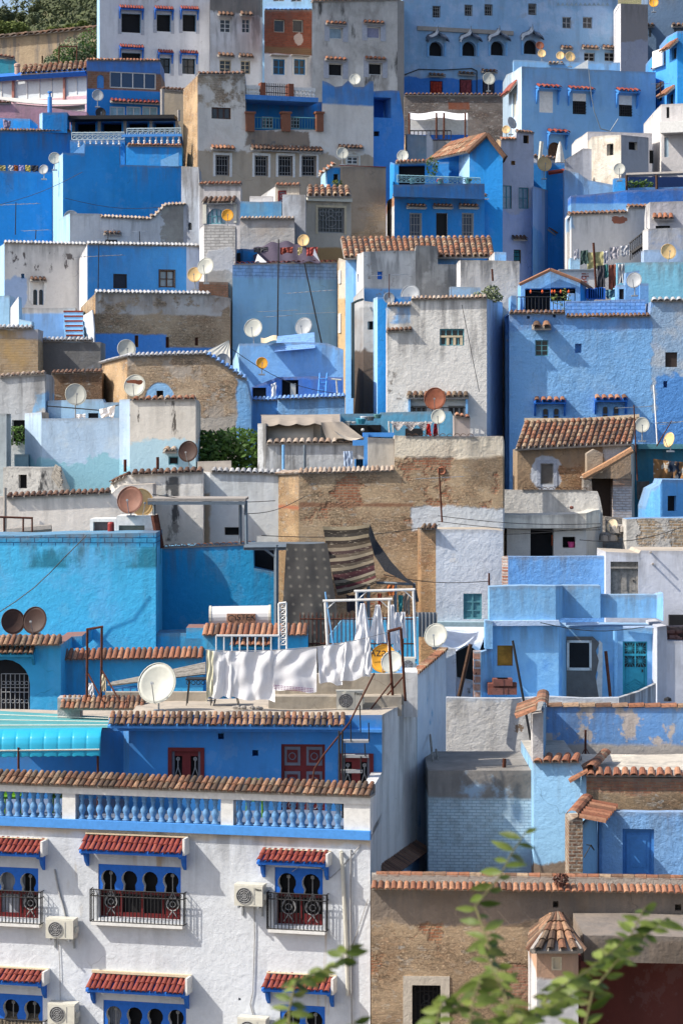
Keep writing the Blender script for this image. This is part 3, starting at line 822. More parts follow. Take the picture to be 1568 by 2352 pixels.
# ================================================================== nearest white house with terrace
def P(b,a=None,m=.3): return ('p',b,a or tuple(q*.72 for q in b),m)
def Zr(y,Y): return ZW(y,Y)
ctx('D')
m_front=wallmat('white lumpy limewash',[P((.60,.625,.66),(.50,.55,.62),.25),((.60,.52,.42),('above',Zr(1925,55),.1)),((.45,.42,.38),('noise',.9,.71,.04,(1,1,.25))),((.46,.38,.28),[('box',-.55,-13,0.1,-10.9,.05),('noise',3.,.56,.05,(1,1,.06))]),((.44,.36,.28),[('box',-7.,-10.4,-4,-8.6,.3),('noise',2.,.60,.05,(1,1,.1))])],.03)
m_side=wallmat('grey stained render',[P((.70,.70,.70),(.52,.52,.52),.4),((.28,.27,.26),('soot',Zr(1640,58),4.,.6)),((.17,.16,.15),('box',.35,-16,.95,Zr(2000,57),.25))],.02)
m_tblue=wallmat('cobalt terrace wall',[P((.04,.20,.56),(.045,.17,.48),.2)],.008,st=.5)
m_deck=wallmat('beige roof screed',[P((.55,.47,.37),(.40,.33,.26),.3)],.01)
N1=House('white_house','nearest white house with red tiled window hoods and a balustraded terrace',[(-200,56.554,1878.4),(850,54.,1914.5),(877,57.2,None)],[m_front,m_side],d=4.4,roof=wallmat('blue terrace floor',[P((.06,.14,.34),(.10,.16,.3),.3)],.01))
N1u=House('x',None,[(-200,59.68,1668),(284,59.4,1668),(297,57.5,1643),(877,57.2,1642),(956,60.6,None)],[m_tblue,m_tblue,m_tblue,m_side],d=3.6,roof=m_deck,into=N1)
F0=N1.fr[0]
ctx('F1')
ORN=(0,3)
moorwin(N1,618,250,1135,415,612,4,orn=(0,3))
moorwin(N1,-150,262,242,412,604,3,orn=(2,),curtain=(.2,.72))
moorwin(N1,650,1103,1168,1270,1470,4,orn=(0,3),curtain=(.02,.2))
moorwin(N1,-130,1055,270,1215,1420,3,orn=(1,2))
for a,b,c,d in ((540,1175,76,172),(-180,290,92,180),(580,1192,945,1043),(-180,300,905,985)):
 hood(N1,a,b,c,d,.48,T_red,.123,M_blue,rows=2,brackets=.42)
 ledge(N1,a+5,c-18,b+12,c,M_cream,.10,'hood_cap')
 ledge(N1,b+2,c+2,b+16,d+10,M_white,.40,'hood_cheek')
ctx('F2')
moorwin(N1,312,270,613,437,648,2,orn=(0,1))
moorwin(N1,345,1130,627,1300,1500,2,orn=(0,1))
for a,b,c,d in ((232,655,170,242),(262,688,948,1040)):
 hood(N1,a,b,c,d,.48,T_red,.128,M_blue,rows=2,brackets=.42)
 ledge(N1,a+5,c-18,b+12,c,M_cream,.10,'hood_cap')
 ledge(N1,b+2,c+2,b+16,d+10,M_white,.40,'hood_cheek')
 ledge(N1,0,0,.1,.1,M_white) if 0 else None
r_,f_,b_=acunit(N1,58,385,235,520,'air conditioner with a ringed fan beside the right two-arch window')
textpart('Fitco',.07,M_iron,r_,f_.w(b_[0]+(b_[1]-b_[0])*.85,b_[4]-.01,b_[2]+.38),f_.th)
acunit(N1,78,1222,255,1360,'air conditioner cut by the bottom edge below the right two-arch window')
ctx('F1')
acunit(N1,288,600,460,725,'air conditioner between the two upper balconies on the nearest white wall')
acunit(N1,300,1130,468,1262,'air conditioner low on the white wall left of the lower four-arch window')
ctx('F2')
m=MB(); Q=lambda x,y,o=-.07: F0.w(*(lambda h: (h[0],o,h[1]))(F0.hit(x,y,o)))
m.path([Q(728,175,0.02),Q(728,180,-.1),Q(738,300),Q(755,660),Q(770,1075)],.045,8);wpart('drain_pipe',m,M_cream2,N1.root)
m=MB();m.path([Q(790,160,0.02),Q(790,170,-.05),Q(786,500),Q(795,1300)],.02,6);wpart('drain_pipe',m,M_grey,N1.root)
def cable(pts,rt,r=.012,mat=None,nm='cable'):
 m=MB(); m.path([Q(x,y,-.03) for x,y in pts],r,4); wpart(nm,m,mat or M_grey,rt)
cable([(183,525),(185,700),(180,900),(175,1050),(158,1130),(180,1215)],N1.root)
cable([(735,270),(850,130)],N1.root); cable([(420,300),(470,265),(600,275),(660,340),(735,270)],N1.root,.008)
cable([(895,470),(800,760),(790,1000)],N1.root,.008)
ctx('F1')
cable([(345,285),(355,340),(378,450),(395,500),(415,590)],N1.root,.022)
cable([(368,735),(376,900),(380,1110)],N1.root,.008)
for x,y in ((70,853),(1150,752),(768,757)): pass
vent(N1,1503,1100,.03,.03,.1)
ctx('D');zl=N1.pt[0].z;up=F0.hit(0,1878)
m=MB();m.box(0,-.12,zl-.08,F0.L+.02,.0,zl+.12);part('terrace_ledge',m,M_azure,N1.root,F0)
ctx('E1');_,zbm=F0.hit(480,745);_,ztp=F0.hit(480,702)
zb0=zl+.12
m=MB();m.box(0,-.05,zbm,F0.L+.02,.27,ztp);part('balustrade_beam',m,M_white,N1.root,F0)
line_coping(N1.root,F0,0,ztp+.03,F0.L+.03,ztp+.03,T_old,sp=.142,over=.14,ln=.52,slope=.42,rows=2)
U1=lambda x: F0.hit(x,800,.1)[0]
ctx('E1');us=[U1(12+50.5*i) for i in range(-2,8)]+[U1(517+55.6*i) for i in range(16)]
piers=[(U1(403),U1(485)),(U1(1395),U1(1472))]
ctx('E2');us+=[U1(92+56*i) for i in range(12)];piers.append((U1(752),F0.L))
balusters(N1.root,F0,us,zb0,zbm,flat('balustrade paint',(.13,.27,.54),.7,sc=14,var=.3),.1,1.35)
for a,b in piers:
 m=MB();m.box(a,-.02,zb0-.1,b,.24,zbm);part('balustrade_pier',m,M_white,N1.root,F0)
m=MB();f1=N1.fr[1];m.box(.25,0,zl-.1,f1.L,.25,ztp+.12);part('side_parapet',m,m_side,N1.root,f1)
ctx('D');f2=N1u.fr[3];_,z_=f2.hit(900,1990)
line_coping(N1.root,f2,-.3,z_,f2.L,z_,T_dark,.15,.3,.5,.6,name='side_ledge')
m=MB();m.box(.0,-.06,-16,f2.L+.0,.1,z_-.05);part('lower_wall',m,wallmat('pale blue limewash',[P((.33,.52,.74),(.25,.42,.64),.3)],.03),N1.root,f2)
ctx('E1')
FB=N1u.fr[2]
hood(N1u,694,2170,246,322,.5,T_old,.143,M_azure,rows=2)
ctx('E1');m=MB();(u0,z1),(u1,z0)=FB.hit(700,328),FB.hit(2385,358);m.box(u0,-.10,z0,FB.L,.01,z1);part('eave_band',m,M_azure,N1.root,FB)
def carved(x0,y0,x1,y1,n):
 fr=FB;o=win(N1u,x0,y0,x1,y1,'none',pane=M_dark,dep=.2);u0,z1=fr.hit(x0,y0);u1,z0=fr.hit(x1,y1)
 f=MB(); e=.07; f.box(u0-.02,-.03,z0,u0+e,.05,z1+.02); f.box(u1-e,-.03,z0,u1+.02,.05,z1+.02); f.box(u0+e,-.03,z1-e,u1-e,.05,z1+.02)
 f.cm=1;f.box(u0+e,.04,z0,u0+e+.06,.10,z1-e);f.box(u1-e-.06,.04,z0,u1-e,.10,z1-e);f.cm=0;um=(u0+u1)/2;f.box(um-.1,.05,z0,um+.1,.13,z1-e);f.box(u0+e,.055,z1-e-.12,u1-e,.125,z1-e);part('frame',f,[M_red,M_trim],o,fr)
 for k in (0,1):
  c=(u0+um)/2 if k==0 else (u1+um)/2; g=MB(); s=.12; zc=z0+(z1-z0)*.28
  ring(g,(c,.1,zc),s,.014,12); g.tube((c-s,.1,zc),(c,.1,zc+.36),.012,4); g.tube((c+s,.1,zc),(c,.1,zc+.36),.012,4); g.tube((c,.1,zc+.3),(c,.1,zc+.5),.014,4); ring(g,(c,.1,zc+.55),.035,.02,6)
  part('ornament',g,M_grey,o,fr)
carved(1060,460,1277,760,2)
ctx('E2');carved(715,497,925,800,2)
door(N1u,352,434,627,900,M_red,.16,(2,3),M_red)
for x,y,w in ((190,490,.07),(-25,385,.07)): vent(N1u,x,y,w,w,.4)
rt=root('metal_stair','rusty metal stair frame leaning at the right end of the blue terrace wall','metal stair',PW(800,860,56.2))
m=MB(); q=lambda x,y,Y=56.2: PW(x,y,Y)
m.path([q(935,-10,57.3),q(880,100,57),q(780,300,56.6),q(620,500,56.2),q(560,590,56),q(545,690,56)],.022,5)
wpart('handrail',m,M_rust,rt)
for i,(a,b,y) in enumerate(((735,900,418),(740,900,512),(728,862,608))):
 m=MB();A,B_=q(a,y),q(b,y);m.box(A.x,A.y,A.z-.03,B_.x,A.y+.3,A.z+.02);wpart('tread',m,M_grey,rt)
for a,b,c,d in ((715,350,720,900),(735,350,738,900),(875,430,880,510),(852,510,852,610),(900,300,903,418),(787,290,790,418),(845,190,850,360),(750,430,752,680)):
 m=MB();m.tube(q(a,b),q(c,d),.025 if a<740 else .015,5);wpart('upright',m,M_iron,rt)
ctx('E1')
rt=root('awning','teal fabric awning with a rounded bright blue front edge over the left terrace','awning',PW(300,640,57))
m=MB(); m.sm=True
x0a,x1a=-60,640
def pr(x,y,Y): return PW(x,y,Y)
A=[pr(-60,222,61.2),pr(680,262,60.4)]; Bf=[pr(-60,338,57.2),pr(690,330,57.)]
m.grid(lambda u,v: A[0].lerp(A[1],u).lerp(Bf[0].lerp(Bf[1],u),v)+Vector((0,0,-.03*math.sin(v*math.pi)+.012*math.sin(v*12.5*2))),30,16)
m.add([Vector(v)-Vector((0,0,.02)) for v in m.v],[tuple(reversed(f)) for f in m.f]);wpart('canopy',m,flat('muted teal canvas',(.10,.34,.36),.7,sc=2),rt)  # canopy top in a duller, greener teal than the front roll
for k in range(3):
 g=MB();t=(k+1)/3.4;a=A[0].lerp(Bf[0],t);b=A[1].lerp(Bf[1],t);g.tube(a+Vector((0,0,.03)),b+Vector((0,0,.03)),.012,4);wpart('seam',g,M_cream2,rt)
m=MB(); m.sm=True
prof=[(0,0),(-.12,-.02),(-.26,-.07),(-.37,-.17),(-.42,-.30),(-.43,-.42),(-.43,-.50),(-.42,-.62)]
def fv(u,v):
 i=min(6,int(v*7)); t=v*7-i; y=prof[i][0]*(1-t)+prof[i+1][0]*t; z=prof[i][1]*(1-t)+prof[i+1][1]*t
 p=Bf[0].lerp(Bf[1]-Vector((.18,0,0)),u); bul=abs(math.sin(u*math.pi*8))**.3*.018
 if v>.99: z+=.02*abs(math.sin(u*math.pi*13))
 return p+Vector((0,y-bul*(v>.1),z))
m.grid(fv,120,21); n_=len(m.v); m.add([Vector(v)+Vector((0,.02,-.01)) for v in m.v],[tuple(reversed(f)) for f in m.f])
wpart('front_roll',m,flat('bright blue canvas',(.02,.36,.62),.28,0,.6,.05),rt)
g=MB();g.tube(Bf[0]+Vector((0,-.45,-.46)),Bf[1]+Vector((-.2,-.45,-.46)),.018,5);wpart('front_tube',g,M_cream2,rt)
for x in (118,615):
 g=MB();a=pr(x,455,56.7);g.tube(a,Vector((a.x,a.y,zl)),.028,6);wpart('post',g,M_rust,rt)
ctx('E1')
rt=root('garden_chair','green plastic chair on the terrace behind the leftmost balusters','chair',PW(75,890,56.6),'green chairs on the terrace')
def chair(rt,c,s=.42):
 x,y,z=c
 m=MB();m.box(x-s/2,y-s/2,z+.42,x+s/2,y+s/2,z+.46);wpart('seat',m,M_green,rt)
 m=MB();m.box(x-s/2,y+s/2-.04,z+.46,x+s/2,y+s/2,z+.9);wpart('backrest',m,M_green,rt)
 for a in (-1,1):
  for b in (-1,1): m=MB();m.tube((x+a*s*.45,y+b*s*.45,z),(x+a*s*.42,y+b*s*.42,z+.42),.02,5);wpart('leg',m,M_green,rt)
M_green=flat('green plastic',(.14,.34,.03),.45)
a=PW(75,890,56.9); chair(rt,(a.x,a.y,zl))
rt=root('garden_chair','green plastic chair just left of the first balustrade pier','chair',PW(385,890,57),'green chairs on the terrace');a=PW(378,890,57.);chair(rt,(a.x,a.y,zl))
ctx('E2');rt=root('garden_chair','green plastic chair in front of the carved red terrace door','chair',PW(180,890,57),'green chairs on the terrace');a=PW(185,890,56.5);chair(rt,(a.x,a.y,zl))
ctx('E1');a=PW(310,800,56.9);rt=root('terrace_table','red topped terrace table between two green chairs behind the balusters','table',(a.x,a.y,zl))
m=MB();m.box(a.x-.42,a.y-.3,zl+.70,a.x+.42,a.y+.3,zl+.74);wpart('table_top',m,flat('red plastic',(.35,.04,.02),.5),rt)
for p_ in (-1,1):
 for q_ in (-1,1): m=MB();m.tube((a.x+p_*.36,a.y+q_*.24,zl),(a.x+p_*.36,a.y+q_*.24,zl+.7),.02,5);wpart('leg',m,M_white,rt)
zd=N1u.pt[3].z
ctx('D')
m_par=wallmat('beige weathered parapet',[P((.42,.37,.30),(.30,.27,.23),.5),((.18,.16,.14),('soot',Zr(1548,59),1.,.7))],.02)
def wallbox(rt,fr,u0,z0,u1,z1,y0,y1,mat,name='parapet'):
 m=MB(); m.box(u0,y0,z0,u1,y1,z1); return part(name,m,mat,rt,fr)
fd=line(0,60.4,1000,60.4)
U=lambda x,f,o=0: f.hit(x,1600,o)[0]
wallbox(N1.root,fd,U(242,fd),zd-.2,U(475,fd),ZW(1590,60.4),0,.25,m_par,'roof_curb')
wallbox(N1.root,fd,U(138,fd),zd-.4,U(190,fd),ZW(1598,60.4),-.5,.1,flat('grey limewash',(.42,.42,.42),.9,bump=.02),'roof_curb')
fs=line(0,58.7,1000,58.7)
wallbox(N1.root,fs,U(617,fs),zd-.2,U(922,fs),ZW(1600,58.7),0,.7,m_par,'roof_step')
fp=line(0,59.3,1000,59.3)
ctx('D2');wallbox(N1.root,fp,fp.hit(550,1000)[0],zd,fp.hit(1120,1000)[0],ZW(935,59.3),0,.25,m_par,'parapet')
wallbox(N1.root,fp,fp.hit(300,1000)[0],zd,fp.hit(552,1000)[0],ZW(990,59.3),0.003,.25,m_par,'parapet')
wallbox(N1.root,fp,fp.hit(1118,1000)[0],zd-.3,fp.hit(1207,1000)[0],ZW(925,59.3),-.003,1.2,m_side,'parapet_corner')
ctx('E1');fe=line(0,59.6,1000,59.6)
u0,zz=fe.hit(378,238);u1,_=fe.hit(905,238);line_coping(N1.root,fe,u0,zz+.1,u1,zz+.1,T_oran,.125,.1,.62,.38,rows=2,name='low_tile_coping')
ctx('D1')
for x,l in ((1250,'black iron table stand left of the cream hanging sheet'),(1420,'black iron table stand half hidden below the hanging sheets')):
 a=PW(x,1100,59.4);rt=root('iron_table',l,'table',(a.x,a.y,zd),'iron tables on the roof deck')
 g=MB(); h=.62 if x<1300 else .3
 for p_ in (-1,1):
  for q_ in (-1,1): g.tube((a.x+p_*.3,a.y+q_*.25,zd),(a.x+p_*.24,a.y+q_*.2,zd+h),.012,4)
 wpart('leg_frame',g,M_iron,rt)
 g=MB(); g.box(a.x-.32,a.y-.26,zd+h,a.x+.32,a.y+.26,zd+h+.03)
 for k in range(5): ring(g,(a.x-.25+k*.12,a.y-.22,zd+h-.06),.05,.008,8)
 wpart('table_top',g,M_iron,rt)
for x,y,l in ((1500,1138,'small heap of stones on the roof deck under the cream sheet'),(1615,1125,'small heap of stones on the roof deck under the big plain sheet')):
 a=PW(x,y,58.5); m=MB()
 for k in range(5):
  b=MB(); r=R(.04,.09); c=Vector((a.x+R(-.15,.15),a.y+R(-.1,.1),zd)); b.lathe(c,[(0,r*.8),(r*.5,r),(r,r*.5)],6); m.add(b.v,b.f)
 solo('stone_heap',m,M_mort,l,'stones','stone heaps on the roof deck')
M_sheet=flat('white cotton',(.80,.80,.82),.85,0,.1,.04)
M_sheetc=flat('cream cotton',(.72,.68,.50),.85,0,.1,.05)
ctx('D2')
YS=58.1
cloth(-118,783,-72,792,1108,1060,YS-.1,'cream sheet at the left end of the roof clothesline',M_sheetc,folds=2,amp=.03,name='hanging_sheet')
cloth(-100,788,42,792,1083,1083,YS,'off-white sheet folded double, second from the left on the roof clothesline',M_sheet,folds=1.5,amp=.05,seed=3)
cloth(38,792,310,786,1085,1108,YS,'widest plain white sheet in the middle left of the roof clothesline',M_sheet,folds=2.5,amp=.09,seed=5)
o=cloth(308,786,575,763,1030,1052,YS,'white sheet with a purple dotted hem on the roof clothesline',M_sheet,folds=1.2,amp=.06,seed=6)
m=MB()
for rr_ in range(3):
 for k in range(26):
  p=PW(309+k*9.6,1006+k*.9+rr_*10,YS-.16); m.tube(p,p+Vector((0,.012,0)),.013,6)
for q_ in range(1): o3=wpart('dotted_hem',m,flat('purple print',(.20,.03,.16),.9),o)
cloth(578,763,745,740,985,1005,YS,'narrow white towel hanging right of the dotted sheet',M_sheet,folds=2,amp=.06,seed=8,taper=8)
cloth(743,738,890,710,985,948,YS,'white sheet hanging crookedly at the right of the roof clothesline',M_sheet,folds=2,amp=.07,seed=9,taper=-25)
cloth(880,708,908,705,950,925,YS-.1,'narrow white cloth at the right end of the roof clothesline',M_sheet,folds=1,amp=.03,seed=12,taper=-15)
pole('clothesline','wire clothesline carrying the white sheets over the roof deck','clothesline',[PW(-125,782,YS),PW(40,792,YS),PW(310,786,YS),PW(575,764,YS),PW(743,738,YS),PW(905,704,YS+.3),PW(1030,670,59)],.008,M_grey)
rt=root('laundry_rack','rusty two-post clothesline frame with a top bar by the air conditioner','clothesline frame',PW(1055,1140,58.9))
q=lambda x,y,Y=59: PW(x,y,Y)
for a,b in ((q(1025,668),q(1055,1140)),(q(1102,650),q(1130,1105))): m=MB();m.tube(a,b,.035,6);wpart('post',m,M_rust,rt)
m=MB();m.tube(q(1020,668),q(1105,645),.035,6);wpart('top_bar',m,M_rust,rt)
for a,b in ((q(1118,950),q(955,1140)),(q(1045,985),q(880,1200,58.3))): m=MB();m.tube(a,b,.02,5);wpart('brace',m,M_rust,rt)
ctx('D1')
rt=root('laundry_rack','tall rusty two-post frame with a top bar left of the large dish','clothesline frame',PW(549,1110,60))
q=lambda x,y,Y=60: PW(x,y,Y)
for a,b in ((q(549,650),q(547,1110)),(q(640,640),q(636,1105))): m=MB();m.tube(a,b,.032,6);wpart('post',m,M_rust,rt)
m=MB();m.tube(q(545,655),q(648,638),.03,6);wpart('top_bar',m,M_rust,rt)
for a,b in ((q(553,930),q(648,1108,59.6)),(q(640,910),q(755,1110,59.4))): m=MB();m.tube(a,b,.022,5);wpart('brace',m,M_rust,rt)
cloth(557,992,590,990,1075,1070,60.2,'striped pale cloth draped on the left rusty post',M_sheet,folds=2,amp=.03,name='hanging_cloth')
cloth(640,935,665,940,1050,1045,59.9,'ochre cloth knotted round the right rusty post',M_cream,folds=2,amp=.03,name='hanging_cloth')
dish(985,992,130,58.3,'largest grey white dish on the roof deck of the nearest house',M_dishw,-14,24,pole=175)
ctx('D2')
r_,f_,b_=acunit(N1u,698,1048,862,1158,'air conditioner unit standing on the sunny roof deck',fr=line(0,58.66,1000,58.66),brackets=False)
textpart('Fitco',.10,M_iron,r_,f_.w(b_[0]+(b_[1]-b_[0])*.85,b_[4]-.01,b_[2]+.38),0)
ctx('D1');m=MB()
for k in range(26):
 t=k/25; a=q(735-30*t,985+22*t,62.6-t*.8); b=q(1290,870+60*t+R(-6,6),62.8-t*.8); m.tube(a+Vector((R(-.15,.15),0,R(-.01,.02))),b,.022,4)
solo('reed_shade',m,M_woodg,'grey reed shade roof sloping behind the large dish','reed shade')
rt=root('blue_bench','small blue wooden frame standing under the reed shade','bench',PW(770,1060,62))
m=MB(); m.path([q(700,1022,62),q(860,1015,62)],.03,4)
wpart('top_rail',m,M_azure,rt);m=MB()
for x in (705,770,820,860): m.tube(q(x,1022,62),q(x,1075,62),.025,4)
wpart('slat',m,M_azure,rt)
# ================================================================== house behind,right of the deck (N2)
ctx('D')
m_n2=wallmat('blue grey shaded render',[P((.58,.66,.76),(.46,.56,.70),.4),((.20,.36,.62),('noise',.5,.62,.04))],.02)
m_bdeck=wallmat('blue painted deck',[P((.16,.34,.70),(.24,.42,.72),.3)],.01)
N2=House('blue_deck_house','house with a blue flat roof and pale blue side wall behind the sheets',[(880,61.5,1551),(957,60.75,1551),(1024,64.2,1495)],[m_par,m_n2],d=.3,roof=m_bdeck)
coping(N2,1,2,T_oran,.22,.03,.2,.1)
m=MB();m.slab([(XW(a,b),b) for a,b in ((880,61.7),(957,61.1),(1022,64.4),(1000,65.3),(880,65.6))],-10,-6.2);wpart('roof_deck',m,m_bdeck,N2.root)
ctx('D2')
o=dish(992,838,88,62.8,'yellow dish lettered in black behind the roof clothesline',M_dishy,-8,20,pole=100)
textpart('Azas',.34,M_iron,o,PW(968,800,62.74),math.radians(-8),ext=.003)
dish(1045,860,70,62.3,'cream white dish overlapping the yellow lettered dish',M_dishw,-12,22,pole=75)
rt,f_,b_=acunit(N2,1120,840,1190,925,'pale grey ventilation box standing on the blue deck',fr=line(0,62.6,1000,62.6),brackets=False)
ctx('E2')
rt=root('ladder','wooden ladder leaning against the pale blue side wall','ladder',PW(1320,575,61.5))
for a in (1285,1322):
 m=MB();m.tube(PW(a,375+(a-1285)*2.5,62.),PW(a+20,570,60.6),.03,4);wpart('rail',m,M_woodg,rt)
# ================================================================== grey slab house and pale brick wall
ctx('E3')
m_pb=wallmat('pale blue painted brick',[('b',(.56,.70,.78),(.50,.66,.75),(.26,.40,.50),.075,.007),(('c',(.30,.28,.26)),('above',ZW(778,59),.05)),((.34,.46,.58),('noise',.8,.6,.05))],.02)
m_slab=wallmat('grey concrete slab',[('c',(.34,.31,.28))],.02)
SL=House('painted_brick_house','low house with pale blue brick wall below a bare grey concrete roof slab',[(-30,59.2,600),(632,59.,600)],[m_pb],d=3.6,roof=m_slab)
line_f=SL.fr[0]
m=MB();a,b=PW(20,512,62.6),PW(628,503,62.6);m.box(a.x,a.y,a.z-.05,b.x,b.y+.2,a.z+.06);wpart('roof_beam',m,M_iron,SL.root)
m=MB();a=PW(445,600,60.);m.tube(PW(445,600,59.6),PW(447,525,59.6),.05,6);wpart('pipe_stub',m,M_rust,SL.root)
m=MB();m.tube(PW(230,538,62),PW(415,534,62),.05,5);solo('floor_pipe',m,M_sky,'pale pipe lying on the grey concrete roof slab','pipe')
# ================================================================== brown fore wall and turret
ctx('F3')
m_brown=wallmat('crumbling earth wall',[('r',(.36,.26,.17),(.50,.37,.24),(.46,.30,.18)),(('b',(.36,.15,.08),(.40,.22,.12),(.38,.28,.18),.07,.012),('noise',.7,.60,.03)),(('p',(.27,.21,.16),(.20,.15,.11),.4),('above',ZW(625,53.4),.18)),(('b',(.36,.17,.11),(.42,.26,.18),(.36,.26,.18),.07,.012),('box',XW(500,53),ZW(1400,53),XW(760,53),ZW(960,53),.35))],.06,st=1.)
FW=House('earth_wall_house','nearest brown earth and brick wall with a tile coping, lower right',[(-386,53.6,402),(2000,53.2,432)],[m_brown],d=.5,cat='wall')
coping(FW,0,1,T_terra,.143,.22,.5,.2,rows=1,base=flat('mortar speckle',(.42,.38,.33),.95,bump=.03,sc=14))
m=MB(); fw=FW.fr[0]
m.prism([(0,FW.pt[0].z),(fw.L,FW.pt[1].z),(fw.L,FW.pt[1].z+.27),(0,FW.pt[0].z+.27)],.16,.40);part('ridge_mortar',m,flat('mortar speckle',(.42,.38,.33)),FW.root,fw);m=MB()
for k in range(int(fw.L/.26)):
 m.ct=random.random(); m.tile((.1+k*.26,.26,FW.pt[0].z+.25+(FW.pt[1].z-FW.pt[0].z)*k*.26/fw.L),(.25,0,R(-.01,.01)),Vector((0,1,0)),Vector((0,0,1)),.10,.105,5)
part('ridge_tiles',m,T_oran,FW.root,fw)
vent(FW,768,505,.06,.07,.3); vent(FW,1535,525,.07,.07,.3); vent(FW,390,1042,.06,.05,.3)
ctx('F2');win(FW,1172,1010,1350,1290,'grille',None,dep=.3,nb=6,surround=flat('peeling cream plaster',(.52,.46,.38),.9,bump=.02),sw=.2)
ctx('F3')
m_tur=wallmat('turret limewash',[P((.55,.54,.54),(.40,.42,.48),.3),((.48,.30,.20),('above',ZW(870,51),.1))],.03)
TU=House('turret_house','small whitewashed chimney turret with a pyramid tile cap on the lower right',[(640,50.4,800),(650,49.6,800),(910,49.6,798)],[m_tur],d=1.9,cat='turret')
win(TU,742,834,806,918,'board',M_cream,M_cream,dep=.06)
a=PW(775,575,50.5); e=[PW(622,798,49.4),PW(925,798,49.4),PW(925,798,49.4)+Vector((-.1,2.2,0)),PW(622,798,49.4)+Vector((.25,2.2,0))]; e[2].x+=.0; I_=line(0,0.0001,1,0.0001)
class WF: W=Matrix.Identity(4)
for i,(p,q2,sp) in enumerate(((e[0],e[1],.17),(e[1],e[2],.17),(e[3],e[0],.17))):
 tileroof(TU.root,WF,p,q2,a-Vector((.06,0,0)),a+Vector((.06,0,0)),T_old,sp*1.2,.26)
m=MB();m.path([e[0],a],.07,6);m.path([e[1],a],.07,6);wpart('hip_ridge',m,M_mort,TU.root);m=MB();m.lathe(a-Vector((0,0,.12)),[(0,.14),(.1,.1),(.18,.03)],7);wpart('finial',m,M_mort,TU.root)
m_dr=wallmat('dark red yard wall',[P((.16,.045,.035),(.12,.04,.03),.2)],.02)
YD=House('yard_shed','concrete lintel over a dark red recess at the bottom right corner',[(945,50.9,700),(2000,50.6,718)],[wallmat('mossy concrete',[('c',(.24,.19,.15))],.03)],d=2.4,cat='shed',zb=ZW(872,50.8))
m=MB();A=PW(900,860,53.);m.box(A.x,52.75,-17,A.x+7,52.95,A.z+.3);wpart('back_wall',m,m_dr,YD.root)
m=MB();A=PW(925,860,51.);m.box(A.x,51.0,-17,A.x+.12,52.74,A.z);wpart('side_wall',m,m_dr,YD.root)
# ================================================================== right front terrace house
ctx('E3')
m_skb=wallmat('light blue limewash',[P((.28,.48,.80),(.20,.38,.74),.3),((.22,.17,.13),('below',ZW(1180,58.5),.25))],.03)
m_peel=wallmat('peeling blue parapet',[P((.14,.29,.66),(.22,.36,.66),.3),((.52,.46,.42),('noise',1.5,.55,.03)),((.46,.42,.38),('below',ZW(430,62.5),.06))],.03)
m_deck2=wallmat('sunlit pale deck',[P((.66,.60,.50),(.54,.48,.40),.3)],.03)
RP=House('right_terrace_house','pale blue house corner with a sunlit flat terrace in the lower right',[(632,58.2,548),(920,57.9,548),(960,57.8,640),(2000,57.4,640)],[m_skb,m_skb,wallmat('weathered brick front',[('b',(.30,.12,.07),(.36,.20,.12),(.30,.22,.15),.075,.012),(('r',(.28,.20,.13),(.36,.26,.16),(.34,.22,.13)),('below',ZW(740,57.6),.12))],.05,st=1.)],d=4.2,roof=m_deck2)
coping(RP,2,3,T_terra,.21,.1,.42,.25,rows=1,dz=.02,base=M_mort)
coping(RP,0,1,T_terra,.21,.14,.42,.28)
ctx('E3');m=MB();A,B_=PW(985,610,57.8),PW(1078,510,60.3)
for k in range(10):
 p=A.lerp(B_,k/10)+Vector((0,0,.08)); m.ct=random.random(); m.tile(p,(B_-A)*.115,Vector((1,0,0)),Vector((0,0,1)),.13,.14,6)
 m.tile(p+Vector((-.05,0,-.06)),Vector((-.45,-.1,-.25)),Vector((0,1,0)),Vector((-.4,0,.9)).normalized(),.10,.12,5)
wpart('ridge_tiles',m,T_oran,RP.root)
PP=House('peeling_parapet','blue parapet wall with cream peeling patches under a row of brick tiles',[(700,62.4,200),(2000,62.2,205)],[m_peel],d=.3,cat='wall')
m=MB(); fr=PP.fr[0]
for k in range(int(fr.L/.42)): m.ct=random.random(); m.tile((.05+k*.42,.1,PP.pt[0].z+.0),(.40,0,.02),Vector((0,1,0)),Vector((0,0,1)),.15,.155,5,.6)
part('coping_bricks',m,T_oran,PP.root,fr)
PI=House('white_pillar','flaking white wall end with a tiled cap beside the peeling blue parapet',[(625,58.1,245),(690,58.1,235),(708,61.8,175)],[wallmat('flaking white brick',[P((.55,.53,.52),(.40,.38,.36),.5),(('b',(.36,.2,.13),(.4,.3,.2),(.4,.35,.3),.08,.015),('noise',1.5,.6,.04))],.06,st=1.),wallmat('pillar blue side',[P((.25,.42,.70),(.3,.45,.68),.3)],.03)],d=.6,cat='wall',zb=ZW(548,58))
m=MB(); A,B_=PW(680,228,58.),PW(690,150,61.8)
for k in range(9):
 p=A.lerp(B_,k/9)+Vector((0,0,.12)); m.ct=random.random(); m.tile(p,(B_-A)*.12,Vector((1,0,0)),Vector((0,0,1)),.15,.16,6)
 if k<8: m.tile(p+Vector((-.12,0,-.08)),Vector((-.5,0,-.2)),Vector((0,1,0)),Vector((-.3,0,.9)).normalized(),.12,.14,5)
wpart('tile_cap',m,T_oran,PI.root)
m=MB();a=PW(955,495,60.4);m.tube(a,PW(955,345,60.4),.03,6);m.tube(PW(935,495,60.2),PW(955,455,60.4),.012,4);m.tube(PW(978,495,60.2),PW(955,455,60.4),.012,4);solo('rust_post',m,M_rust,'short rusty post standing on the tiled edge of the sunlit terrace','post')
m_cob2=wallmat('rough blue court wall',[P((.22,.40,.80),(.14,.30,.74),.3)],.06,st=1.)
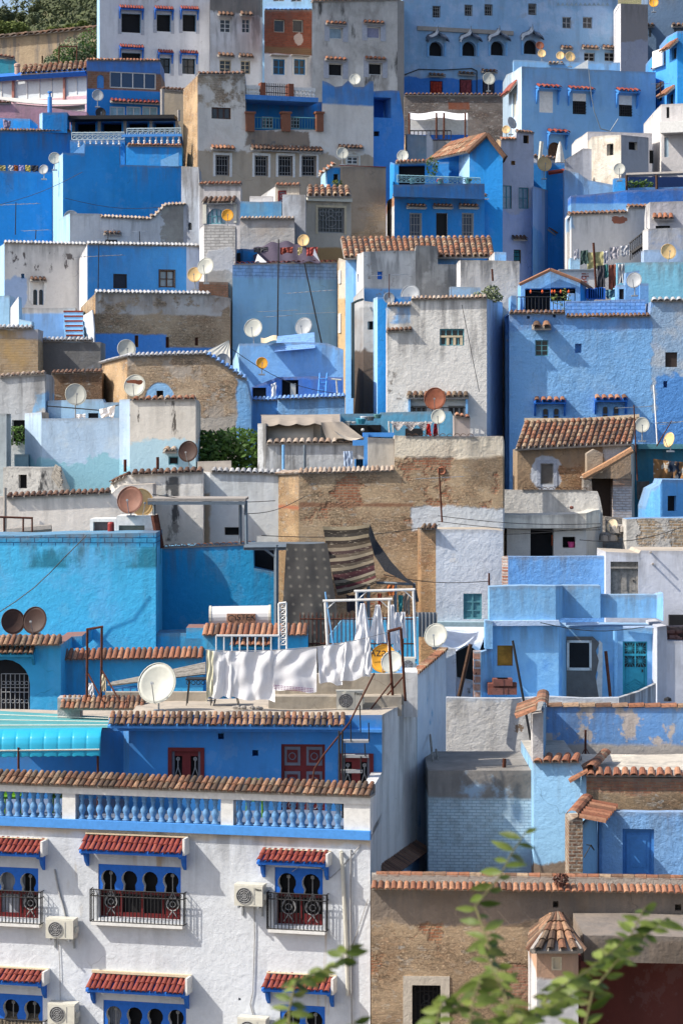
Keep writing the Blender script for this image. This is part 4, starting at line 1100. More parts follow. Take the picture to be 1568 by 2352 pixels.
m_smooth=wallmat('smooth blue court wall',[P((.13,.29,.72),(.18,.36,.76),.3)],.01)
CW=House('court_wall','blue court wall with a blue door below the weathered brick front',[(1040,56.8,850),(1060,56.7,855),(2000,56.4,870)],[m_cob2],d=.35,cat='wall')
door(CW,1187,965,1385,1290,flat('blue door paint',(.07,.23,.62),.5),.2,(1,1),handle=False)
BP=House('brick_pier','narrow crumbling brick pier with a sloping tile cap beside the blue court',[(852,56.,912),(938,56.,905)],[wallmat('raw brick pier',[('b',(.26,.12,.07),(.36,.24,.15),(.45,.38,.30),.085,.02),((.48,.42,.34),('noise',1.6,.58,.04))],.07,st=1.)],d=1.0,cat='pier')
m=MB(); A,B_=PW(870,905,55.9),PW(960,800,57.2)
for k in range(7):
 p=A.lerp(B_,k/7)+Vector((0,0,.08)); m.ct=random.random(); m.tile(p,(B_-A)*.16,Vector((1,0,0)),Vector((0,0,1)),.15,.16,6)
 m.tile(p+Vector((.15,0,-.03)),Vector((.62,0,-.12)),Vector((0,1,0)),Vector((.2,0,.9)).normalized(),.11,.12,5)
wpart('tile_cap',m,T_terra,BP.root)
BQ=House('court_side_wall','pale blue side wall between the brick pier and the court',[(938,56.2,940),(1030,56.8,850)],[m_skb],d=.3,cat='wall')
m=MB();m.path([PW(960,1065,55.9),PW(985,1068,55.9),PW(1010,1100,55.9),PW(990,1065,55.9),PW(945,1145,55.9)],.012,4);solo('loose_cable',m,M_iron,'loose dark cable coil hanging on the pale blue side wall','cable')
ctx('F3');a=PW(800,350,53.3);m=MB();leaves(m,a,(.17,.13,.14),200,.04,5);solo('dry_bush',m,flat('dry brown twigs',(.10,.04,.03),.9),'dry brown bush growing on the tile coping of the nearest earth wall','bush')
# ================================================================== cyan houses on the left
def blk(name,label,chain,mats,**k): return House(name,label,chain,mats,**k)
def cy_(b=CYA): return b
ctx('D1')
m_cy=wallmat('bright cyan limewash',[P((.05,.38,.74),(.09,.40,.76),.35)],.025)
m_cy2=wallmat('cyan wall with block courses',[P((.06,.41,.78),(.12,.42,.80),.5),((.03,.20,.34),[('noise',.8,.52,.06,(1,1,.5)),('above',ZW(268,71),.03)]),(('b',(.04,.30,.56),(.06,.34,.60),(.012,.10,.24),.15,.014),('above',ZW(135,71),.02))],.03)
m_cys=wallmat('cyan plaster toned for shade',[P((.02,.29,.64),(.04,.30,.6),.3)],.035)  # deeper copy of the cyan, the wall's shade put into its colour
m_rdeck=wallmat('oxide red roof paint',[P((.24,.055,.035),(.18,.05,.04),.3)],.01)
M1=blk('cyan_house','cyan house with an arched grilled window and two rows of eave tiles',[(-460,65.5,752),(383,65.3,752)],m_cy,d=3.,roof=m_rdeck)
coping(M1,0,1,T_old,.15,.28,.5,.42,rows=1)
hood(M1,-150,226,768,815,.35,T_old,.135,M_cyanp := flat('cyan fascia',(.03,.28,.52),.7),brackets=.3)
fr=M1.fr[0];o=door(M1,-118,843,190,1240,M_dark,.2,(1,1),M_wood,name='window',arch=True,handle=False)
u0,z1=fr.hit(8,935); u1,z0=fr.hit(180,1165); g=MB()
for k in range(7): u=u0+(u1-u0)*k/6; g.tube((u,.06,z0),(u,.06,z1),.012,4)
for z in (z0,(z0+z1)/2,(z0+z1)/2+.12,z1): g.tube((u0,.06,z),(u1,.06,z),.012,4)
for k in range(6):
 for zz in (.25,.75): ring(g,(u0+(u1-u0)*(k+.5)/6,.06,z0+(z1-z0)*zz),.05,.008,8)
part('window_grille',g,M_grey,o,fr)
M1b=blk('cyan_parapet','long low cyan wall carrying a single row of curved tiles',[(386,66.5,845),(1274,66.3,832)],m_cy,d=.35,cat='wall')
coping(M1b,0,1,T_terra,.158,.2,.5,.46)
blk('cyan_box','small cyan box with an oxide red top beside the tiled eave',[(386,68.,702),(515,68.,697),(552,69.4,664)],m_cys,d=1.6,roof=m_rdeck,cat='planter',zb=ZW(775,68))
blk('cyan_box','small cyan ledge box with a red top left of the solar water heater',[(1168,67.6,645),(1320,67.6,645)],m_cy,d=1.3,roof=m_rdeck,cat='planter',zb=ZW(712,67.6))
CB=blk('cyan_tall_house','tall plain cyan wall with block courses along its top edge',[(-460,71.2,78),(978,70.8,50)],m_cy2,d=2.6)
CC=blk('cyan_shaded_house','deep cyan shaded wall right of the tall block-topped wall',[(960,73.6,148),(1588,73.5,118),(1592,73.5,270),(1726,73.5,300)],m_cys,d=2.)
cope_px(CC,985,146,1580,120,T_terra,sp=.24,over=.05,ln=.25,slope=.1)
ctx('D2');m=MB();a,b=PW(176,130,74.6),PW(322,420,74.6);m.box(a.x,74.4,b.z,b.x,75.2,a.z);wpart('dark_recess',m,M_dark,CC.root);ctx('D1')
CF=blk('cyan_step','low pale cyan step wall at the foot of the shaded cyan wall',[(972,71.,682),(1272,71.,676)],m_cy,d=1.4,cat='wall')
m=MB();m.path([PW(0,545,70.4),PW(100,480,70.4),PW(220,390,70.4),PW(320,295,70.4),PW(420,190,70.3),PW(545,65,70.3)],.014,4);solo('wall_cable',m,M_iron,'dark cable sagging diagonally across the tall cyan wall','cable')
dish(85,606,78,66.2,'dark brown dish seen from behind, leftmost on the cyan house roof',M_dishd,15,15,pole=85,arm=False)
dish(218,598,84,66.,'dark brown dish, right one of the pair on the cyan house roof',M_dishd,-15,15,pole=85)
ctx('D2')
M2=blk('tiled_cyan_house','small cyan house with a tile eave under the solar water heater',[(-139,66.6,690),(518,66.4,690)],m_cy,d=2.6,roof=m_rdeck)
coping(M2,0,1,T_terra,.158,.22,.5,.5)
hood(M2,38,302,722,765,.3,T_terra,.148,M_cyanp)
rt=root('solar_heater','white cylindrical solar water tank with a lettered copper plate on the cyan roof','water heater',PW(130,620,67.4))
A,B_=PW(-90,576,67.4),PW(282,570,67.4);m=MB();m.sm=False;m.tube(A,B_,.58/2*1.0,20);wpart('tank',m,flat('tank white',(.72,.70,.68),.3,0,.5,.05),rt)
for p in (A,B_): m=MB();d_=(B_-A).normalized()*.03;m.tube(p-d_,p+d_,.31,20);wpart('end_cap',m,flat('cap cream',(.62,.58,.48),.4),rt)
m=MB();a,b=PW(10,560,66.9),PW(190,618,66.9);m.box(a.x,67.08,b.z,b.x,67.12,a.z);pl=wpart('name_plate',m,flat('copper plate',(.42,.22,.14),.5),rt)
textpart('iSTEK',.24,M_iron,pl,PW(128,582,67.06));g=MB();c=PW(40,586,67.05)
g.path([c+Vector((.085*math.cos(t),0,.085*math.sin(t))) for t in [math.radians(q) for q in range(60,300,24)]],.013,4);g.tube(c+Vector((.03,0,.08)),c+Vector((.11,0,.03)),.012,4);wpart('emblem',g,M_iron,pl)
for x in (-60,250): m=MB();m.box(PW(x,600,67.3).x,67.2,PW(x,650,67.3).z,PW(x+12,600,67.3).x,67.7,PW(x,600,67.3).z);wpart('stand',m,M_rust,rt)
rt=root('white_railing','white painted metal railing in front of the tiled cyan house','railing',PW(130,790,64.6))
fr=line(0,64.6,100,64.6); u0,z1=fr.hit(-55,695); u1,z0=fr.hit(338,790); m=MB()
m.tube((u0,0,z1),(u1,0,z1),.03,5)
for k in range(9): u=u0+(u1-u0)*k/8; m.tube((u,0,z0-.4),(u,0,z1),.022,5)
part('rail',m,M_white,rt,fr)
rt=root('lattice_panel','tall narrow white lattice panel standing beside the solar tank house','lattice',PW(360,780,64.9))
m=MB(); A=[PW(337,492,65),PW(383,486,65),PW(387,790,65),PW(341,790,65)]
for a,b in zip(A,A[1:]+A[:1]): m.tube(a,b,.028,4)
for k in range(1,8):
 t=k/8; p,q2=A[0].lerp(A[3],t),A[1].lerp(A[2],t); m.tube(p,q2,.016,4)
 p2,q3=A[0].lerp(A[3],t-.125),A[1].lerp(A[2],t-.125); m.tube(p,q3,.014,4); m.tube(p2,q2,.014,4)
wpart('panel',m,M_white,rt)
PC=blk('cyan_terrace_wall','cyan terrace wall behind the rusty spiked fence',[(640,68.6,710),(735,68.6,592),(1213,68.4,583)],m_cy,d=.4,cat='wall')
rt=root('spiked_fence','rusty iron fence of vertical bars with spiked tops','fence',PW(840,760,67.6))
fr=line(0,67.6,100,67.6); u0,z1=fr.hit(472,590); u1,z0=fr.hit(1195,790); m=MB()
for zz in (z1,z0+.2): m.tube((u0,0,zz),(u1,0,zz),.02,4)
n_=28
for k in range(n_+1):
 u=u0+(u1-u0)*k/n_; m.tube((u,0,z0-.3),(u,0,z1+.08),.014,4); m.tube((u,0,z1+.06),(u,0,z1+.2),.022,4,.002)
part('bars',m,M_rust,rt,fr)
def patt_rug():
 g=G('dark rug with pale flowers',.95);x,y,z=g.xyz()
 v=g.n('ShaderNodeCombineXYZ',{0: g.ma('MULTIPLY',x,2.9),1: g.ma('MULTIPLY',z,2.9)}).outputs[0]
 fx=g.ma('SUBTRACT',g.ma('FRACT',g.ma('MULTIPLY',g.ma('ADD',x,g.ma('MULTIPLY',z,.12)),3.8)),.5);fz=g.ma('SUBTRACT',g.ma('FRACT',g.ma('MULTIPLY',z,3.8)),.5)
 r=g.ma('SQRT',g.ma('ADD',g.ma('MULTIPLY',fx,fx),g.ma('MULTIPLY',fz,fz)));an=g.ma('ARCTAN2',fx,fz)
 star=g.ma('ADD',.13,g.ma('MULTIPLY',g.ma('COSINE',g.ma('MULTIPLY',an,8.)),.08))
 f=g.rng(g.ma('SUBTRACT',star,r),-.02,.03)
 c=g.mix(g.ma('MULTIPLY',f,.7),g.mix(g.noise(5),(.035,.036,.038),(.075,.073,.07)),(.20,.19,.165));g.t.links.new(c,g.b.inputs[0]);return g.m
cloth(385,116,640,112,735,745,69.7,'huge dark grey flowered rug hanging from the pergola',patt_rug(),name='hanging_rug',cat='rug',folds=1.6,amp=.06,group=None,taper=-40,tr=95,dY=-.4)
def patt_str():
 g=G('striped blanket wool',.95);a=g.n('ShaderNodeAttribute',attribute_name='tint').outputs['Fac']
 r=g.n('ShaderNodeValToRGB',{0: a});cr=r.color_ramp;cr.interpolation='CONSTANT'
 cs=[(.32,.28,.20),(.03,.025,.02),(.05,.045,.04),(.34,.30,.22),(.04,.03,.025),(.10,.08,.06),(.30,.26,.20),(.08,.05,.05),(.16,.13,.10),(.36,.32,.25),(.05,.03,.03),(.12,.10,.08),(.33,.29,.22),(.04,.03,.03),(.09,.03,.04),(.06,.02,.03),(.33,.30,.24),(.08,.07,.05),(.14,.04,.05),(.34,.30,.23),(.05,.04,.03)]
 while len(cr.elements)<len(cs): cr.elements.new(.5)
 for i,c in enumerate(cs): cr.elements[i].position=i/len(cs); cr.elements[i].color=(c[0]*.46,c[1]*.44,c[2]*.42,1)
 x,y,z=g.xyz(); dash=g.rng(g.noise(6,2,g.vec(1,1,9)),.62,.7)
 c=g.mix(g.ma('MULTIPLY',dash,.5),r.outputs[0],(.36,.32,.25));g.t.links.new(c,g.b.inputs[0]);return g.m
m=MB(); m.sm=True; q=lambda x,y,Y: PW(x,y,Y)
a,b,c_,d_=q(612,8,71.4),q(908,-6,71.4),q(950,362,69.6),q(706,440,69.4)
nu,nv=20,63
def fb(u,v):
 p=a.lerp(b,u).lerp(d_.lerp(c_,u),v); return p+Vector((0,.07*math.sin(u*6+v*5)-.15*math.sin(v*math.pi),-.09*math.sin(v*math.pi)*(1-.3*u)-.05*math.sin(u*math.pi)))
m.grid(fb,nu,nv); m.t=[(j+.5)/nv for j in range(nv) for i in range(nu)]
n_=len(m.v); t_=list(m.t); m.add([Vector(v)+Vector((0,.012,-.008)) for v in m.v],[tuple(reversed(f)) for f in m.f]); m.t=t_+t_
solo('striped_blanket',m,patt_str(),'brown and cream striped blanket stretched over the pergola end','blanket')
m=MB(); m.sm=True
T0=[q(908,-6,71.5),q(945,95,71.),q(1040,230,70),q(1130,330,69.4),q(1190,372,69.),q(1215,480,68.9)]
T1=[q(900,60,70.4),q(935,190,70.2),q(1000,290,69.6),q(1090,335,69.),q(1175,378,68.8),q(1195,485,68.7)]
for i in range(5): m.add([T0[i],T0[i+1],T1[i+1],T1[i],T0[i]+Vector((0,.02,.01)),T0[i+1]+Vector((0,.02,.01)),T1[i+1]+Vector((0,.02,.01)),T1[i]+Vector((0,.02,.01))],[(0,3,2,1),(4,5,6,7)])
solo('black_tarp',m,flat('black tarpaulin',(.022,.022,.024),.6,bump=.03),'black tarpaulin curving down from the striped blanket','tarpaulin')
rt=root('pergola','grey steel pergola frame over the rug covered terrace','pergola',PW(320,600,71))
def beam(a,b,r=.05,nm='beam',mt=None,n=4): m=MB();m.tube(a,b,r,n);return wpart(nm,m,mt or M_steel,rt)
m=MB();a,b=q(125,128,71.5),q(622,118,71.5);m.box(a.x,70.4,a.z-.09,b.x,73.4,a.z+.02);wpart('roof_sheet',m,M_steel,rt)
beam(q(120,140,70.4),q(622,135,70.4),.07);beam(q(322,125,70.4),q(322,640,70.4),.07,'post');beam(q(132,-60,72),q(135,130,72),.05,'post');beam(q(442,150,73),q(442,640,73),.04,'post')
beam(q(240,145,70.4),q(318,205,70.4),.035,'brace');beam(q(440,180,70.6),q(520,150,70.6),.025,'brace');beam(q(898,370,70),q(898,620,70),.05,'post');beam(q(1066,365,70),q(1066,620,70),.05,'post');beam(q(950,362,70),q(1190,372,69.4),.04)
for i,(x,y,w_,h_,c,l) in enumerate(((970,430,30,110,(.30,.06,.03),'red garment hanging in the shade under the black tarp'),(1040,375,50,75,(.42,.13,.04),'orange cloth hanging at the back of the tarp shelter'),(1100,440,34,120,(.03,.20,.22),'teal garment hanging below the tarp'),(1138,430,45,140,(.28,.22,.18),'beige cloth bag hanging below the tarp end'),(790,440,60,110,(.05,.04,.05),'dark bundle hanging between rug and poles'),(850,420,40,150,(.04,.10,.22),'navy garment hanging left of the tarp shelter'))):
 cloth(x-w_/2,y,x+w_/2,y,y+h_,y+h_*.9,69.6+i*.05,l,flat('cloth %d' % i,c,.9),name='hanging_garment',folds=2,amp=.04,taper=4)
for nm_,bx,ps,br,Y,l in (('laundry_rack',((612,477),(1048,465)),((628,477,645,800),(1030,466,1028,790)),(),62.6,'nearer white painted clothesline frame'),('laundry_rack',((808,416),(1190,405)),((825,416,833,790),(1180,406,1196,840)),(),64.4,'farther white painted clothesline frame with the taller posts')):
 rt=root(nm_,l+' above the fence','clothesline frame',PW(ps[0][2],ps[0][3],Y),'white clothesline frames')
 m=MB();m.tube(q(*bx[0],Y),q(*bx[1],Y),.035,6);wpart('top_bar',m,M_white,rt)
 for a in ps: m=MB();m.tube(q(a[0],a[1],Y),q(a[2],a[3],Y),.038,6);wpart('post',m,M_white,rt)
 for s_,a in ((1,ps[0]),(-1,ps[1])): m=MB();m.tube(q(a[0],a[1]+60,Y),q(a[0]+60*s_,a[1]+4,Y),.015,4);wpart('brace',m,M_white,rt)
pole('thin_pole','thin pale pole with a small lamp leaning before the flowered rug','pole',[PW(684,790,63),PW(628,420,63)],.02,M_sky)
for i,(x,y,y2,l,tp) in enumerate(((862,492,745,'white cloth pinched at its top, leftmost under the white frame',-38),(955,500,745,'white cloth gathered to a point in the middle of the white frame',-42),(1042,500,750,'white cloth gathered at the right post of the nearer frame',-32),(1080,548,800,'crumpled pale towel right of the gathered white cloths',-20),(1112,545,715,'small white shirt at the right end under the farther frame',-6))):
 cloth(x-12,y,x+15,y,y2-20,y2,63.4+.1*i,l,M_sheet,folds=2,amp=.07,seed=20+i,taper=tp,name='hanging_cloth')
# ================================================================== light blue terrace house right (N3)
ctx('D3')
m_n3=wallmat('light blue limewash house',[P((.22,.44,.80),(.30,.52,.84),.3),((.15,.34,.74),('noise',.8,.60,.08))],.03)
m_wt=wallmat('spotted white terrace wall',[P((.62,.60,.57),(.50,.46,.40),.35),((.26,.18,.12),('noise',1.8,.66,.02)),((.52,.58,.66),('above',ZW(1120,65.5),.1))],.05)
m_ws=wallmat('streaked grey render',[P((.50,.54,.58),(.38,.42,.48),.4),((.12,.12,.13),('soot',ZW(1020,67),1.5,.9))],.02)
TW=blk('terrace_wall','spotted white terrace wall curving up in front of the light blue house',[(84,66.5,1083),(1165,65.7,1085),(1290,67.3,None),(1395,68.9,995)],[m_wt,m_ws,m_ws],d=.3,cat='wall')
m=MB();m.box(TW.pt[0].x,66.8,TW.pt[0].z-.9,TW.pt[1].x+2,69.2,TW.pt[0].z-.8);wpart('terrace_floor',m,m_n3,TW.root)
N3=blk('light_blue_house','light blue house with stepped terraces and a teal metal door',[(352,68.8,388),(768,68.8,383),(812,70.4,381),(1048,70.3,381),(1053,70.5,441),(1400,70.3,439),(1442,69.2,427)],m_n3,d=.6,yb=610)
N3b=blk('x',None,[(374,68.86,600),(786,68.86,600),(836,70.62,640),(1412,70.42,640)],m_n3,d=1.6,into=N3)
for a in (((330,600),(785,596),(795,628),(325,632)),((832,612),(1035,608),(1040,624),(832,626)),((1190,634),(1412,632),(1416,642),(1190,646))):
 ledge4(N3,a,flat('sunlit ledge blue',(.50,.62,.80),.8,bump=.02),.16)  # paler than the wall: sunlight on the ledge tops put into the colour
win(N3b,402,756,500,885,'none',pane=flat('orange curtain',(.55,.26,.04),.8,var=.5,sc=3),dep=.15)
fr=N3b.fr[2];M_open=flat('patched concrete',(.17,.16,.15),.95,bump=.03,sc=3)
m=MB();m.prism([fr.hit(*p) for p in ((835,700),(1000,700),(1042,740),(1020,790),(1038,850),(1018,950),(1040,1090),(835,1090))],-.03,.02);part('render_patch',m,M_open,N3.root,fr)
m=MB();m.prism([fr.hit(*p) for p in ((1038,720),(1060,740),(1062,860),(1058,1090),(1016,1090),(1020,990),(1034,930),(1012,870),(1036,800))],-.025,.02);part('pale_patch',m,M_white,N3.root,fr)
m=MB();u0,z1=fr.hit(838,722);u1,z0=fr.hit(994,912);m.box(u0,-.045,z0,u1,-.032,z1);part('dark_opening',m,M_dark,N3.root,fr)
m=MB(); u0,z1=fr.hit(838,722); u1,z0=fr.hit(994,912)
for b in ((u0,z0,u0+.07,z1),(u1-.07,z0,u1,z1),(u0,z0,u1,z0+.08),(u0,z1-.07,u1,z1)): m.box(b[0],-.07,b[1],b[2],.0,b[3])
part('opening_frame',m,M_white,N3.root,fr)
o=door(N3b,1188,730,1342,1100,M_teal,.14,(1,1),M_teal)
g=MB(); u0,z1=fr.hit(1200,738); u1,z0=fr.hit(1334,892)
g.box(u0,.03,z0,u1,.04,z1);part('door_glass',g,M_dark,o,fr);g=MB()
for i in range(2):
 for j in range(2):
  c=(u0+(u1-u0)*(i+.5)/2,.02,z0+(z1-z0)*(j+.5)/2); hw,hh=(u1-u0)/4,(z1-z0)/4
  for k in range(12): a=math.pi*k/6; s_=min(hw/max(.01,abs(math.cos(a))),hh/max(.01,abs(math.sin(a)))); g.tube(c,(c[0]+s_*math.cos(a),.02,c[2]+s_*math.sin(a)),.008,4)
g.box((u0+u1)/2-.02,.005,z0,(u0+u1)/2+.02,.03,z1); g.box(u0,.005,(z0+z1)/2-.03,u1,.03,(z0+z1)/2+.03)
for s_ in (1,.6): c=((u0+u1)/2,z0-.55); g.path([(c[0]-.33*s_,.03,c[1]),(c[0],.03,c[1]+.2*s_),(c[0]+.33*s_,.03,c[1]),(c[0],.03,c[1]-.2*s_),(c[0]-.33*s_,.03,c[1])],.014,4)
part('door_ironwork',g,M_teal,o,fr)
m=MB();m.path([PW(1142,660,70.2),PW(1140,1080,70.2)],.07,8);wpart('drain_pipe',m,M_sky,N3.root)
def stick(x0,y0,x1,y1,Y,r,mat,name,label,cat='pole',Y1=None): return pole(name,label,cat,[PW(x0,y0,Y),PW(x1,y1,Y1 or Y)],r,mat)
stick(1110,1075,1082,792,70,.05,M_rust,'rusty_beam','rusty upright beam leaning between the drain pipe and the black opening')
stick(163,1075,236,748,65.8,.06,M_wood,'wooden_prop','thick dark wooden prop leaning on the mottled blue wall')
stick(640,1500,499,725,63.5,.035,M_iron,'black_pole','long thin black pole leaning in front of the spotted white wall',Y1=63.8)
stick(351,380,351,302,70,.03,M_rust,'rebar_stub','rusty rod sticking up from the corner of the light blue parapet')
m=MB()
for k in range(15):
 x=345+(k % 5)*28+R(-4,4); y=1062-(k // 5)*28; p=PW(x,y,68.3); m.ct=R(0,.6); m.box(p.x,p.y-R(0,.2),p.z,p.x+.30,p.y+.3,p.z+.19) if (k // 5<2 or k % 5 in (1,2,3)) else None
solo('brick_stack',m,tinted('stacked bricks',[(.30,.10,.06),(.22,.08,.06),(.40,.20,.14),(.5,.45,.4)]),'stack of dark red bricks on the light blue terrace floor','bricks')
HB=blk('hollow_brick_pier','ragged pier of hollow red bricks beside the dark opening',[(256,68.6,795),(312,68.6,795)],wallmat('hollow brick',[('b',(.42,.14,.07),(.5,.3,.22),(.45,.45,.48),.22,.03),((.05,.02,.02),('noise',7.,.60,.02))],.05),d=.5,cat='pier')
blk('low_blue_wall','short light blue garden wall receding beside the hollow brick pier',[(300,68.4,798),(375,68.8,775)],m_n3,d=.4,cat='wall')
blk('mottled_wall','mottled blue and white broken wall left of the dark opening',[(60,69.2,772),(142,69.1,780),(150,69.3,960),(262,69.2,985)],wallmat('mottled wall',[P((.42,.46,.52),(.20,.32,.55),.5),((.12,.12,.12),('noise',1.8,.6,.05))],.05),d=.4,cat='wall')
m=MB();a,b=PW(60,740,71.5),PW(345,1100,71.5);m.box(a.x,71.5,b.z,b.x,71.7,a.z);m2=m;solo('dark_hole_sheet',m2,M_iron,'black sheet for the shaded hole behind the hollow brick pier','shed')  # near-black sheet gives the hole behind the pier its shade
m=MB(); m.sm=True; a,b,c_,d_=q(40,625,72.8) if 0 else PW(40,638,72.8),PW(335,640,72.8),PW(285,786,69.4),PW(60,770,69.4)
m.grid(lambda u,v: a.lerp(b,u).lerp(d_.lerp(c_,u),v)+Vector((0,0,.12*math.sin(u*7+v*3)*v-.25*math.sin(v*math.pi)*.6)),24,12)
m.add([Vector(v)-Vector((0,0,.02)) for v in m.v],[tuple(reversed(f)) for f in m.f]);solo('white_tarp',m,flat('white tarpaulin',(.62,.68,.76),.6,bump=.02,sc=3),'crumpled white tarpaulin roof between the round dish and light blue house','tarpaulin')
blk('blue_stub_wall','stubby light blue wall end left of the orange curtained window',[(326,68.5,598),(374,68.5,604)],m_n3,d=.5,cat='wall',yb=778)
ctx('D2');dish(1320,692,76,68.2,'cream dish on the mottled wall right of the white clothesline frames',M_dishw,-16,24,pole=80)
ctx('D3')
m_rb=wallmat('rough bright blue limewash',[P((.16,.36,.80),(.22,.42,.84),.3)],.05,st=.9)
RB=blk('rough_blue_wall','rough bright blue terrace wall above the stepped light blue parapet',[(436,73.2,200),(470,73.1,198),(1084,73.,196)],[wallmat('crumbled brick edge',[('b',(.34,.13,.08),(.5,.4,.35),(.5,.48,.46),.09,.02)],.06),m_rb],d=.4,cat='wall')
m_pg=wallmat('pale grey blue render',[P((.56,.58,.64),(.46,.50,.58),.3)],.02)
WD=blk('wooden_door_house','pale rendered house with a weathered wooden door high in its wall',[(1082,72.6,168),(1290,72.5,178),(1302,72.5,160),(2000,72.3,158)],m_pg,d=2.5,roof=m_deck)
door(WD,1112,230,1285,470,M_woodg,.2,(3,1),M_woodg)
m=MB();fr=WD.fr[0];u0,z1=fr.hit(1108,228);u1,z0=fr.hit(1290,268);m.box(u0+.02,-.0,z0-.03,u1-.02,.1,z0+.02);part('door_lintel',m,M_woodg,WD.root,fr)
for x,y in ((1362,172),(1375,246)): m=MB();f_=WD.face(x);u,z=f_.hit(x,y);m.tube((u,.1,z),(u,-.28,z+.02),.035,6);part('spout',m,M_mort,WD.root,f_)
PB=blk('x',None,[(1404,69.35,640),(1462,69.5,632),(1468,69.5,728),(2000,69.5,732)],m_pg,d=2.6,into=WD)
hb=wallmat('stacked hollow bricks',[('b',(.20,.07,.05),(.40,.28,.25),(.10,.04,.03),.16,.03),((.03,.015,.012),('noise',6.,.55,.03))],.08)
blk('hollow_brick_heap','wall of dark hollow bricks stacked at the right picture edge',[(1462,70.,640),(2000,70.,620)],hb,d=.5,yb=734,cat='bricks')
m=MB();a,b=PW(1480,565,72.25),PW(1640,632,72.25);m.box(a.x,72.2,b.z,b.x,72.6,a.z);wpart('wall_opening',m,M_dark,WD.root)
m=MB();m.lathe(PW(1470,1105,67.5),[(0,.11),(.08,.1),(.12,.02)],8);solo('dark_pot',m,M_iron,'dark overturned pot at the corner below the hollow bricks','pot')
m_wsh=wallmat('white lumpy shutter house',[P((.58,.62,.68),(.50,.56,.64),.4),((.62,.62,.62),('noise',1.,.64,.03))],.05)
WS=blk('shutter_house','blue white lumpy house with a closed pale teal shutter',[(18,74.4,28),(345,74.3,28),(440,74.3,36)],m_wsh,d=1.9,roof=m_deck)
win(WS,190,430,305,592,'shut',dep=.1,nh=2,surround=M_white if 0 else None)
ledge(WS,20,605,345,636,flat('teal stained ledge',(.34,.48,.54),.9),.25)
ctx('D2');WP=blk('tan_pilaster','narrow sunlit tan brick pilaster left of the shutter house',[(1215,74.8,28),(1228,74.5,28),(1322,74.4,28)],wallmat('tan lumpy pilaster',[('r',(.44,.26,.13),(.55,.36,.20),(.36,.16,.08))],.06,st=1.),d=1.6,cat='wall')
coping(WP,1,2,T_old,.16,.2,.4,.3,rows=1)
m=MB();m.sm=True;a,b=PW(1195,548,73.6),PW(1330,548,73.6);m.grid(lambda u,v: a.lerp(b,u)+Vector((0,.03*math.sin(u*36),-v*.75)),60,3);solo('corrugated_sheet',m,M_galv,'short corrugated metal sheet at the foot of the tan pilaster','metal sheet')
# ================================================================== brown brick house
ctx('C2')
m_bb=wallmat('brown rubble and brick',[('r',(.35,.26,.17),(.49,.37,.24),(.44,.27,.16)),(('b',(.34,.13,.07),(.36,.2,.12),(.36,.27,.18),.085,.014),('noise',.6,.60,.03)),((.28,.15,.09),[('box',XW(470,76),ZW(985,76),XW(1180,76),ZW(962,76),.05)]),(P((.70,.62,.49),(.58,.48,.37),.35),('above',ZW(672,77),.12)),(P((.52,.56,.60),(.45,.48,.52),.3),('box',XW(1165,76),ZW(1140,76),XW(2400,76),ZW(985,76),.12))],.06,st=1.)
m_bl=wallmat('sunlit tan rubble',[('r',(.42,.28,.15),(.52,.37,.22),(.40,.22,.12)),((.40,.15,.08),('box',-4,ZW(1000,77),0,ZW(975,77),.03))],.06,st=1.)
BB=blk('brown_brick_house','large brown rubble and brick wall across the centre',[(306,78.4,785),(462,76.4,778),(1060,76.2,762),(1064,76.2,536),(1500,76.1,545),(1741,76.1,540),(1750,76.6,575)],[m_bl,m_bb],d=2.5,roof=m_deck)
coping(BB,1,2,T_pale,.38/2,.12,.4,.5); coping(BB,0,1,T_pale,.2,.12,.4,.3)
cope_px(BB,1130,545,1560,545,T_dark,sp=.3,over=.03,ln=.28,slope=.06)
m=MB(); fr=BB.fr[1]; u,z=fr.hit(1355,760)
ctx('C2');frr=BB.fr[3];u,z=frr.hit(1358,758);ring(m,(u,-.01,z),.11,.035,10);part('brick_ring',m,flat('old brick',(.30,.12,.07),.9),BB.root,frr)
ctx('C2');A3_=blk('raised_parapet','pale square parapet block left of the whitewashed wall top',[(895,76.8,548),(1058,76.8,556)],wallmat('dirty pale parapet',[P((.50,.47,.42),(.36,.34,.31),.4),((.24,.24,.24),('above',ZW(590,77),.1))],.02),d=1.2,cat='wall')
rt=root('blue_gate','bright blue wooden gate and post beside the pale parapet block','gate',PW(850,740,77.6))
m=MB();a,b=PW(870,520,77.6),PW(898,745,77.6);m.box(a.x,77.5,b.z,b.x,77.7,a.z);m.box(PW(800,0,77.5).x,77.5,PW(0,600,77.6).z,a.x,77.72,PW(0,565,77.6).z);a=PW(860,520,79);m.box(a.x,77.72,PW(0,545,78).z,PW(1055,0,79).x,77.95,PW(0,518,78).z);wpart('post',m,M_azure,rt)
for k in range(5): m=MB();a=PW(810+k*11,685,77.4);m.box(a.x,77.4,ZW(745,77.4),a.x+.11,77.45,a.z);wpart('slat',m,M_azure,rt)
cloth(742,635,800,632,735,738,77.2,'pale blue garment draped on the line before the blue gate',flat('pale blue cotton',(.42,.52,.68),.9),name='hanging_garment',folds=3,amp=.06)
antenna(1360,1080,1340,740,75.2,'thin rusty mast with yagi in front of the brown wall',((.82,1.5,9,8),),.03)
m_gw=wallmat('grey streaked whitewash',[P((.52,.54,.56),(.38,.39,.40),.5),((.14,.14,.14),('soot',ZW(600,79),2.2,.9)),((.17,.17,.17),('noise',1.5,.66,.04,(1,1,.4)))],.03)
GW=blk('grey_court_house','grey streaked house with a cream box room and canvas awning on top',[(205,80.4,462),(255,80.2,460),(258,80.2,590),(880,80.,582)],[m_gw],d=3,roof=M_conc)
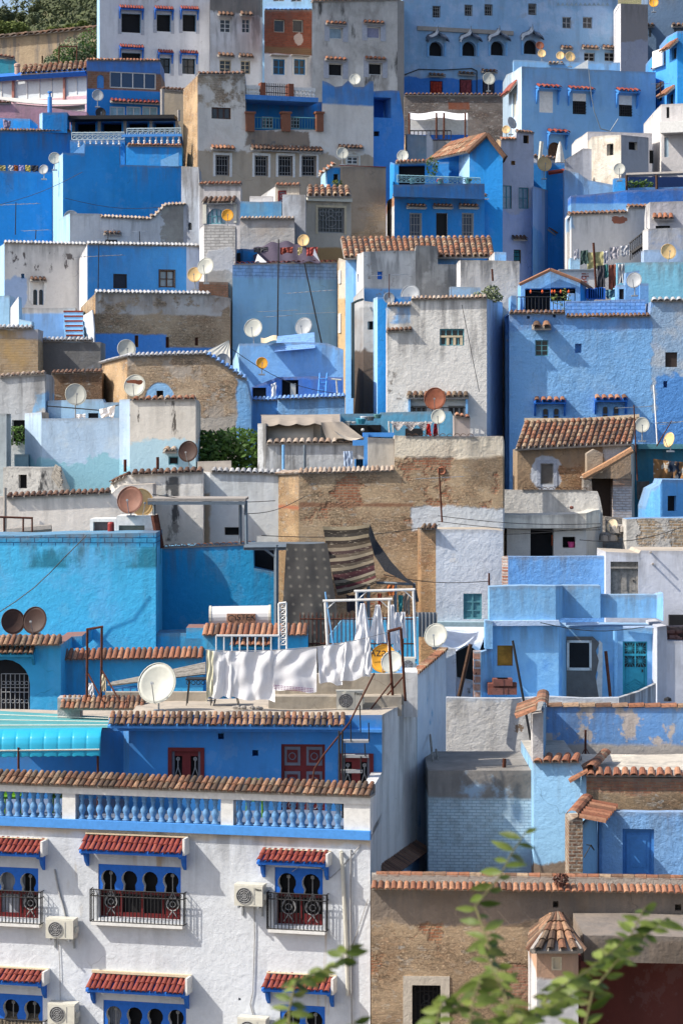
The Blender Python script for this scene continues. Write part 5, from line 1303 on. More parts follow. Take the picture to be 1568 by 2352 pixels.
cope_px(GW,262,590,870,585,T_pale,sp=.37,over=.12,ln=.4,slope=.4)
for x in (366,500): m=MB();m.tube(PW(x,595,79.8),PW(x,750,79.8),.05,6);wpart('post',m,M_sky if x<400 else M_steel,GW.root)
CR=blk('x',None,[(236,81.6,455),(598,81.6,455),(604,82.6,455),(780,82.6,460)],wallmat('cream box room',[P((.56,.50,.42),(.46,.41,.34),.3)],.01),d=2.,into=GW)
m=MB(); m.sm=True
def pn(u,v): a=PW(258,470,81.5).lerp(PW(555,470,81.5),u); b=PW(272,580,81.3).lerp(PW(552,578,81.3),u); return a.lerp(b,v)+Vector((0,-.16*math.sin(v*math.pi)*min(1,6*min(u,1-u)+.2),0))
m.grid(pn,14,8);wpart('cream_panel',m,flat('cream sheet metal',(.58,.52,.44),.5,sc=2),GW.root)
m=MB(); m.sm=True; a,b,c_,d_=PW(228,410,83),PW(720,402,83),PW(722,455,80.9),PW(228,466,80.9)
m.grid(lambda u,v: a.lerp(b,u).lerp(d_.lerp(c_,u),v)+Vector((0,0,-.07*v*abs(math.sin(u*14)))),50,6); m.add([Vector(v)-Vector((0,0,.02)) for v in m.v],[tuple(reversed(f)) for f in m.f])
solo('canvas_awning',m,flat('taupe canvas',(.34,.29,.24),.9,sc=3),'taupe canvas awning with a scalloped edge over the cream box room','awning')
blk('roof_lip','rusty roof sheet on the taupe awning',[(222,83.2,405),(718,83.2,402)],M_mort,d=1.6,yb=412,cat='roof sheet')
m=MB(); m.sm=True; a,b,c_,d_=PW(600,455,80.8),PW(735,450,80.8),PW(870,552,79.6),PW(705,555,79.8)
m.grid(lambda u,v: a.lerp(b,u).lerp(d_.lerp(c_,u),v)+Vector((0,.1*math.sin(u*8),-.4*math.sin(v*math.pi)*(1-u))),16,12); m.add([Vector(v)+Vector((0,.02,-.01)) for v in m.v],[tuple(reversed(f)) for f in m.f])
solo('grey_tarp',m,flat('grey brown canvas',(.24,.21,.18),.9,sc=3),'grey brown canvas sail sagging right of the cream box room','tarpaulin')
m=MB();m.sm=True;m.grid(lambda u,v: PW(680+175*u,500+50*u**.7+14*math.sin(u*3)*1+20*v*math.sin(math.pi*u),79.5-v*.6),16,4);solo('cream_sail',m,flat('pale canvas strip',(.52,.45,.36),.9),'pale canvas strip curving across the dark terrace opening','tarpaulin')
TB=blk('blue_terrace_house','light blue terrace parapet with laundry bowls right of the canvas awning',[(725,84.6,400),(970,84.6,400),(975,84.6,392),(1415,84.4,385),(1440,84.4,440)],wallmat('blue terrace render',[P((.12,.34,.58),(.16,.38,.66),.3)],.02),d=1.2)
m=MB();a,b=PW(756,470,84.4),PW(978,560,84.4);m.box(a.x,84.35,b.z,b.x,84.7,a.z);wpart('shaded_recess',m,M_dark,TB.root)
for x,y,c,l,r in ((770,455,(.45,.5,.5),'pale plastic bowl at the left end of the terrace parapet',.28),(806,452,(.7,.7,.7),'white bottle crate among the laundry on the terrace parapet',.2),(850,450,(.05,.3,.42),'crumpled teal bag on the terrace parapet',.42),(868,425,(.72,.72,.75),'heap of white laundry on the parapet between bowls',.28),(910,430,(.14,.16,.17),'dark grey wash bucket on the parapet',.34),(955,415,(.10,.25,.25),'dark teal bucket near the rolled mats on the parapet',.32)):
 r *= .45;m=MB();p=PW(x,y+14,84.1);m.lathe(p,[(0,r*.7),(r*.9,r),(r,r*.85),(r*1.02,r*.2)],9);solo('laundry_bucket',m,flat('bucket'+l[:8],c,.6,bump=.05,sc=3),l,'bucket','laundry buckets on the terrace parapet')
m=MB();p=PW(863,488,83.6);m.lathe(p-Vector((0,0,.13)),[(0,.02),(.02,.05),(.05,.06),(.09,.05),(.11,.02)],12);solo('globe_lamp',m,M_white,'small white globe hanging below the teal bag','globe')
m=MB(); m.sm=True; a,b,c_,d_=PW(1025,450,82.4),PW(1300,450,82.4),PW(1275,488,81),PW(1060,490,81)
m.grid(lambda u,v: a.lerp(b,u).lerp(d_.lerp(c_,u),v)+Vector((0,0,.1*math.sin(u*17+v*3)*v)),40,6)
def zeb():
 g=G('zebra cloth',.9);n_=g.noise(2.2,2,g.vec(1,1,4));g.t.links.new(g.mix(g.rng(g.ma('SINE',g.ma('MULTIPLY',n_,60.)),-.2,.2),(.06,.05,.05),(.45,.42,.40)),g.b.inputs[0]);return g.m
solo('patterned_awning',m,zeb(),'black and white swirl patterned cloth awning on thin posts','awning')
m=MB();a,b=PW(1130,492,83.8),PW(1240,540,83.8);m.box(a.x,83.8,b.z,b.x,84.1,a.z);solo('dark_space_box',m,M_iron,'dark box painting the shade below the swirl patterned cloth','opening')  # solid dark box stands for the shade under the cloth
for x in (1030,1055,1262): pole('thin_post',{1030: 'white thin post at the left end of the swirl patterned awning',1055: 'pale blue thin post just inside the swirl patterned awning',1262: 'thin post at the right end of the swirl patterned awning'}[x],'post',[PW(x,530,82),PW(x-4,445,82)],.025,M_white,'posts of the patterned awning')
for i,(x,c,l) in enumerate(((1275,(.5,.02,.02),'bright red cloth hanging left of the small cream dish'),(1318,(.28,.02,.03),'dark red cloth hanging behind the small cream dish'))): cloth(x-9,462,x+10,462,535,540,80.4+i*.2,l,flat('red cloth%d' % i,c,.9),name='hanging_garment',folds=2,amp=.05,taper=-10)
dish(1315,305,70,80.8,'rust red dish facing the camera before the white tower',M_dishr,-6,16,pole=235)
dish(1336,418,46,79.8,'small cream dish just below the rust red one',M_dishw,-8,18,pole=125)
blk('pink_stub','small pinkish wall with a sloping tile top right of the small cream dish',[(1437,80.5,410),(1535,80.5,432)],wallmat('pinkish render',[P((.50,.42,.38),(.42,.34,.3),.3)],.01),d=1.2,cat='wall')
cope_px(HOUSES[-1],1437,412,1535,432,T_terra,sp=.18,over=.12,ln=.35,slope=.3)
# ================================================================== white terrace house,orange roof house (right)
ctx('C3')
m_wp=wallmat('thick white limewash',[P((.80,.76,.66),(.66,.61,.52),.35)],.05)
m_wgr=wallmat('greyed white wall',[P((.64,.62,.57),(.52,.50,.46),.3)],.03)
WT=blk('white_terrace_house','white lumpy terrace house with a black doorway and pink bucket',[(418,77.,1032),(575,76.9,1036),(960,76.9,1024),(1048,78.6,1000)],m_wp,d=1.8,yb=1118)
WT2=blk('x',None,[(463,77.3,1105),(960,77.25,1105),(1040,78.7,1100)],m_wgr,d=1.8,into=WT)
win(WT2,610,1120,755,1300,'none',pane=M_dark,dep=.5)
win(WT2,812,1172,892,1242,'none',pane=M_dark,dep=.5)
m=MB();p=PW(867,1242,77.5);m.lathe(p,[(0,.09),(.17,.115),(.175,.125),(.195,.125),(.2,.02)],12);solo('pink_bucket',m,flat('pink plastic',(.75,.10,.30),.45),'pink plastic bucket standing in the small window opening','bucket')
m=MB();m.sm=True;cloth(742,1160,756,1160,1225,1225,77.6,'orange red cloth hanging inside the black doorway',flat('orange cloth',(.55,.12,.04),.9),name='hanging_garment',folds=1,amp=.02)
WB=blk('terrace_back_wall','pale terrace back wall partly in shadow above the white terrace house',[(443,79.6,877),(700,79.5,883),(1030,79.4,887),(1046,79.4,930),(1062,79.4,1010)],wallmat('pale back wall',[P((.72,.69,.64),(.6,.57,.53),.3)],.05),d=.35,cat='wall')
cope_px(WB,560,880,965,882,T_dark,sp=.3,over=.02,ln=.3,slope=.05)
m=MB();p=PW(868,998,78.2);m.lathe(p,[(0,.04),(.04,.07),(.08,.06),(.1,.02)],8);solo('clay_pot',m,flat('clay',(.20,.07,.05),.8),'small dark clay pot on the white terrace edge','pot')
for i,(ya,yb_) in enumerate(((1040,1090),(1075,1128),(1150,1110))):
 pole('overhead_wire',('upper','middle','lower')[i]+' sagging wire crossing in front of the white terrace house','wire',[PW(30+k*170,ya+(yb_-ya)*k/6+24*math.sin(math.pi*k/6),75.5) for k in range(7)],.010,M_iron,n=4)
m_or=wallmat('tan earth render',[P((.34,.24,.15),(.27,.18,.11),.5),((.52,.55,.60),('ell',XW(715,83.4),ZW(770,83.4),.55,.62,.16)),(('r',(.34,.20,.11),(.40,.27,.16),(.36,.18,.1)),('box',XW(800,83),ZW(880,83),XW(960,83),ZW(730,83),.2)),((.46,.46,.48),('box',XW(1080,83),ZW(700,83),XW(1250,83),ZW(610,83),.15))],.05)
OH=blk('orange_roof_house','tan earth walled house with a curved orange tile roof',[(528,83.6,625),(1240,83.4,597),(1262,84.6,590)],[m_or,m_wp],d=2.2)
f=OH.fr[0]; (a0,b0),(a1,b1)=f.hit(514,622,-.25),f.hit(1242,588,-.25)
t0,t1=f.hit(572,452,2.3),f.hit(1292,428,2.3)
n_=3
for i in range(1):
 tileroof(OH.root,f,(a0,-.25,b0),(a1,-.25,b1),(t0[0],2.3,t0[1]),(t1[0],2.3,t1[1]),T_oran,.19,.36)
m=MB();m.path([f.w(t0[0],2.3,t0[1]+.02),f.w((t0[0]+t1[0])/2,2.3,(t0[1]+t1[1])/2-.05),f.w(t1[0],2.3,t1[1]+.02)],.13,7);wpart('ridge',m,flat('lichen mortar',(.36,.30,.22),.95,bump=.03),OH.root)
win(OH,672,712,755,845,'sash',M_grey,flat('dusty pane',(.16,.14,.12),.4),dep=.1,nv=1,nh=0,surround=flat('blue grey plaster',(.42,.46,.54),.9,bump=.03),sw=.12)
LT=blk('x',None,[(938,82.4,800),(1080,82.3,735),(1240,82.2,632)],wallmat('lean-to earth',[P((.34,.24,.16),(.28,.19,.12),.4)],.06),d=1.2,into=OH,yb=806)
CH=blk('x',None,[(965,82.2,650),(1010,82.2,622),(1062,82.2,648)],wallmat('chimney earth',[P((.36,.28,.2),(.3,.2,.13),.4)],.08),d=.7,into=OH,yb=770)
for x in (1000,1028): vent(CH,x,683,.085,.10,.2)
m=MB();m.path([PW(940,800,82.1),PW(1075,728,82.),PW(1250,625,81.9)],.12,6);wpart('lean_to_ridge',m,flat('orange mortar',(.40,.22,.12),.95,bump=.03),OH.root)
m=MB();a,b=PW(990,805,83.2),PW(1135,1060,83.2);m.box(a.x,83.1,b.z,b.x,83.3,a.z);wpart('recess',m,flat('dark brown recess',(.09,.06,.045),.9),OH.root)
OP=blk('x',None,[(1128,82.3,790),(1245,82.3,780)],wallmat('white pink brick pier',[('b',(.50,.46,.46),(.56,.50,.48),(.42,.34,.3),.09,.015),(('b',(.40,.22,.14),(.40,.26,.18),(.34,.26,.2),.09,.015),('above',ZW(860,82),.08))],.04),d=1.3,into=OH)
OQ=blk('x',None,[(945,82.4,800),(992,82.4,800),(997,82.4,880)],wallmat('pale rubble jamb',[('r',(.4,.34,.28),(.5,.46,.42),(.34,.24,.18))],.05),d=.8,into=OH)
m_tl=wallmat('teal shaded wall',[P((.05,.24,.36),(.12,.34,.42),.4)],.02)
TE=blk('teal_corner_house','teal and grey corner house right of the orange roof',[(1262,85.,600),(1350,84.8,590),(1440,84.8,600),(2000,84.8,640)],m_tl,d=2)
ledge(TE,1275,590,1700,620,M_tealw,.5)
def patt_q():
 g=G('brown blue quilt',.95);n_=g.noise(1.6,3,g.vec(1,1,.5));c=g.mix(g.rng(n_,.45,.5),(.02,.03,.06),(.30,.16,.07));c=g.mix(g.rng(g.noise(5,2),.6,.64),c,(.5,.45,.38));g.t.links.new(c,g.b.inputs[0]);return g.m
cloth(1380,682,1640,705,815,810,83.9,'dark quilt with brown and blue patches hanging at the right edge',patt_q(),name='hanging_quilt',cat='quilt',folds=4,amp=.07,group=None)
cloth(1275,825,1355,822,935,945,84.2,'dull grey brown cloth hanging below the teal ledge',flat('dull cloth',(.16,.14,.12),.9),name='hanging_garment',folds=2,amp=.05)
dish(1310,470,47,83.2,'pale grey dish at the right end of the orange tile roof',M_dishw,-5,15,pole=100)
dish(1478,563,46,83,'cream dish with rusty middle turned sideways at the right edge',M_dishc,-52,15,pole=70)
antenna(1280,820,1258,345,82.,'dark mast with small yagi beside the orange tile roof',((.97,1.3,7,12),),.028)
antenna(1400,605,1495,445,83.6,'leaning mast with crossed aerial right of the orange roof',((.95,1.2,5,-35),(.9,1.1,2,60)),.022)
m_bl2=wallmat('vivid sky blue limewash',[P((.12,.36,.82),(.2,.44,.86),.3)],.04)
BQ2=blk('vivid_blue_house','vivid sky blue broken house corner at the right edge',[(1330,80.2,985),(1366,80.,872),(1424,79.6,842),(1436,79.6,812),(2000,80.6,818)],m_bl2,d=2)
win(BQ2,1470,915,1525,1010,'none',pane=M_dark,dep=.2)
WR=blk('white_brick_parapet','white parapet with exposed crumbling brick under a bright blue edge',[(1212,77.2,1062),(1330,77.1,1056),(2000,77.,1050)],wallmat('white over brick',[P((.58,.56,.52),(.46,.42,.38),.4),(('b',(.42,.28,.16),(.5,.4,.28),(.52,.48,.42),.10,.02),[('noise',.9,.50,.04),('box',XW(1300,77),ZW(1300,77),XW(1800,77),ZW(1080,77),.3)])],.06,st=1.),d=1.2,cat='wall',roof=m_bl2)
dish(1122,1102,40,78.2,'small pale mesh dish in the ruined corner below the lean-to',M_cream,-40,20,pole=80)
m=MB()
for k in range(14): p=PW(1075+R(0,130),1150+R(-10,60),79-R(0,1)); r=R(.1,.22); m.lathe(p,[(0,r),(r,r*.8),(r*1.2,r*.2)],6)
solo('rubble_heap',m,M_mort,'heap of broken stone and tiles in the ruined corner','rubble')
blk('ruin_wall','broken grey wall stub behind the small mesh dish',[(1040,80.6,1030),(1080,80.5,1045),(1215,80.4,1060)],wallmat('ruin stone',[('r',(.3,.26,.22),(.4,.36,.32),(.26,.18,.13))],.08),d=.6,cat='wall')
cloth(1120,1085,1160,1085,1175,1170,79.2,'grey cloth on the ruined corner beside the mesh dish',M_grey,folds=1,amp=.04,name='hanging_cloth',taper=-6)
# ================================================================== left whites
ctx('C1')
m_w1=wallmat('mould streaked whitewash',[P((.72,.69,.64),(.58,.58,.58),.3),((.10,.10,.10),[('box',XW(1035,77),ZW(1200,77),XW(1110,77),ZW(800,77),.1),('noise',2.2,.48,.06,(1,1,.35))]),((.46,.38,.28),('box',XW(1285,77),ZW(1250,77),XW(1310,77),ZW(900,77),.1)),((.30,.28,.26),('noise',1.2,.66,.03))],.03)
W1=blk('white_streaked_house','white house with a black mould streak and ragged tile coping',[(690,78.3,855),(740,78.,800),(800,77.8,785),(1275,77.6,770)],m_w1,d=2.,roof=m_deck)
cope_px(W1,825,785,1272,768,T_dark,sp=.26,over=.12,ln=.4,slope=.4); cope_px(W1,700,838,800,790,T_dark,sp=.22,over=.12,ln=.4,slope=.4)
W2=blk('white_low_house','plain white wall with small black window behind the steel pergola',[(1268,78.4,762),(1318,78.2,768),(1800,78.,780)],wallmat('plain blue white render',[P((.64,.67,.68),(.54,.60,.66),.3),((.50,.42,.32),('box',XW(1268,78),ZW(1250,78),XW(1315,78),ZW(900,78),.1))],.02),d=1.2,roof=m_deck)
cope_px(W2,1325,768,1800,782,T_white,sp=.24,over=.1,ln=.35,slope=.4)
win(W2,1408,1112,1500,1162,'none',pane=M_dark,dep=.2)
m_w3=wallmat('creamy white render',[P((.72,.66,.60),(.60,.54,.50),.3),((.52,.42,.32),('noise',.6,.62,.03))],.02)
W3=blk('long_white_house','long creamy white wall below the dark fringed tile row',[(-460,76.6,925),(40,76.4,925),(695,76.2,905),(760,76.2,850),(960,76.2,840)],m_w3,d=1.4,roof=m_deck)
cope_px(W3,42,928,690,900,T_dark,sp=.235,over=.14,ln=.5,slope=.3)
rt=root('rooftop_cabin','white rooftop cabin with a maroon doorway and grey shutter below the brown dish','cabin',PW(770,1150,73))
ca=blk('x',None,[(566,73.2,1060),(730,73.1,1058),(735,73.1,1040),(968,73.,1038)],M_white,d=1.4,into=type('o',(),{'root': rt})())
win(ca,586,1078,716,1165,'none',pane=flat('maroon door',(.20,.14,.13),.8),dep=.2);win(ca,746,1100,908,1165,'none',pane=flat('olive grey shutter',(.24,.23,.18),.7),dep=.15)
m=MB();p=PW(697,1150,72.6);m.lathe(Vector((p.x,p.y,ZW(1165,72.6))),[(0,.1),(.36,.1),(.4,.08),(.42,.03)],10);solo('gas_cylinder',m,flat('maroon bottle',(.30,.035,.03),.45,var=.4),'dented maroon gas cylinder by the rooftop cabin doorway','gas cylinder')
stick(1008,1245,970,1035,72.6,.12,M_rust,'rusty_board','rust brown board leaning on the right side of the rooftop cabin','board')
dish(816,940,86,72.9,'large terracotta coloured dish on the rooftop cabin',M_dishb,-10,18,pole=100)
dish(888,955,86,73.6,'cream dish half hidden behind the terracotta one',M_dishc,25,15,pole=95)
rt=root('steel_canopy','grey steel canopy frame with pale roof edge before the white walls','canopy',PW(1250,1200,74.5))
m=MB();a,b=PW(945,930,74.5),PW(1548,936,74.5);m.box(a.x,73.4,a.z-.06,b.x,76.,a.z+.02);wpart('roof_sheet',m,M_mort,rt)
m=MB();m.box(a.x,73.38,a.z-.17,b.x,73.46,a.z-.07);wpart('fascia',m,M_steel,rt)
for x,y in ((968,1165),(1508,1215),(1543,1225)): m=MB();m.tube(PW(x,945,73.7),PW(x,y,73.7),.05,4);wpart('post',m,M_steel,rt)
rt=root('pipe_rail','dark pipe handrail at the left edge before the creamy wall','railing',PW(100,1160,74.4))
m=MB();m.path([PW(-60,1046,74.4),PW(205,1055,74.4)],.035,5);wpart('rail',m,M_rust,rt)
for x in (28,148,204): m=MB();m.tube(PW(x,1048,74.4),PW(x,1162,74.4),.03,5);wpart('post',m,M_rust,rt)
pole('grey_pipe','thick grey pipe lying along the foot of the creamy wall','pipe',[PW(45,1140,75.6),PW(325,1115,75.6)],.12,M_conc)
m_lb=wallmat('faded blue and aqua limewash',[P((.42,.56,.72),(.52,.60,.66),.4),((.28,.52,.62),('below',ZW(690,81),.4)),((.30,.33,.38),('noise',.9,.66,.05,(1,1,.4)))],.02)
m_lb_r=wallmat('cream to aqua render',[P((.58,.55,.50),(.50,.46,.40),.3),((.38,.55,.64),('below',ZW(570,80),.25)),((.10,.09,.08),[('noise',2.4,.60,.03,(1,1,.3)),('above',ZW(560,80),.1)])],.02)
LB=blk('faded_blue_house','faded light blue terrace house with laundry behind its parapet',[(158,82.4,398),(262,81.2,390),(265,81.2,430),(748,81.,425),(750,81.,312),(815,80.8,308)],m_lb,d=2.,roof=m_deck)
LB2=blk('cream_aqua_house','tall house half cream and half aqua with a tile strip on top',[(815,80.6,318),(1228,80.3,312),(1240,80.6,345)],m_lb_r,d=1.8)
cope_px(LB2,830,318,1225,312,T_oran,sp=.38,over=.08,ln=.35,slope=.35)
win(LB2,1058,668,1120,720,'sash',M_tealw,M_dark,dep=.1,nv=1,nh=0)
hood(LB2,1030,1115,622,640,.25,T_pale,.2)
m_mold=wallmat('black moulded whitewash',[P((.52,.51,.48),(.40,.39,.37),.3),((.09,.09,.09),('noise',2.4,.60,.05,(1,1,.4)))],.05)
RL=blk('mouldy_white_house','mouldy white low house with a black window and broken tile fringe',[(22,79.,735),(255,78.8,738),(345,78.8,735),(400,78.8,870)],m_mold,d=1.8)
win(RL,118,782,170,868,'none',M_wood,M_dark,dep=.25)
m=MB()
for k in range(9): a=PW(350-k*3,720+k*9,78.6); b=PW(385+R(-15,15),745+k*15,78.4); m.tube(a,b,R(.02,.05),5)
solo('dry_reeds',m,M_woodg,'bundle of dry grey reeds on the broken corner of the mouldy house','reeds')
LG=blk('grey_edge_house','grey whitewashed house with a plant filled window at the left edge',[(-460,83.6,120),(0,83.4,175),(150,83.3,165),(285,83.2,150),(300,83.6,180)],wallmat('grey white mould',[P((.46,.47,.48),(.34,.34,.35),.5),((.22,.40,.72),('box',XW(215,83),ZW(380,83),XW(300,83),ZW(260,83),.2)),((.13,.13,.13),('soot',ZW(170,83),2.5,.6))],.03),d=2.)
win(LG,78,440,158,575,'none',M_tealw,M_dark,dep=.25)
m=MB();leaves(m,PW(120,535,83.1),(.55,.2,.35),260,.07,3);solo('window_plant',m,T_leaf,'green pot plant filling the dark window at the left edge','plant')
cope_px(LG,0,172,285,152,T_pale,sp=.2,over=.1,ln=.35,slope=.3)
blk('aqua_box','pale aqua water box on the ledge below the plant window',[(92,82.,655),(180,81.9,655)],wallmat('aqua box',[P((.40,.56,.60),(.3,.42,.46),.4)],.01),d=.6,yb=735,cat='tank')
blk('far_left_wall','narrow pale aqua wall sliver along the left picture edge',[(-460,80.5,390),(42,80.5,400),(46,81.5,400)],wallmat('pale aqua sliver',[P((.46,.52,.54),(.38,.42,.44),.4)],.02),d=1.,cat='wall')
stick(34,1165,34,865,76.,.05,M_mort,'drain_pipe_post','beige upright pipe at the left edge of the creamy wall','pipe')
for x,y in ((786,765),(990,750)): stick(x,y,x,y-78,77.9,.05,M_rust,'steel_stub',('left' if x<900 else 'right')+' rusty stub standing on the streaked house tiles','stub')
cloth(478,403,538,400,430,428,81.8,'small white cloth hanging low at the middle of the faded blue terrace',M_sheet,name='hanging_cloth',folds=2,amp=.03)
cloth(622,372,725,345,425,420,81.9,'crumpled white sheet slung over the faded blue parapet',M_sheet,name='hanging_cloth',folds=2,amp=.08,taper=8)
pole('thin_wire','thin wires strung above the faded blue terrace','wire',[PW(300,352,82),PW(430,362,82),PW(620,378,82),PW(745,345,82)],.02,M_iron)
BT=blk('faded_back_parapet','light blue parapet strip behind the faded blue terrace laundry',[(300,83.4,318),(645,83.2,308),(655,83.2,330),(750,83.2,328)],wallmat('parapet blue strip',[P((.30,.46,.74),(.36,.5,.74),.3)],.02),d=.8,cat='wall')
win(BT,555,396,618,440,'none',pane=M_dark,dep=.1)
dish(477,279,70,82.4,'cream dish above the faded blue terrace, left of the rusty patched one',M_dishw,14,20,pole=150)
o=dish(846,223,71,81.4,'cream dish with a large rusty red patch on its face',M_dishw,-6,20,pole=90)
m=MB(); cc=PW(846,200,81.15)
m.prism([(a*.46,b*.46) for a,b in ((-.62,.06),(-.3,.14),(0,.16),(.25,.12),(.5,.14),(.62,.02),(.5,-.16),(.3,-.22),(.1,-.14),(-.2,-.1),(-.55,-.08))],-.006,.006);m.v=[tuple(Vector(v)+cc+Vector((0,-.02+.0*v[0],0))) for v in m.v];wpart('rust_patch',m,M_dishr,o)
dish(1180,636,65,79.4,'dark brown dish beside the fig tree',M_dishd,-14,12,pole=105)
a=PW(1400,800,82);tree('leafy dark green fig tree between the cream aqua house and grey court house',(a.x+.6,82.4,zt(82)),[(PW(1400,650,82.2),(1.4,1.1,.8)),(PW(1500,620,82.6),(1.1,1.,.75)),(PW(1560,700,82),(1.1,1.,1.)),(PW(1290,610,82.4),(.8,.8,.6)),(PW(1430,720,81.4),(1.3,.9,.8))],T_leaf,620,.115,name='fig_tree',cat='tree')
ctx('C1');blk('pale_stub_wall','short cream wall in front of the fig tree',[(1238,80.2,700),(1450,80.1,695)],wallmat('cream stub',[P((.54,.48,.42),(.46,.4,.36),.3)],.01),d=.3,cat='wall')
# ================================================================== upper slope
H=House
def WMt(n,b,a=None,*L,**k): return wallmat(n,[P(b,a,k.pop('m',.3))]+list(L),k.pop('bump',.03),**k)
def soot(y,Y,l=2.,s=.7): return ((.14,.14,.14),('soot',ZW(y,Y),l,s))
m_cob=WMt('cobalt limewash',(.02,.25,.72),(.05,.31,.76))
m_cobd=WMt('deep cobalt wall',(.02,.20,.60),(.04,.24,.60))
m_pal=WMt('pale blue limewash',(.34,.54,.84),(.42,.6,.86))  # also used on sun-facing flanks, putting their light into the colour
m_wht=WMt('upper whitewash',(.60,.60,.60),(.48,.49,.5))
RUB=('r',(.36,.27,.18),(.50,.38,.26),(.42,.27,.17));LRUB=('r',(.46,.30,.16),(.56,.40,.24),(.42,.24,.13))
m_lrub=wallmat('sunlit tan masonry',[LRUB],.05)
ctx('C1')
m_bh=wallmat('brown plastered brick',[RUB,(P((.40,.34,.28),(.34,.27,.2),.4),('noise',.8,.56,.05)),(P((.16,.34,.68),(.22,.4,.7),.3),('box',XW(1485,87),ZW(900,87),XW(2200,87),ZW(180,87),.12)),(P((.42,.38,.33),(.36,.32,.28),.3),('box',XW(1235,87),ZW(700,87),XW(1485,87),ZW(420,87),.1)),(P((.25,.42,.72)),('ell',XW(1005,87),ZW(300,87),.52,.55,.04))],.05)
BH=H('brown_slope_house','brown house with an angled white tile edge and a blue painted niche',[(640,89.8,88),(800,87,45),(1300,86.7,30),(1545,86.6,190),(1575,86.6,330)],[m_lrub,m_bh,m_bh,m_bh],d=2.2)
coping(BH,0,2,T_white,.21); coping(BH,2,3,T_blue,.21)
win(BH,982,255,1025,300,'none',pane=M_dark,dep=.2)
H5b=H('dark_brick_house','low dark brown brick house behind the cream dish on the left',[(325,88.6,152),(640,88.4,142)],[wallmat('dark brown brick',[('r',(.16,.10,.06),(.24,.16,.1),(.2,.1,.06))],.05)],d=2)
coping(H5b,0,1,T_dark,.2)
ctx('C2')
m_sb=WMt('clear light blue wash',(.18,.38,.80),(.24,.44,.82))
LC=H('blue_ledge_house','rough blue front with bright blue tiles below the small blue doorway',[(150,88.6,318),(328,88.4,318),(332,88.2,312),(752,88.,298)],[WMt('ledge blue',(.14,.34,.74)),m_sb,WMt('rough ledge blue',(.20,.38,.72),bump=.06)],d=1.2)
coping(LC,0,1,T_blue,.2); coping(LC,2,3,T_blue,.2)
ctx('B2')
LD=H('small_blue_house','light blue house with a corrugated blue roof patch and round dishes',[(50,93.6,1165),(90,91.8,1058),(560,91.5,1050),(640,91.5,1055),(742,91.4,1095)],[m_pal,m_sb],d=3)
ctx('C2')
LE=H('x',None,[(165,89.9,235),(330,89.8,170),(560,89.7,165),(740,89.6,172)],[WMt('doorway blue',(.05,.17,.62))],d=1.3,into=LD)
win(LE,355,188,460,290,'none',pane=M_dark,dep=.3);win(LE,172,236,258,300,'none',M_teal,M_dark,dep=.15)
m=MB();a=PW(410,210,89.9);m.box(a.x,89.85,ZW(290,89.8),a.x+.2,89.88,a.z);wpart('inner_cloth',m,M_cream2,LD.root)
cloth(290,215,322,200,300,300,88.6,'white towel hanging at the left of the small blue doorway',M_sheet,name='hanging_cloth',folds=1,amp=.05)
rt=root('blue_ladder','blue wooden ladder against the small blue house','ladder',PW(620,275,89))
for x,y in ((590,145),(635,145)): m=MB();m.tube(PW(x-5,280,88.9),PW(x+5,y,89.4),.03,4);wpart('rail',m,M_azure,rt)
for k in range(5): m=MB();y=180+k*24;m.tube(PW(588,y,89.2),PW(638,y,89.2),.02,4);wpart('rung',m,M_azure,rt)
pole('t_post','pale T shaped post standing right of the blue ladder','post',[PW(705,280,88.9),PW(697,185,88.9),PW(665,182,88.9),PW(730,188,88.9)],.03,M_cream2)
ctx('B2');m=MB();a,b,c_,d_=PW(330,1015,92.6),PW(560,990,92.6),PW(565,1085,91.2),PW(308,1108,91.2)
m.grid(lambda u,v: a.lerp(b,u).lerp(d_.lerp(c_,u),v)+Vector((0,0,.035*math.sin(v*44))),6,44);solo('corrugated_roof',m,T_blue,'pale blue corrugated sheet over the small blue house','roof sheet')
m=MB();m.sm=True;m.grid(lambda u,v: PW(225+100*u,1020+32*v-12*u+6*math.sin(u*6),91.6-v*.4),8,3);solo('canvas_flap',m,M_cream,'short beige canvas flap left of the corrugated sheet','canvas')
m=MB();m.sm=True;ctx('B1');a,b,c_,d_=PW(1435,1035,92.5),PW(1440,1045,92.5),PW(1445,1165,90.5),PW(1285,1110,90.5)
m.grid(lambda u,v: a.lerp(b,u).lerp(d_.lerp(c_,u),v)+Vector((0,.04*math.sin(u*30),0)),20,6);solo('beige_sunshade',m,M_cream2,'triangular beige striped sunshade left of the small blue house','sunshade')
ctx('B2')
m_gt=wallmat('peeling greyish tower wash',[P((.70,.68,.64),(.60,.58,.54),.5),((.24,.22,.20),[('noise',1.6,.60,.03),('box',XW(1010,88.7),ZW(1420,88),XW(1190,88.7),ZW(1100,88),.15)]),(P((.22,.40,.76)),[('box',XW(1010,88.7),ZW(930,88.7),XW(1162,88.7),ZW(815,88.7),.05),('noise',.9,.42,.06)]),((.26,.25,.24),('soot',ZW(1085,88.6),.8,.6))],.04)
m_gts=WMt('tower side wash',(.40,.54,.74),(.30,.36,.44),((.10,.10,.11),[('noise',.8,.5,.06,(1,1,.3)),('box',XW(2000,91),-9,XW(1800,93),12,.1)]))
GT=H('grey_white_tower','tall greyish white house with a green framed window high up',[(1015,88.8,825),(1163,88.7,822),(1166,88.7,785),(1640,88.5,775),(1738,92.4,800)],[m_gt,m_gt,m_gt,m_gts],d=2)
coping(GT,2,3,T_pale,.2); coping(GT,0,1,T_pale,.2)
cope_px(GT,1010,985,1172,975,T_dark,sp=.2,over=.2,ln=.4,slope=.5)
win(GT,1345,965,1498,1070,'sash',M_tealw,M_glass,dep=.12,nv=4,nh=1,sw=.05)
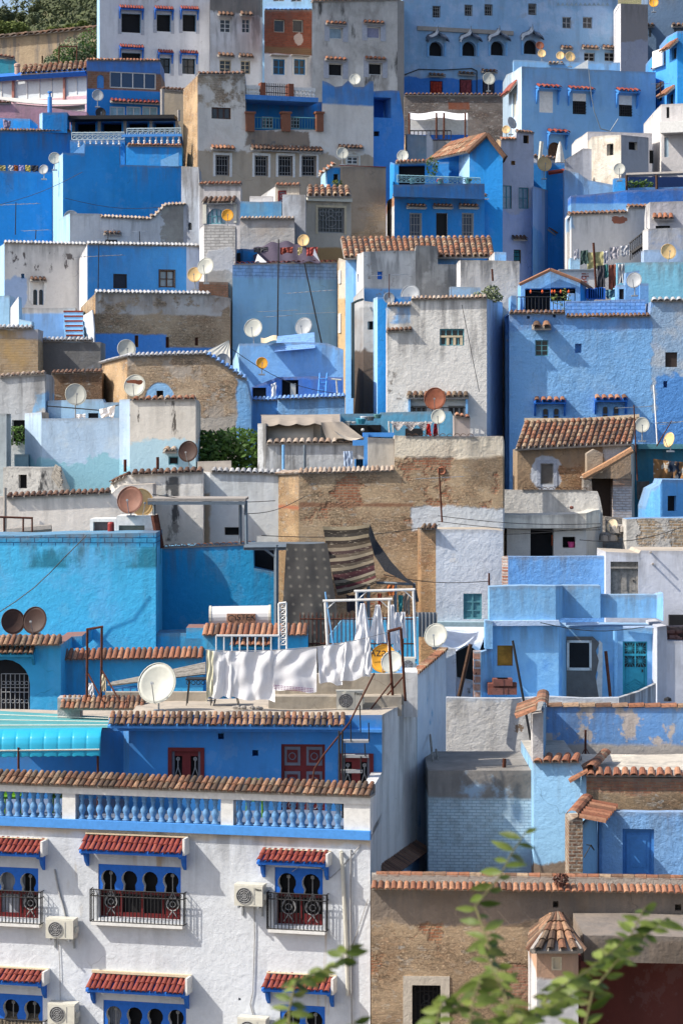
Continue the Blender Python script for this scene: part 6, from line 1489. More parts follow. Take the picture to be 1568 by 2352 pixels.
m=MB(); fr=GT.fr[2]; u0,z1=fr.hit(1395,1010); u1,z0=fr.hit(1480,1066)
for k in range(3): u=u0+(u1-u0)*k/2; m.box(u-.05,.03,z0,u+.05,.08,z1)
m.box(u0-.3,.02,z1-.05,u1+.05,.08,z1+.02);part('window_bars',m,M_cream,GT.root,fr)
ctx('C2')
for x0,x1,y in ((1165,1262,350),(1398,1500,350)): win(GT,x0,y,x1,420,'sash',M_grey,M_glass,dep=.2,nv=3,nh=0)
hood(GT,1140,1525,275,300,.35,T_old,.2,M_mort);ledge(GT,1152,305,1165,400,M_sky,.3,'hood_post');ledge(GT,1508,305,1522,400,M_sky,.3,'hood_post')
fr=GT.fr[2]; u0,z1=fr.hit(1155,362,-.25); u1,z0=fr.hit(1510,412,-.25); railing(GT.root,fr,u0,z0,u1,z0,z1-z0,M_iron,.2,.012,-.25)
ctx('B2');m=MB();leaves(m,PW(1640,765,90),(.62,.5,.22),420,.07,4);leaves(m,PW(1670,735,90.4),(.3,.4,.26),200,.07,5)
solo('dry_shrub',m,T_olive,'straggly olive shrub growing on the grey white tower roof','shrub')
ctx('B3');stick(375,665,370,590,91.5,.04,M_rust,'rust_stub','rusty bent iron stub above the roof shrub','stub')
ctx('B2')
m_al=wallmat('alley wall with painted shade',[P((.30,.30,.30),(.20,.17,.15),.5),((.10,.075,.06),('below',ZW(1090,93),.2)),((.42,.42,.42),('above',ZW(830,93),.2))],.03)  # alley shade in the colour: darker at the foot, paler on top
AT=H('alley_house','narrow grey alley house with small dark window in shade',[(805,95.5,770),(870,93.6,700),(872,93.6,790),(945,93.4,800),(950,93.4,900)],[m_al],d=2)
win(AT,893,918,932,970,'none',M_cream2,M_dark,dep=.2)
AB=H('narrow_blue_house','narrow cobalt house squeezed beside the grey white tower',[(930,93.2,775),(955,91.4,765),(1250,91.2,762)],[m_pal,m_cob],d=2.)
m=MB();m.tube(PW(802,1400,92.8),PW(800,800,92.8),.07,6);m.path([PW(800,805,92.8),PW(830,790,92.8),PW(862,780,93.4)],.05,5);solo('drain_pipe',m,flat('dark green pipe',(.06,.08,.08),.5),'dark green drain pipe running down the dark alley','pipe')
m_bw=wallmat('white brick upper wall',[P((.66,.65,.62),(.52,.51,.49),.5),soot(480,95),(P((.18,.38,.76)),('below',ZW(705,95),.02)),((.33,.30,.27),('noise',2.,.62,.03))],.04)
m_gl=wallmat('old grey limewash',[P((.34,.33,.31),(.24,.23,.21),.5),(P((.46,.45,.42)),('noise',.9,.58,.05)),soot(530,95)],.04)
UW=H('white_block_house','white and grey block house with tiny blue window under the long tile roof',[(800,99.5,500),(868,95.6,482),(1193,95.4,475),(1196,95.2,442),(1330,95.,445),(1333,94.9,560),(1470,94.8,560)],[m_pal if 0 else WMt('sunlit white facet',(.66,.66,.64)),m_bw,m_gl,m_gl,m_gl,m_gl],d=1.8)
win(UW,955,605,988,655,'none',M_azure,M_blue,dep=.1);win(UW,828,625,838,672,'none',M_azure,M_blue,dep=.1)
GWl=H('grey_streaked_wall','old grey streaked wall with a bright left edge behind the roof shrub',[(1462,94.4,540),(1475,93.6,535),(1845,93.4,540)],[m_wht,wallmat('streaky grey wash',[P((.46,.44,.42),(.34,.33,.31),.5),soot(535,93.5,1.6,.9),((.2,.19,.18),('noise',1.3,.64,.04))],.04)],d=1.5)
H('blue_drum_wall','small mottled blue parapet beside the roof shrub',[(1410,91.,700),(1600,90.9,705)],[WMt('mottled blue',(.24,.36,.60),(.4,.42,.46),m=.6)],d=.6,cat='wall')
TRH=H('tan_gable_house','tan house under the long curved orange tile roof',[(702,101.5,560),(712,99.,520),(755,98.4,535),(805,98.2,530),(1440,97.8,525),(1710,97.7,540)],[m_lrub,wallmat('tan plaster lower',[P((.50,.36,.20),(.42,.3,.18)),(('b',(.40,.2,.09),(.46,.28,.14),(.4,.3,.2),.09,.015),('box',XW(755,98),ZW(880,98),XW(830,98),ZW(760,98),.1)),(P((.52,.46,.38)),('above',ZW(760,98),.1))],.04),m_sb],d=2.6)
TRH_f=TRH.fr[3]; f=line(XW(0,1) and 0,98,1,98) if 0 else TRH_f
(a0,b0),(a1,b1)=f.hit(745,522,-.3),f.hit(1690,514,-.3); t0,t1=f.hit(722,398,3.),f.hit(1668,392,3.)
tileroof(TRH.root,f,(a0,-.3,b0),(a1,-.3,b1),(t0[0],3.,t0[1]),(t1[0],3.,t1[1]),T_oran,.225,.42)
for y0,y1 in ((600,680),(870,990)): ledge(TRH,716,y0,730,y1,M_pane2 if 0 else M_white,.05,'side_window',face=TRH.fr[1])
ctx('B3');H('blue_cube','small bright blue cube at the right end of the long tile roof',[(350,97.3,520),(385,96.4,482),(458,96.3,485)],[m_wht,m_sb],d=1.,cat='chimney')
ctx('B2')
m_bc=wallmat('sky blue wall with brick courses',[P((.24,.46,.82),(.30,.52,.82),.3),(('b',(.26,.48,.84),(.28,.5,.84),(.12,.28,.58),.14,.012),('above',ZW(640,99),.04))],.02)
PLB=H('plain_blue_wall_house','large plain sky blue wall with brick courses and a red top line',[(48,99.3,562),(330,99.2,550),(702,99.,548)],[m_bc],d=.5)
cope_px(PLB,60,560,700,547,T_red,sp=.35,over=.02,ln=.2,slope=.08)
H('blue_side_house','cobalt house corner with dark window left of the tent',[(58,101.8,468),(112,101.,462),(205,101.,470)],[m_cob,m_cob],d=2.)
m=MB();m.box(PW(76,0,100.7).x,100.6,ZW(550,100.7),PW(98,0,100.7).x,100.99,ZW(490,100.7));wpart('window',m,M_dark,HOUSES[-1].root)
m=MB(); m.sm=True; a,b,c_,d_=PW(165,470,101.8),PW(560,470,101.8),PW(600,550,100),PW(190,550,100)
def tent(u,v): return a.lerp(b,u).lerp(d_.lerp(c_,u),v)+Vector((0,0,(.35*math.sin(u*math.pi)*(1-v)+.05*math.sin(u*25))))
m.grid(tent,30,8);solo('dark_tent',m,flat('plum grey tent cloth',(.075,.06,.09),.9,sc=3),'dark plum cloth tent on the terrace above the plain blue wall','tent')
for i,(x,w_,c,l) in enumerate(((180,90,(.10,.10,.11),'dark striped cloth on the line left above the tent'),(345,80,(.30,.07,.05),'dark red striped cloth on the line above the tent'),(455,30,(.6,.5,.25),'pale yellow cloth hanging over the plum tent'),(510,70,(.42,.08,.07),'red and white cloth on the line right above the tent'))):
 cloth(x,455,x+w_,450,490+8*i,480+5*i,99.9,l,flat('tent cloth%d' % i,c,.9,var=.5,sc=5),name='hanging_cloth',folds=3,amp=.05)
m=MB();m.add([PW(205,495,99.8),PW(188,548,99.6),PW(262,548,99.6)],[(0,2,1)]);m.add([PW(560,460,99.8),PW(552,500,99.6),PW(596,545,99.6)],[(0,1,2)]);m.add([v+Vector((0,.03,0)) for v in map(Vector,m.v[:])],[(0,1,2),(3,5,4)]);solo('tent_flap',m,M_sheet,'white lit end flaps of the plum coloured tent','tent flap')
ctx('D')
antenna(637,795,640,550,93.5,'tall straight black mast in front of the plain blue wall',((.33,1.5,8,10),(.28,.9,3,-10)),.03,M_iron)
antenna(755,865,699,605,92.5,'long leaning black mast crossing the plain blue wall',((.56,1.5,8,10),(.75,1.9,9,-20)),.032,M_iron)
ctx('B2');antenna(1028,770,1030,620,91.,'short mast with yagi above the small cream dish',((.95,1.4,8,5),),.02)
m_cr=WMt('cream beige render',(.52,.46,.38),(.45,.38,.3),((.42,.26,.12),('below',ZW(450,106),.05)))
CRH=H('cream_grille_house','cream beige house with an ornate iron window grille',[(508,106.2,160),(790,106,160)],[m_cr],d=2.5)
f=CRH.fr[0]; (a0,b0),(a1,b1)=f.hit(512,133,-.3),f.hit(792,135,-.3); t0,t1=f.hit(516,72,1.5),f.hit(778,78,1.5)
tileroof(CRH.root,f,(a0,-.3,b0),(a1,-.3,b1),(t0[0],1.5,t0[1]),(t1[0],1.5,t1[1]),T_oran,.27,.4); ledge(CRH,510,140,790,172,M_cream2,.2);
win(CRH,582,202,748,365,'grille',M_grey,M_glass,dep=.16,nb=8,surround=M_cream)
m_tp=wallmat('tan patched masonry',[RUB,(P((.42,.34,.26),(.36,.28,.2)),[('noise',1.,.52,.05,(1,1,1.8))]),(P((.36,.29,.22)),('above',ZW(160,109),.3))],.04)
ctx('A2');TPW=H('tan_patched_house','tan patched windowless wall between the cream house and blue balcony house',[(722,110,1048),(1008,109.6,1048)],[m_tp],d=2.5)
ledge(TPW,715,1036,1008,1050,M_redb,.06)
BPV=H('blue_pavilion','small cobalt rooftop pavilion with a red edged roof',[(600,110.8,1110),(640,110.,1050),(722,110.2,1050)],[m_pal,m_cob],d=1.2,cat='pavilion')
win(BPV,680,1090,712,1150,'none',M_azure,M_dark,dep=.2);cope_px(BPV,592,1100,690,1030,T_terra,sp=.2)
m=MB();leaves(m,PW(703,1148,109.6),(.25,.2,.16),90,.07,3);solo('pot_plant',m,T_bright,'small green pot plant on the blue pavilion sill','plant')
ctx('B2')
m_mg=wallmat('mottled grey block',[P((.40,.44,.50),(.30,.31,.34),.6),soot(120,104,2)],.03)
GB=H('grey_block_house','plain mottled grey block left of the cream grille house',[(360,104.4,122),(505,104.2,124)],[m_mg],d=2)
BRB=H('brown_tile_edge_house','low brown brick house with a white patched front and tile edge',[(95,103.2,280),(435,103,280)],[wallmat('brown brick patched',[('b',(.30,.17,.10),(.34,.24,.16),(.4,.36,.3),.1,.014),(P((.44,.42,.4),(.36,.3,.25),.5),('ell',XW(300,103),ZW(400,103),1.7,1.,.3)),(P((.4,.36,.33)),('above',ZW(310,103),.1))],.04)],d=1.5)
coping(BRB,0,1,T_pale,.2)
H('azure_parapet','weathered azure parapet wall behind the brown tile edge house',[(95,105,165),(355,104.8,165)],[WMt('azure parapet',(.09,.27,.56),(.16,.32,.52))],d=1.,cat='wall')
WBX=H('white_stair_house','small white roof room with a red door and tile strip',[(228,107.2,130),(315,106.6,72),(468,106.4,72)],[WMt('white stair side',(.66,.66,.66)),m_cr],d=1.4)
door(WBX,332,98,384,170,M_red,.1,(1,1)); cope_px(WBX,315,70,468,70,T_terra,sp=.22)
H('pale_ledge_wall','low pale wall with reddish stains below the white roof room',[(155,105.6,133),(300,105.4,133)],[WMt('stained pale',(.58,.54,.52),(.45,.25,.2))],d=.6,cat='wall')
ctx('B3')
m_bb2=wallmat('big blue lumpy wash',[P((.20,.40,.80),(.28,.47,.82),.4),(P((.15,.32,.72),(.36,.40,.50),.3),('above',ZW(975,89),.15)),(P((.26,.36,.58),(.46,.48,.50),.6),('box',XW(1370,89),ZW(1500,89),XW(2000,89),ZW(700,89),.25)),((.42,.44,.46),('noise',1.5,.69,.03)),((.10,.26,.66),('box',XW(1390,89),ZW(2000,89),XW(2000,89),ZW(1260,89),.2))],.06,st=1.)
BG=H('big_blue_house','biggest lumpy sky blue house with paired arched windows on the right',[(468,92,868),(478,89.2,872),(830,89.1,872),(835,89.1,895),(1360,89.,890),(1366,89.,795),(2000,88.8,790)],[m_bb2],d=2.2)
coping(BG,1,2,T_dark,.2); coping(BG,3,4,T_dark,.2); coping(BG,5,6,T_white,.3)
win(BG,640,1036,722,1135,'sash',M_tealw,M_glass,dep=.12,nh=2);win(BG,1455,1112,1530,1205,'none',pane=flat('brown board',(.05,.035,.03),.8),dep=.1)
hood(BG,618,738,938,965,.4,T_old,.3); vent(BG,910,1087,.12,.17,.3); vent(BG,597,893,.05,.05); vent(BG,760,885,.05,.05)
ctx('C3')
for x0 in (685,1060):
 for k in (0,1): x=x0+k*68;win(BG,x,368 if x0<900 else 355,x+40,450,'sash',M_azure,M_glass,dep=.14,nv=1,nh=1,arch=True)
for a,b,y in ((630,832,310),(1008,1215,297)): hood(BG,a,b,y,y+20,.45,T_terra,.24,M_blue,brackets=.5)
vent(BG,1455,215,.07,.12)
m=MB();m.tube(PW(1383,220,88.6),PW(1405,590,88.),.03,5);solo('conduit',m,M_white,'thin pale pipe running down the patchy blue wall at the right','pipe')
ctx('B3')
m_bbr=wallmat('blue painted bricks',[('b',(.16,.38,.82),(.2,.42,.84),(.08,.22,.6),.13,.012)],.05)
H('blue_brick_parapet','sky blue painted brick parapet on the big blue house',[(832,90.,790),(1330,89.8,780)],[m_bbr],d=.5,cat='wall')
KI=H('blue_kiosk','sky blue gabled roof kiosk with an open dark front and string lights',[(540,92.6,690),(550,91.8,680),(735,91.7,598),(922,91.6,672),(960,93,700)],[m_sb,m_sb,m_sb,m_cob],d=1.6,cat='kiosk')
KI2=KI; fr=KI.fr[2]
for a,b in ((578,735),(735,892)): pass
win(KI,576,712,734,850,'none',pane=M_dark,dep=.8);win(KI,736,706,892,790,'none',pane=M_dark,dep=.8)
m=MB();m.path([PW(540,688,91.6),PW(735,594,91.5),PW(925,668,91.4),PW(992,712,93)],.07,5);wpart('roof_edge',m,flat('orange roof edge',(.30,.15,.09),.9),KI.root)
H('blue_gate_pier','small blue pier right of the kiosk railing',[(846,90.6,742),(886,90.6,742)],[m_sb],d=.5,cat='pier');H('blue_gate_post','small blue post at the left end of the kiosk railing',[(489,90.6,758),(522,90.6,756)],[m_sb],d=1.4,cat='pier')
rt=root('kiosk_railing','black railing across the front of the blue kiosk','railing',PW(690,850,90.4));fr=line(0,90.4,1,90.4);u0,z1=fr.hit(526,765);u1,z0=fr.hit(846,850);railing(rt,fr,u0,z0,u1,z0,z1-z0,M_iron,.13,.012)
m=MB();leaves(m,PW(830,790,90.2),(.2,.15,.5),90,.055,7);leaves(m,PW(768,778,90.2),(.2,.15,.2),50,.055,9);solo('climbing_plant',m,T_bright,'yellow green climbing plant on the kiosk railing','plant')
rt=root('string_light','string of small orange lights under the kiosk lintel','string light',PW(690,730,91.3));m=MB()
m.path([PW(600,728,91.3),PW(700,738,91.3),PW(880,724,91.3)],.01,4);wpart('cable',m,M_iron,rt)
for x in (612,685,745,762,800,850): m=MB();m.lathe(PW(x,742,91.3),[(0,.02),(.06,.05),(.14,.01)],6);wpart('lamp',m,flat('orange glass',(.7,.12,.03),.4),rt)
TNK=root('white_tank','large white rectangular tank with red lettering behind the blue kiosk','tank',PW(905,700,95));m=MB();a,b=PW(795,600,95),PW(1012,712,95);m.box(a.x,95,b.z,b.x,96.4,a.z);wpart('body',m,M_white,TNK)
textpart('ibt',.42,M_redb,TNK,PW(950,648,94.98),spin=-90)
m=MB();m.box(a.x-.05,94.9,a.z,b.x+.05,96.5,a.z+.05);wpart('lid',m,M_galv,TNK)
AQ=H('aqua_terrace_house','pale aqua limewashed terrace house behind the grey dish',[(1150,97.4,552),(1290,97.3,548),(1540,97.1,545),(2000,97.,560)],[WMt('aqua patchy wash',(.20,.50,.66),(.30,.58,.72),m=.5)],d=2)
H('blue_step_wall','sky blue stepped wall below the grey dish',[(1152,92.4,690),(1205,92.3,690),(1210,92.3,612),(1292,92.3,598),(1296,92.2,680),(1350,92.2,680)],[m_sb],d=.7,cat='wall')
win(HOUSES[-1],1165,715,1195,780,'none',M_sky,M_dark,dep=.1)
stick(1022,715,1005,425,94.6,.05,M_rust,'rust_mast','rusty mast rising among the hanging laundry on the right')
for i,(x,w_,y,y2,c,l) in enumerate(((885,28,470,530,(.55,.55,.6),'grey cloth at the left end of the upper line'),(925,45,475,560,(.05,.09,.08),'dark green towel on the upper line'),(968,100,485,590,(.44,.41,.2),'yellow cloth slung over the line by the rusty mast'),(1060,40,480,560,(.6,.6,.66),'pale cloth drooping right of the rusty mast'),(1105,60,455,530,(.55,.52,.55),'pinkish grey sheet on the long upper line'),(1175,55,445,510,(.58,.58,.6),'grey white sheet near the stair end of the line'),(1030,45,570,715,(.05,.05,.06),'black garment hanging beside the white tank'),(1062,35,565,650,(.06,.22,.20),'dark teal garment on the lower line'),(1100,45,565,720,(.26,.08,.05),'red patterned shawl hanging on the lower line'),(1160,40,560,680,(.55,.55,.55),'pale towel at the blue step wall'),(1080,75,720,775,(.12,.26,.32),'dull teal blanket folded over the lower wall'))):
 cloth(x,y,x+w_,y-6,y2,y2-8,95.6 if i<6 else 93.6+.05*i,l,flat('right laundry%d' % i,c,.9,var=.4,sc=5),name='hanging_cloth',folds=2,amp=.06)
for x0,y0,w_,l in ((860,520,60,'left'),(930,590,80,'middle'),): H('pale_step',l+' pale blue step wall below the upper laundry line',[(x0,96.4,y0),(x0+w_,96.4,y0)],[m_pal],d=.8,cat='wall')
m=MB()
for k in range(8): p=PW(960+k*14,725+(k % 2)*6,92.6); m.box(p.x,p.y,p.z-.3,p.x+.14,p.y+.2,p.z+R(.0,.15))
solo('blue_crates',m,M_blue,'row of blue plastic crates right of the kiosk','crates')
ctx('B3')
m_wb=wallmat('white brick upper right',[P((.64,.62,.60),(.54,.52,.50),.4),((.34,.12,.07),('ell',XW(1175,107),ZW(275,107),.3,.18,.6)),((.30,.42,.66),('box',XW(860,107),ZW(330,107),XW(880,107),ZW(240,107),.1))],.03)
WU=H('white_laundry_house','greyish white house wall above the long laundry line on the right',[(846,111,250),(866,107,250),(1220,106.8,238),(1224,106.8,205),(1352,106.6,205)],[m_wb],d=2)
cope_px(WU,850,252,1215,240,T_dark,sp=.25); cope_px(WU,1222,205,1352,205,T_oran,sp=.3)
BU=H('blue_upper_wall','blue painted wall strip above the greyish laundry house',[(864,108.6,130),(1130,108.6,106),(1215,108.5,95),(2000,108.4,70)],[wallmat('blue strip wall',[P((.16,.34,.70),(.22,.4,.72)),(P((.03,.15,.56)),('above',ZW(180,108.6),.03))],.03)],d=1.6)
PK=H('grey_roof_room','pale grey rendered wall with a tiny tile hood at the right edge',[(1350,105.5,245),(1358,104.6,170),(2000,104.4,158)],[m_wht,WMt('pinkish grey',(.50,.49,.52))],d=1.4)
hood(PK,1370,1505,252,278,.3,T_terra,.22);win(PK,1395,318,1485,345,'none',M_tealw,M_dark,dep=.1)
H('blue_mottled_parapet','mottled blue and grey parapet block above the cream yellow dish',[(1335,102,335),(1348,101.4,338),(2000,101.2,325)],[m_wht,WMt('mottled parapet',(.28,.36,.52),(.44,.42,.40),m=.6)],d=1.2,cat='wall')
H('lilac_wall','pale lilac blue wall behind the cream yellow dish',[(1322,99.6,470),(2000,99.4,460)],[WMt('lilac wash',(.34,.42,.66))],d=1.,cat='wall')
cope_px(HOUSES[-1],1210,505,1320,500,T_terra,sp=.3) if 0 else None
m=MB();
for k in range(9): p=PW(1235+k*12,425-k*10,103.6); m.tube(p,p-Vector((0,0,.75)),.02,4)
m.tube(PW(1230,430,103.6),PW(1345,335,103.6),.03,4);m.tube(PW(1245,490,103.6),PW(1345,420,103.6),.1,4);solo('stair_rail',m,M_iron,'dark stair railing climbing to the mottled parapet','railing')
SD=H('street_side_house','tall shaded blue wall receding into the street right of centre',[(625,113,70),(700,115.5,90),(822,119.5,120),(868,119.5,100)],[WMt('street blue',(.16,.32,.62),(.24,.38,.62),((.30,.42,.62),('above',ZW(350,114),.6))),WMt('street blue in shade',(.07,.2,.5))],d=2)  # second, deeper blue paints the shade farther into the street
hood(SD,718,790,335,355,.4,T_terra,.22);win(SD,720,400,785,505,'bars',M_iron,M_dark,dep=.2)
ctx('D')
BL=H('blue_balcony_house','cobalt house with a railed balcony and three barred windows',[(889,112.6,462),(905,109.6,452),(1112,110.3,452)],[wallmat('orange brick flank',[('b',(.50,.20,.09),(.54,.3,.16),(.45,.34,.24),.09,.014),(P((.66,.66,.66)),('below',ZW(478,111),.05))],.04),m_cobd],d=2.5)
ledge(BL,903,452,1118,457,M_white,.22); cope_px(BL,903,451,1116,451,T_dark,sp=.2,over=.25)
for x0,x1,k in ((940,968,'bars'),(1001,1027,'dark'),(1060,1087,'bars')):
 win(BL,x0,489,x1,543,k,M_grey if k=='bars' else M_iron,flat('blue grey glass',(.06,.08,.12),.3) if k=='bars' else M_dark,dep=.14,nb=4)
for x0,x1 in ((932,976),(993,1037),(1052,1096)): hood(BL,x0,x1,471,475,.25,T_dark,.2); ledge(BL,x0+1,475,x1-1,481,M_white,.14)
BT2=H('x',None,[(903,108.9,424),(1112,109.7,422)],[WMt('balcony blue',(.05,.2,.56),(.1,.26,.56))],d=.25,zb=ZW(451,108.9),into=BL,sh=0)
fr=BT2.fr[0];u0,z1=fr.hit(912,402);u1,z0=fr.hit(1103,424);railing(BL.root,fr,u0,z0,u1,z0,z1-z0,flat('teal white rail',(.30,.52,.58),.6),.22,.014,.05,'curl')
BR2=H('x',None,[(896,113.8,372),(905,113.,375),(1030,112.8,372)],[m_cob],d=1.5,into=BL)
win(BR2,915,380,975,424,'none',pane=M_dark,dep=.4);cope_px(BR2,908,376,984,374,T_terra,sp=.2,over=.5)
for i,(x,c) in enumerate(((946,'left'),(1010,'middle'),(1074,'right'))):
 rt=root('flower_pot',c+' flower pot hung on the blue balcony railing','flower pot',PW(x,422,109.5),'pots on the balcony railing');m=MB();m.lathe(PW(x,422,109.5),[(0,.09),(.22,.14),(.24,.12)],9);wpart('pot',m,M_tealw,rt);m=MB();leaves(m,PW(x,414,109.5),(.16,.14,.12),60,.06,i);wpart('plant',m,T_bright if i != 1 else flat('red flowers',(.5,.04,.04),.8),rt)
ctx('A3')
GA=H('blue_gable_house','cobalt gabled house with tiled roof slope right of the balcony',[(165,113.8,955),(228,111.4,942),(338,111.3,848),(436,111.2,975)],[m_pal,m_cob,m_cob],d=3.6)  # pale left facet of the cobalt house carries sunlight as colour
m=MB()
class WF2: W=Matrix.Identity(4)
g0,g1,g2=PW(215,955,111.2),PW(338,840,111.1),PW(450,985,111.)
bk_=Vector((0,4.2,0)); tileroof(GA.root,WF2,g0+bk_+Vector((-1.6,0,.1)),g0,g1+bk_+Vector((-1.4,0,.1)),g1,T_oran,.22,.4); tileroof(GA.root,WF2,g2,g2+bk_,g1,g1+bk_,T_dark,.22,.4)
m=MB();m.path([g0,g1,g2],.12,6);wpart('gable_edge',m,T_dark,GA.root)
ctx('D');RFL=H('x',None,[(1005,114.6,365),(1062,114.2,335),(1100,114,318)],[m_cob],d=2.,into=GA)
m=MB();leaves(m,PW(992,383,111.6),(.3,.2,.5),110,.08,2);solo('balcony_vine',m,T_leaf,'small green vine beside the gabled blue wall','plant')
ctx('A3')
WG=H('grey_white_side_house','greyish white house with teal framed windows right of the blue gable',[(402,115.,872),(425,113.4,878),(520,113.3,876),(524,113.2,828),(630,113,840)],[LRUB and m_lrub,wallmat('lilac white side',[P((.42,.44,.52),(.36,.36,.42),.4),(P((.34,.42,.62)),('below',ZW(1300,113),.4))],.03)],d=2)
coping(WG,1,2,T_terra,.2);coping(WG,3,4,T_dark,.2);win(WG,565,848,600,900,'none',M_grey,M_dark,dep=.2);vent(WG,502,1022,.1,.1)
ctx('B3')
win(WG,435,65,492,212,'sash',M_tealw,M_glassb,dep=.12,nh=1);win(WG,536,78,598,212,'sash',M_tealw,M_glassb,dep=.12,nh=1)
hood(WG,490,580,388,405,.3,T_dark,.2);win(WG,505,468,550,555,'bars',M_iron,M_teal,dep=.14,nb=4)
ctx('B1')
m_wbr=wallmat('rough whitewashed masonry',[P((.70,.67,.63),(.6,.57,.53),.4),((.16,.14,.13),[('noise',3.2,.60,.03,(1,1,.5)),('box',XW(30,102),ZW(590,102),XW(480,102),ZW(485,102),.2)]),(P((.38,.50,.70)),('box',XW(0,102),ZW(900,102),XW(160,102),ZW(640,102),.2))],.05)
L1=H('white_arch_window_house','rough whitewashed house with a tiny twin arched window on the left',[(-40,105,480),(30,102.2,430),(545,101.8,442)],[m_pal,m_wbr],d=2)
coping(L1,1,2,T_white,.21)
for x in (210,247): win(L1,x,718,x+26,815,'none',M_white,M_glass,dep=.12,arch=True)
hood(L1,188,292,648,664,.2,T_dark,.2); ledge4(L1,((186,668),(208,668),(208,818),(186,790)),M_white,.06); ledge4(L1,((275,668),(296,668),(290,790),(276,818)),M_white,.06); vent(L1,145,634,.07,.1)
L2=H('blue_white_tile_house','cobalt house with white painted tiles along the top and two dark windows',[(488,103.6,545),(549,100.4,438),(1170,100.1,448),(1276,100.,455)],[WMt('brilliant white flank',(.70,.70,.72)),m_skc := WMt('strong sky blue',(.06,.29,.78),(.10,.35,.80)),WMt('white blue patch',(.42,.50,.66),(.3,.42,.7))],d=2)
coping(L2,1,3,T_white,.21)
win(L2,712,620,797,712,'dark',M_iron,flat('navy shutter',(.02,.03,.06),.7),dep=.06);win(L2,1002,598,1095,706,'sash',M_wood,M_glassb,dep=.12,nh=1,surround=flat('dark surround',(.08,.07,.07),.8),sw=.04)
m_ch=wallmat('white chimney brick',[('b',(.50,.49,.48),(.42,.41,.4),(.30,.29,.28),.12,.012),(P((.26,.26,.26)),('below',ZW(570,99.7),.3)),(P((.40,.42,.46)),('box',XW(1290,99.7),ZW(600,99.7),XW(1475,99.7),ZW(460,99.7),.2))],.04)
L2c=H('white_brick_stack','tall white brick block with the yellow dish on top',[(1252,101,340),(1280,99.8,314),(1476,99.6,320)],[m_wht,m_ch],d=1.6)
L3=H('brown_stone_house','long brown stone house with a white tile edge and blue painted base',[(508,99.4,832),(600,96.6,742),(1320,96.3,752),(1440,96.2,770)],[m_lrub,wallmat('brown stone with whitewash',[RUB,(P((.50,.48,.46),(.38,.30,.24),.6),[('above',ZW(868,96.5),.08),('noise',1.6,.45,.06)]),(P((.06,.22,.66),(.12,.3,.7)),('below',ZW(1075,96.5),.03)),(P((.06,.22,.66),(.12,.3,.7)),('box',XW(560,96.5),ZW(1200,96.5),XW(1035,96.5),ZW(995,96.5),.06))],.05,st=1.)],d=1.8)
coping(L3,1,2,T_white,.21)
for a,b,c,d in ((846,1006,869,1080),(1040,1016,1062,1084),(1223,1018,1245,1070)): win(L3,a,b,c,d,'none',M_rust,flat('rusty door leaf',(.08,.03,.02),.9),dep=.12)
H('brick_box','small dark brick box below the twin cream dishes',[(1248,99.4,668),(1432,99.4,672)],[wallmat('small dark brick',[('b',(.15,.08,.05),(.2,.1,.07),(.14,.1,.08),.09,.012)],.03)],d=.8,cat='wall')
L4=H('dark_grey_house','dark grey cement wall under a white tile edge',[(240,93.8,1045),(632,93.6,1048)],[WMt('dark cement',(.15,.15,.15),(.10,.10,.10),((.22,.24,.28),('noise',.7,.6,.06)))],d=2)
cope_px(L4,240,1042,580,1042,T_white,sp=.21)
L5=H('tan_left_house','tan brick house with a white tile edge at the left border',[(-460,92.5,968),(240,92.2,968)],[wallmat('tan brick faded',[('b',(.34,.25,.16),(.42,.32,.21),(.42,.34,.25),.1,.012),(P((.36,.38,.44),(.3,.32,.38)),('above',ZW(1035,92.4),.12)),((.44,.30,.14),('noise',.6,.6,.1))],.03)],d=1.6)
cope_px(L5,-100,965,205,965,T_white,sp=.21)
H('pale_blue_court','pale blue courtyard wall below the white arch window house',[(130,98.8,832),(475,98.6,832)],[wallmat('court pale blue',[P((.22,.38,.74)),(P((.50,.48,.46)),('above',ZW(868,98.7),.02))],.02)],d=.5,cat='wall')
H('light_blue_box','light blue roof box at the left edge above the tan house',[(-460,96.,758),(62,95.8,756),(66,96.2,800)],[m_pal],d=1.5)
H('white_step_block','brilliant white stepped stair block above the tan left house',[(68,95.6,832),(118,94.2,762),(124,94.2,905),(200,94.,920)],[WMt('brilliant stair white',(.70,.72,.76)),m_pal],d=.9,cat='stairs')
rt=root('staircase','pale blue staircase with red step edges beside the brown stone house','stairs',PW(460,1005,96))
for k in range(6):
 y=852+k*30;Y=98.2-k*.38;a,b=PW(400+k*3,y,Y),PW(522,y,Y);m=MB();m.box(a.x,Y,a.z-.75,b.x,Y+.6,a.z);wpart('step',m,m_pal,rt);m=MB();m.box(a.x,Y-.02,a.z-.06,b.x,Y+.02,a.z+.01);wpart('step_edge',m,M_redb,rt)
H('white_ramp_wall','bright white broken wall edge right of the staircase',[(524,97.8,880),(580,95.9,845),(590,95.8,960)],[WMt('ramp white',(.68,.70,.74))],d=.5,cat='wall')
m_l6=wallmat('white to mould wall',[P((.62,.63,.64),(.54,.54,.54),.3),(P((.40,.38,.33),(.24,.22,.2),.8),('box',XW(1010,106),ZW(500,106),XW(1300,106),ZW(120,106),.4))],.04)
L6=H('long_grey_white_house','long greyish white house with a tile edge that curves up to the right',[(372,108.5,278),(440,106.2,240),(628,106,243),(632,106,268),(940,105.8,282),(975,None,258),(1035,None,195),(1168,105.6,188)],[m_pal,m_l6],d=1.6)
coping(L6,3,7,T_pale,.22);hood(L6,650,760,362,372,.2,T_dark,.2);win(L6,662,404,738,425,'none',M_white,M_glass,dep=.1)
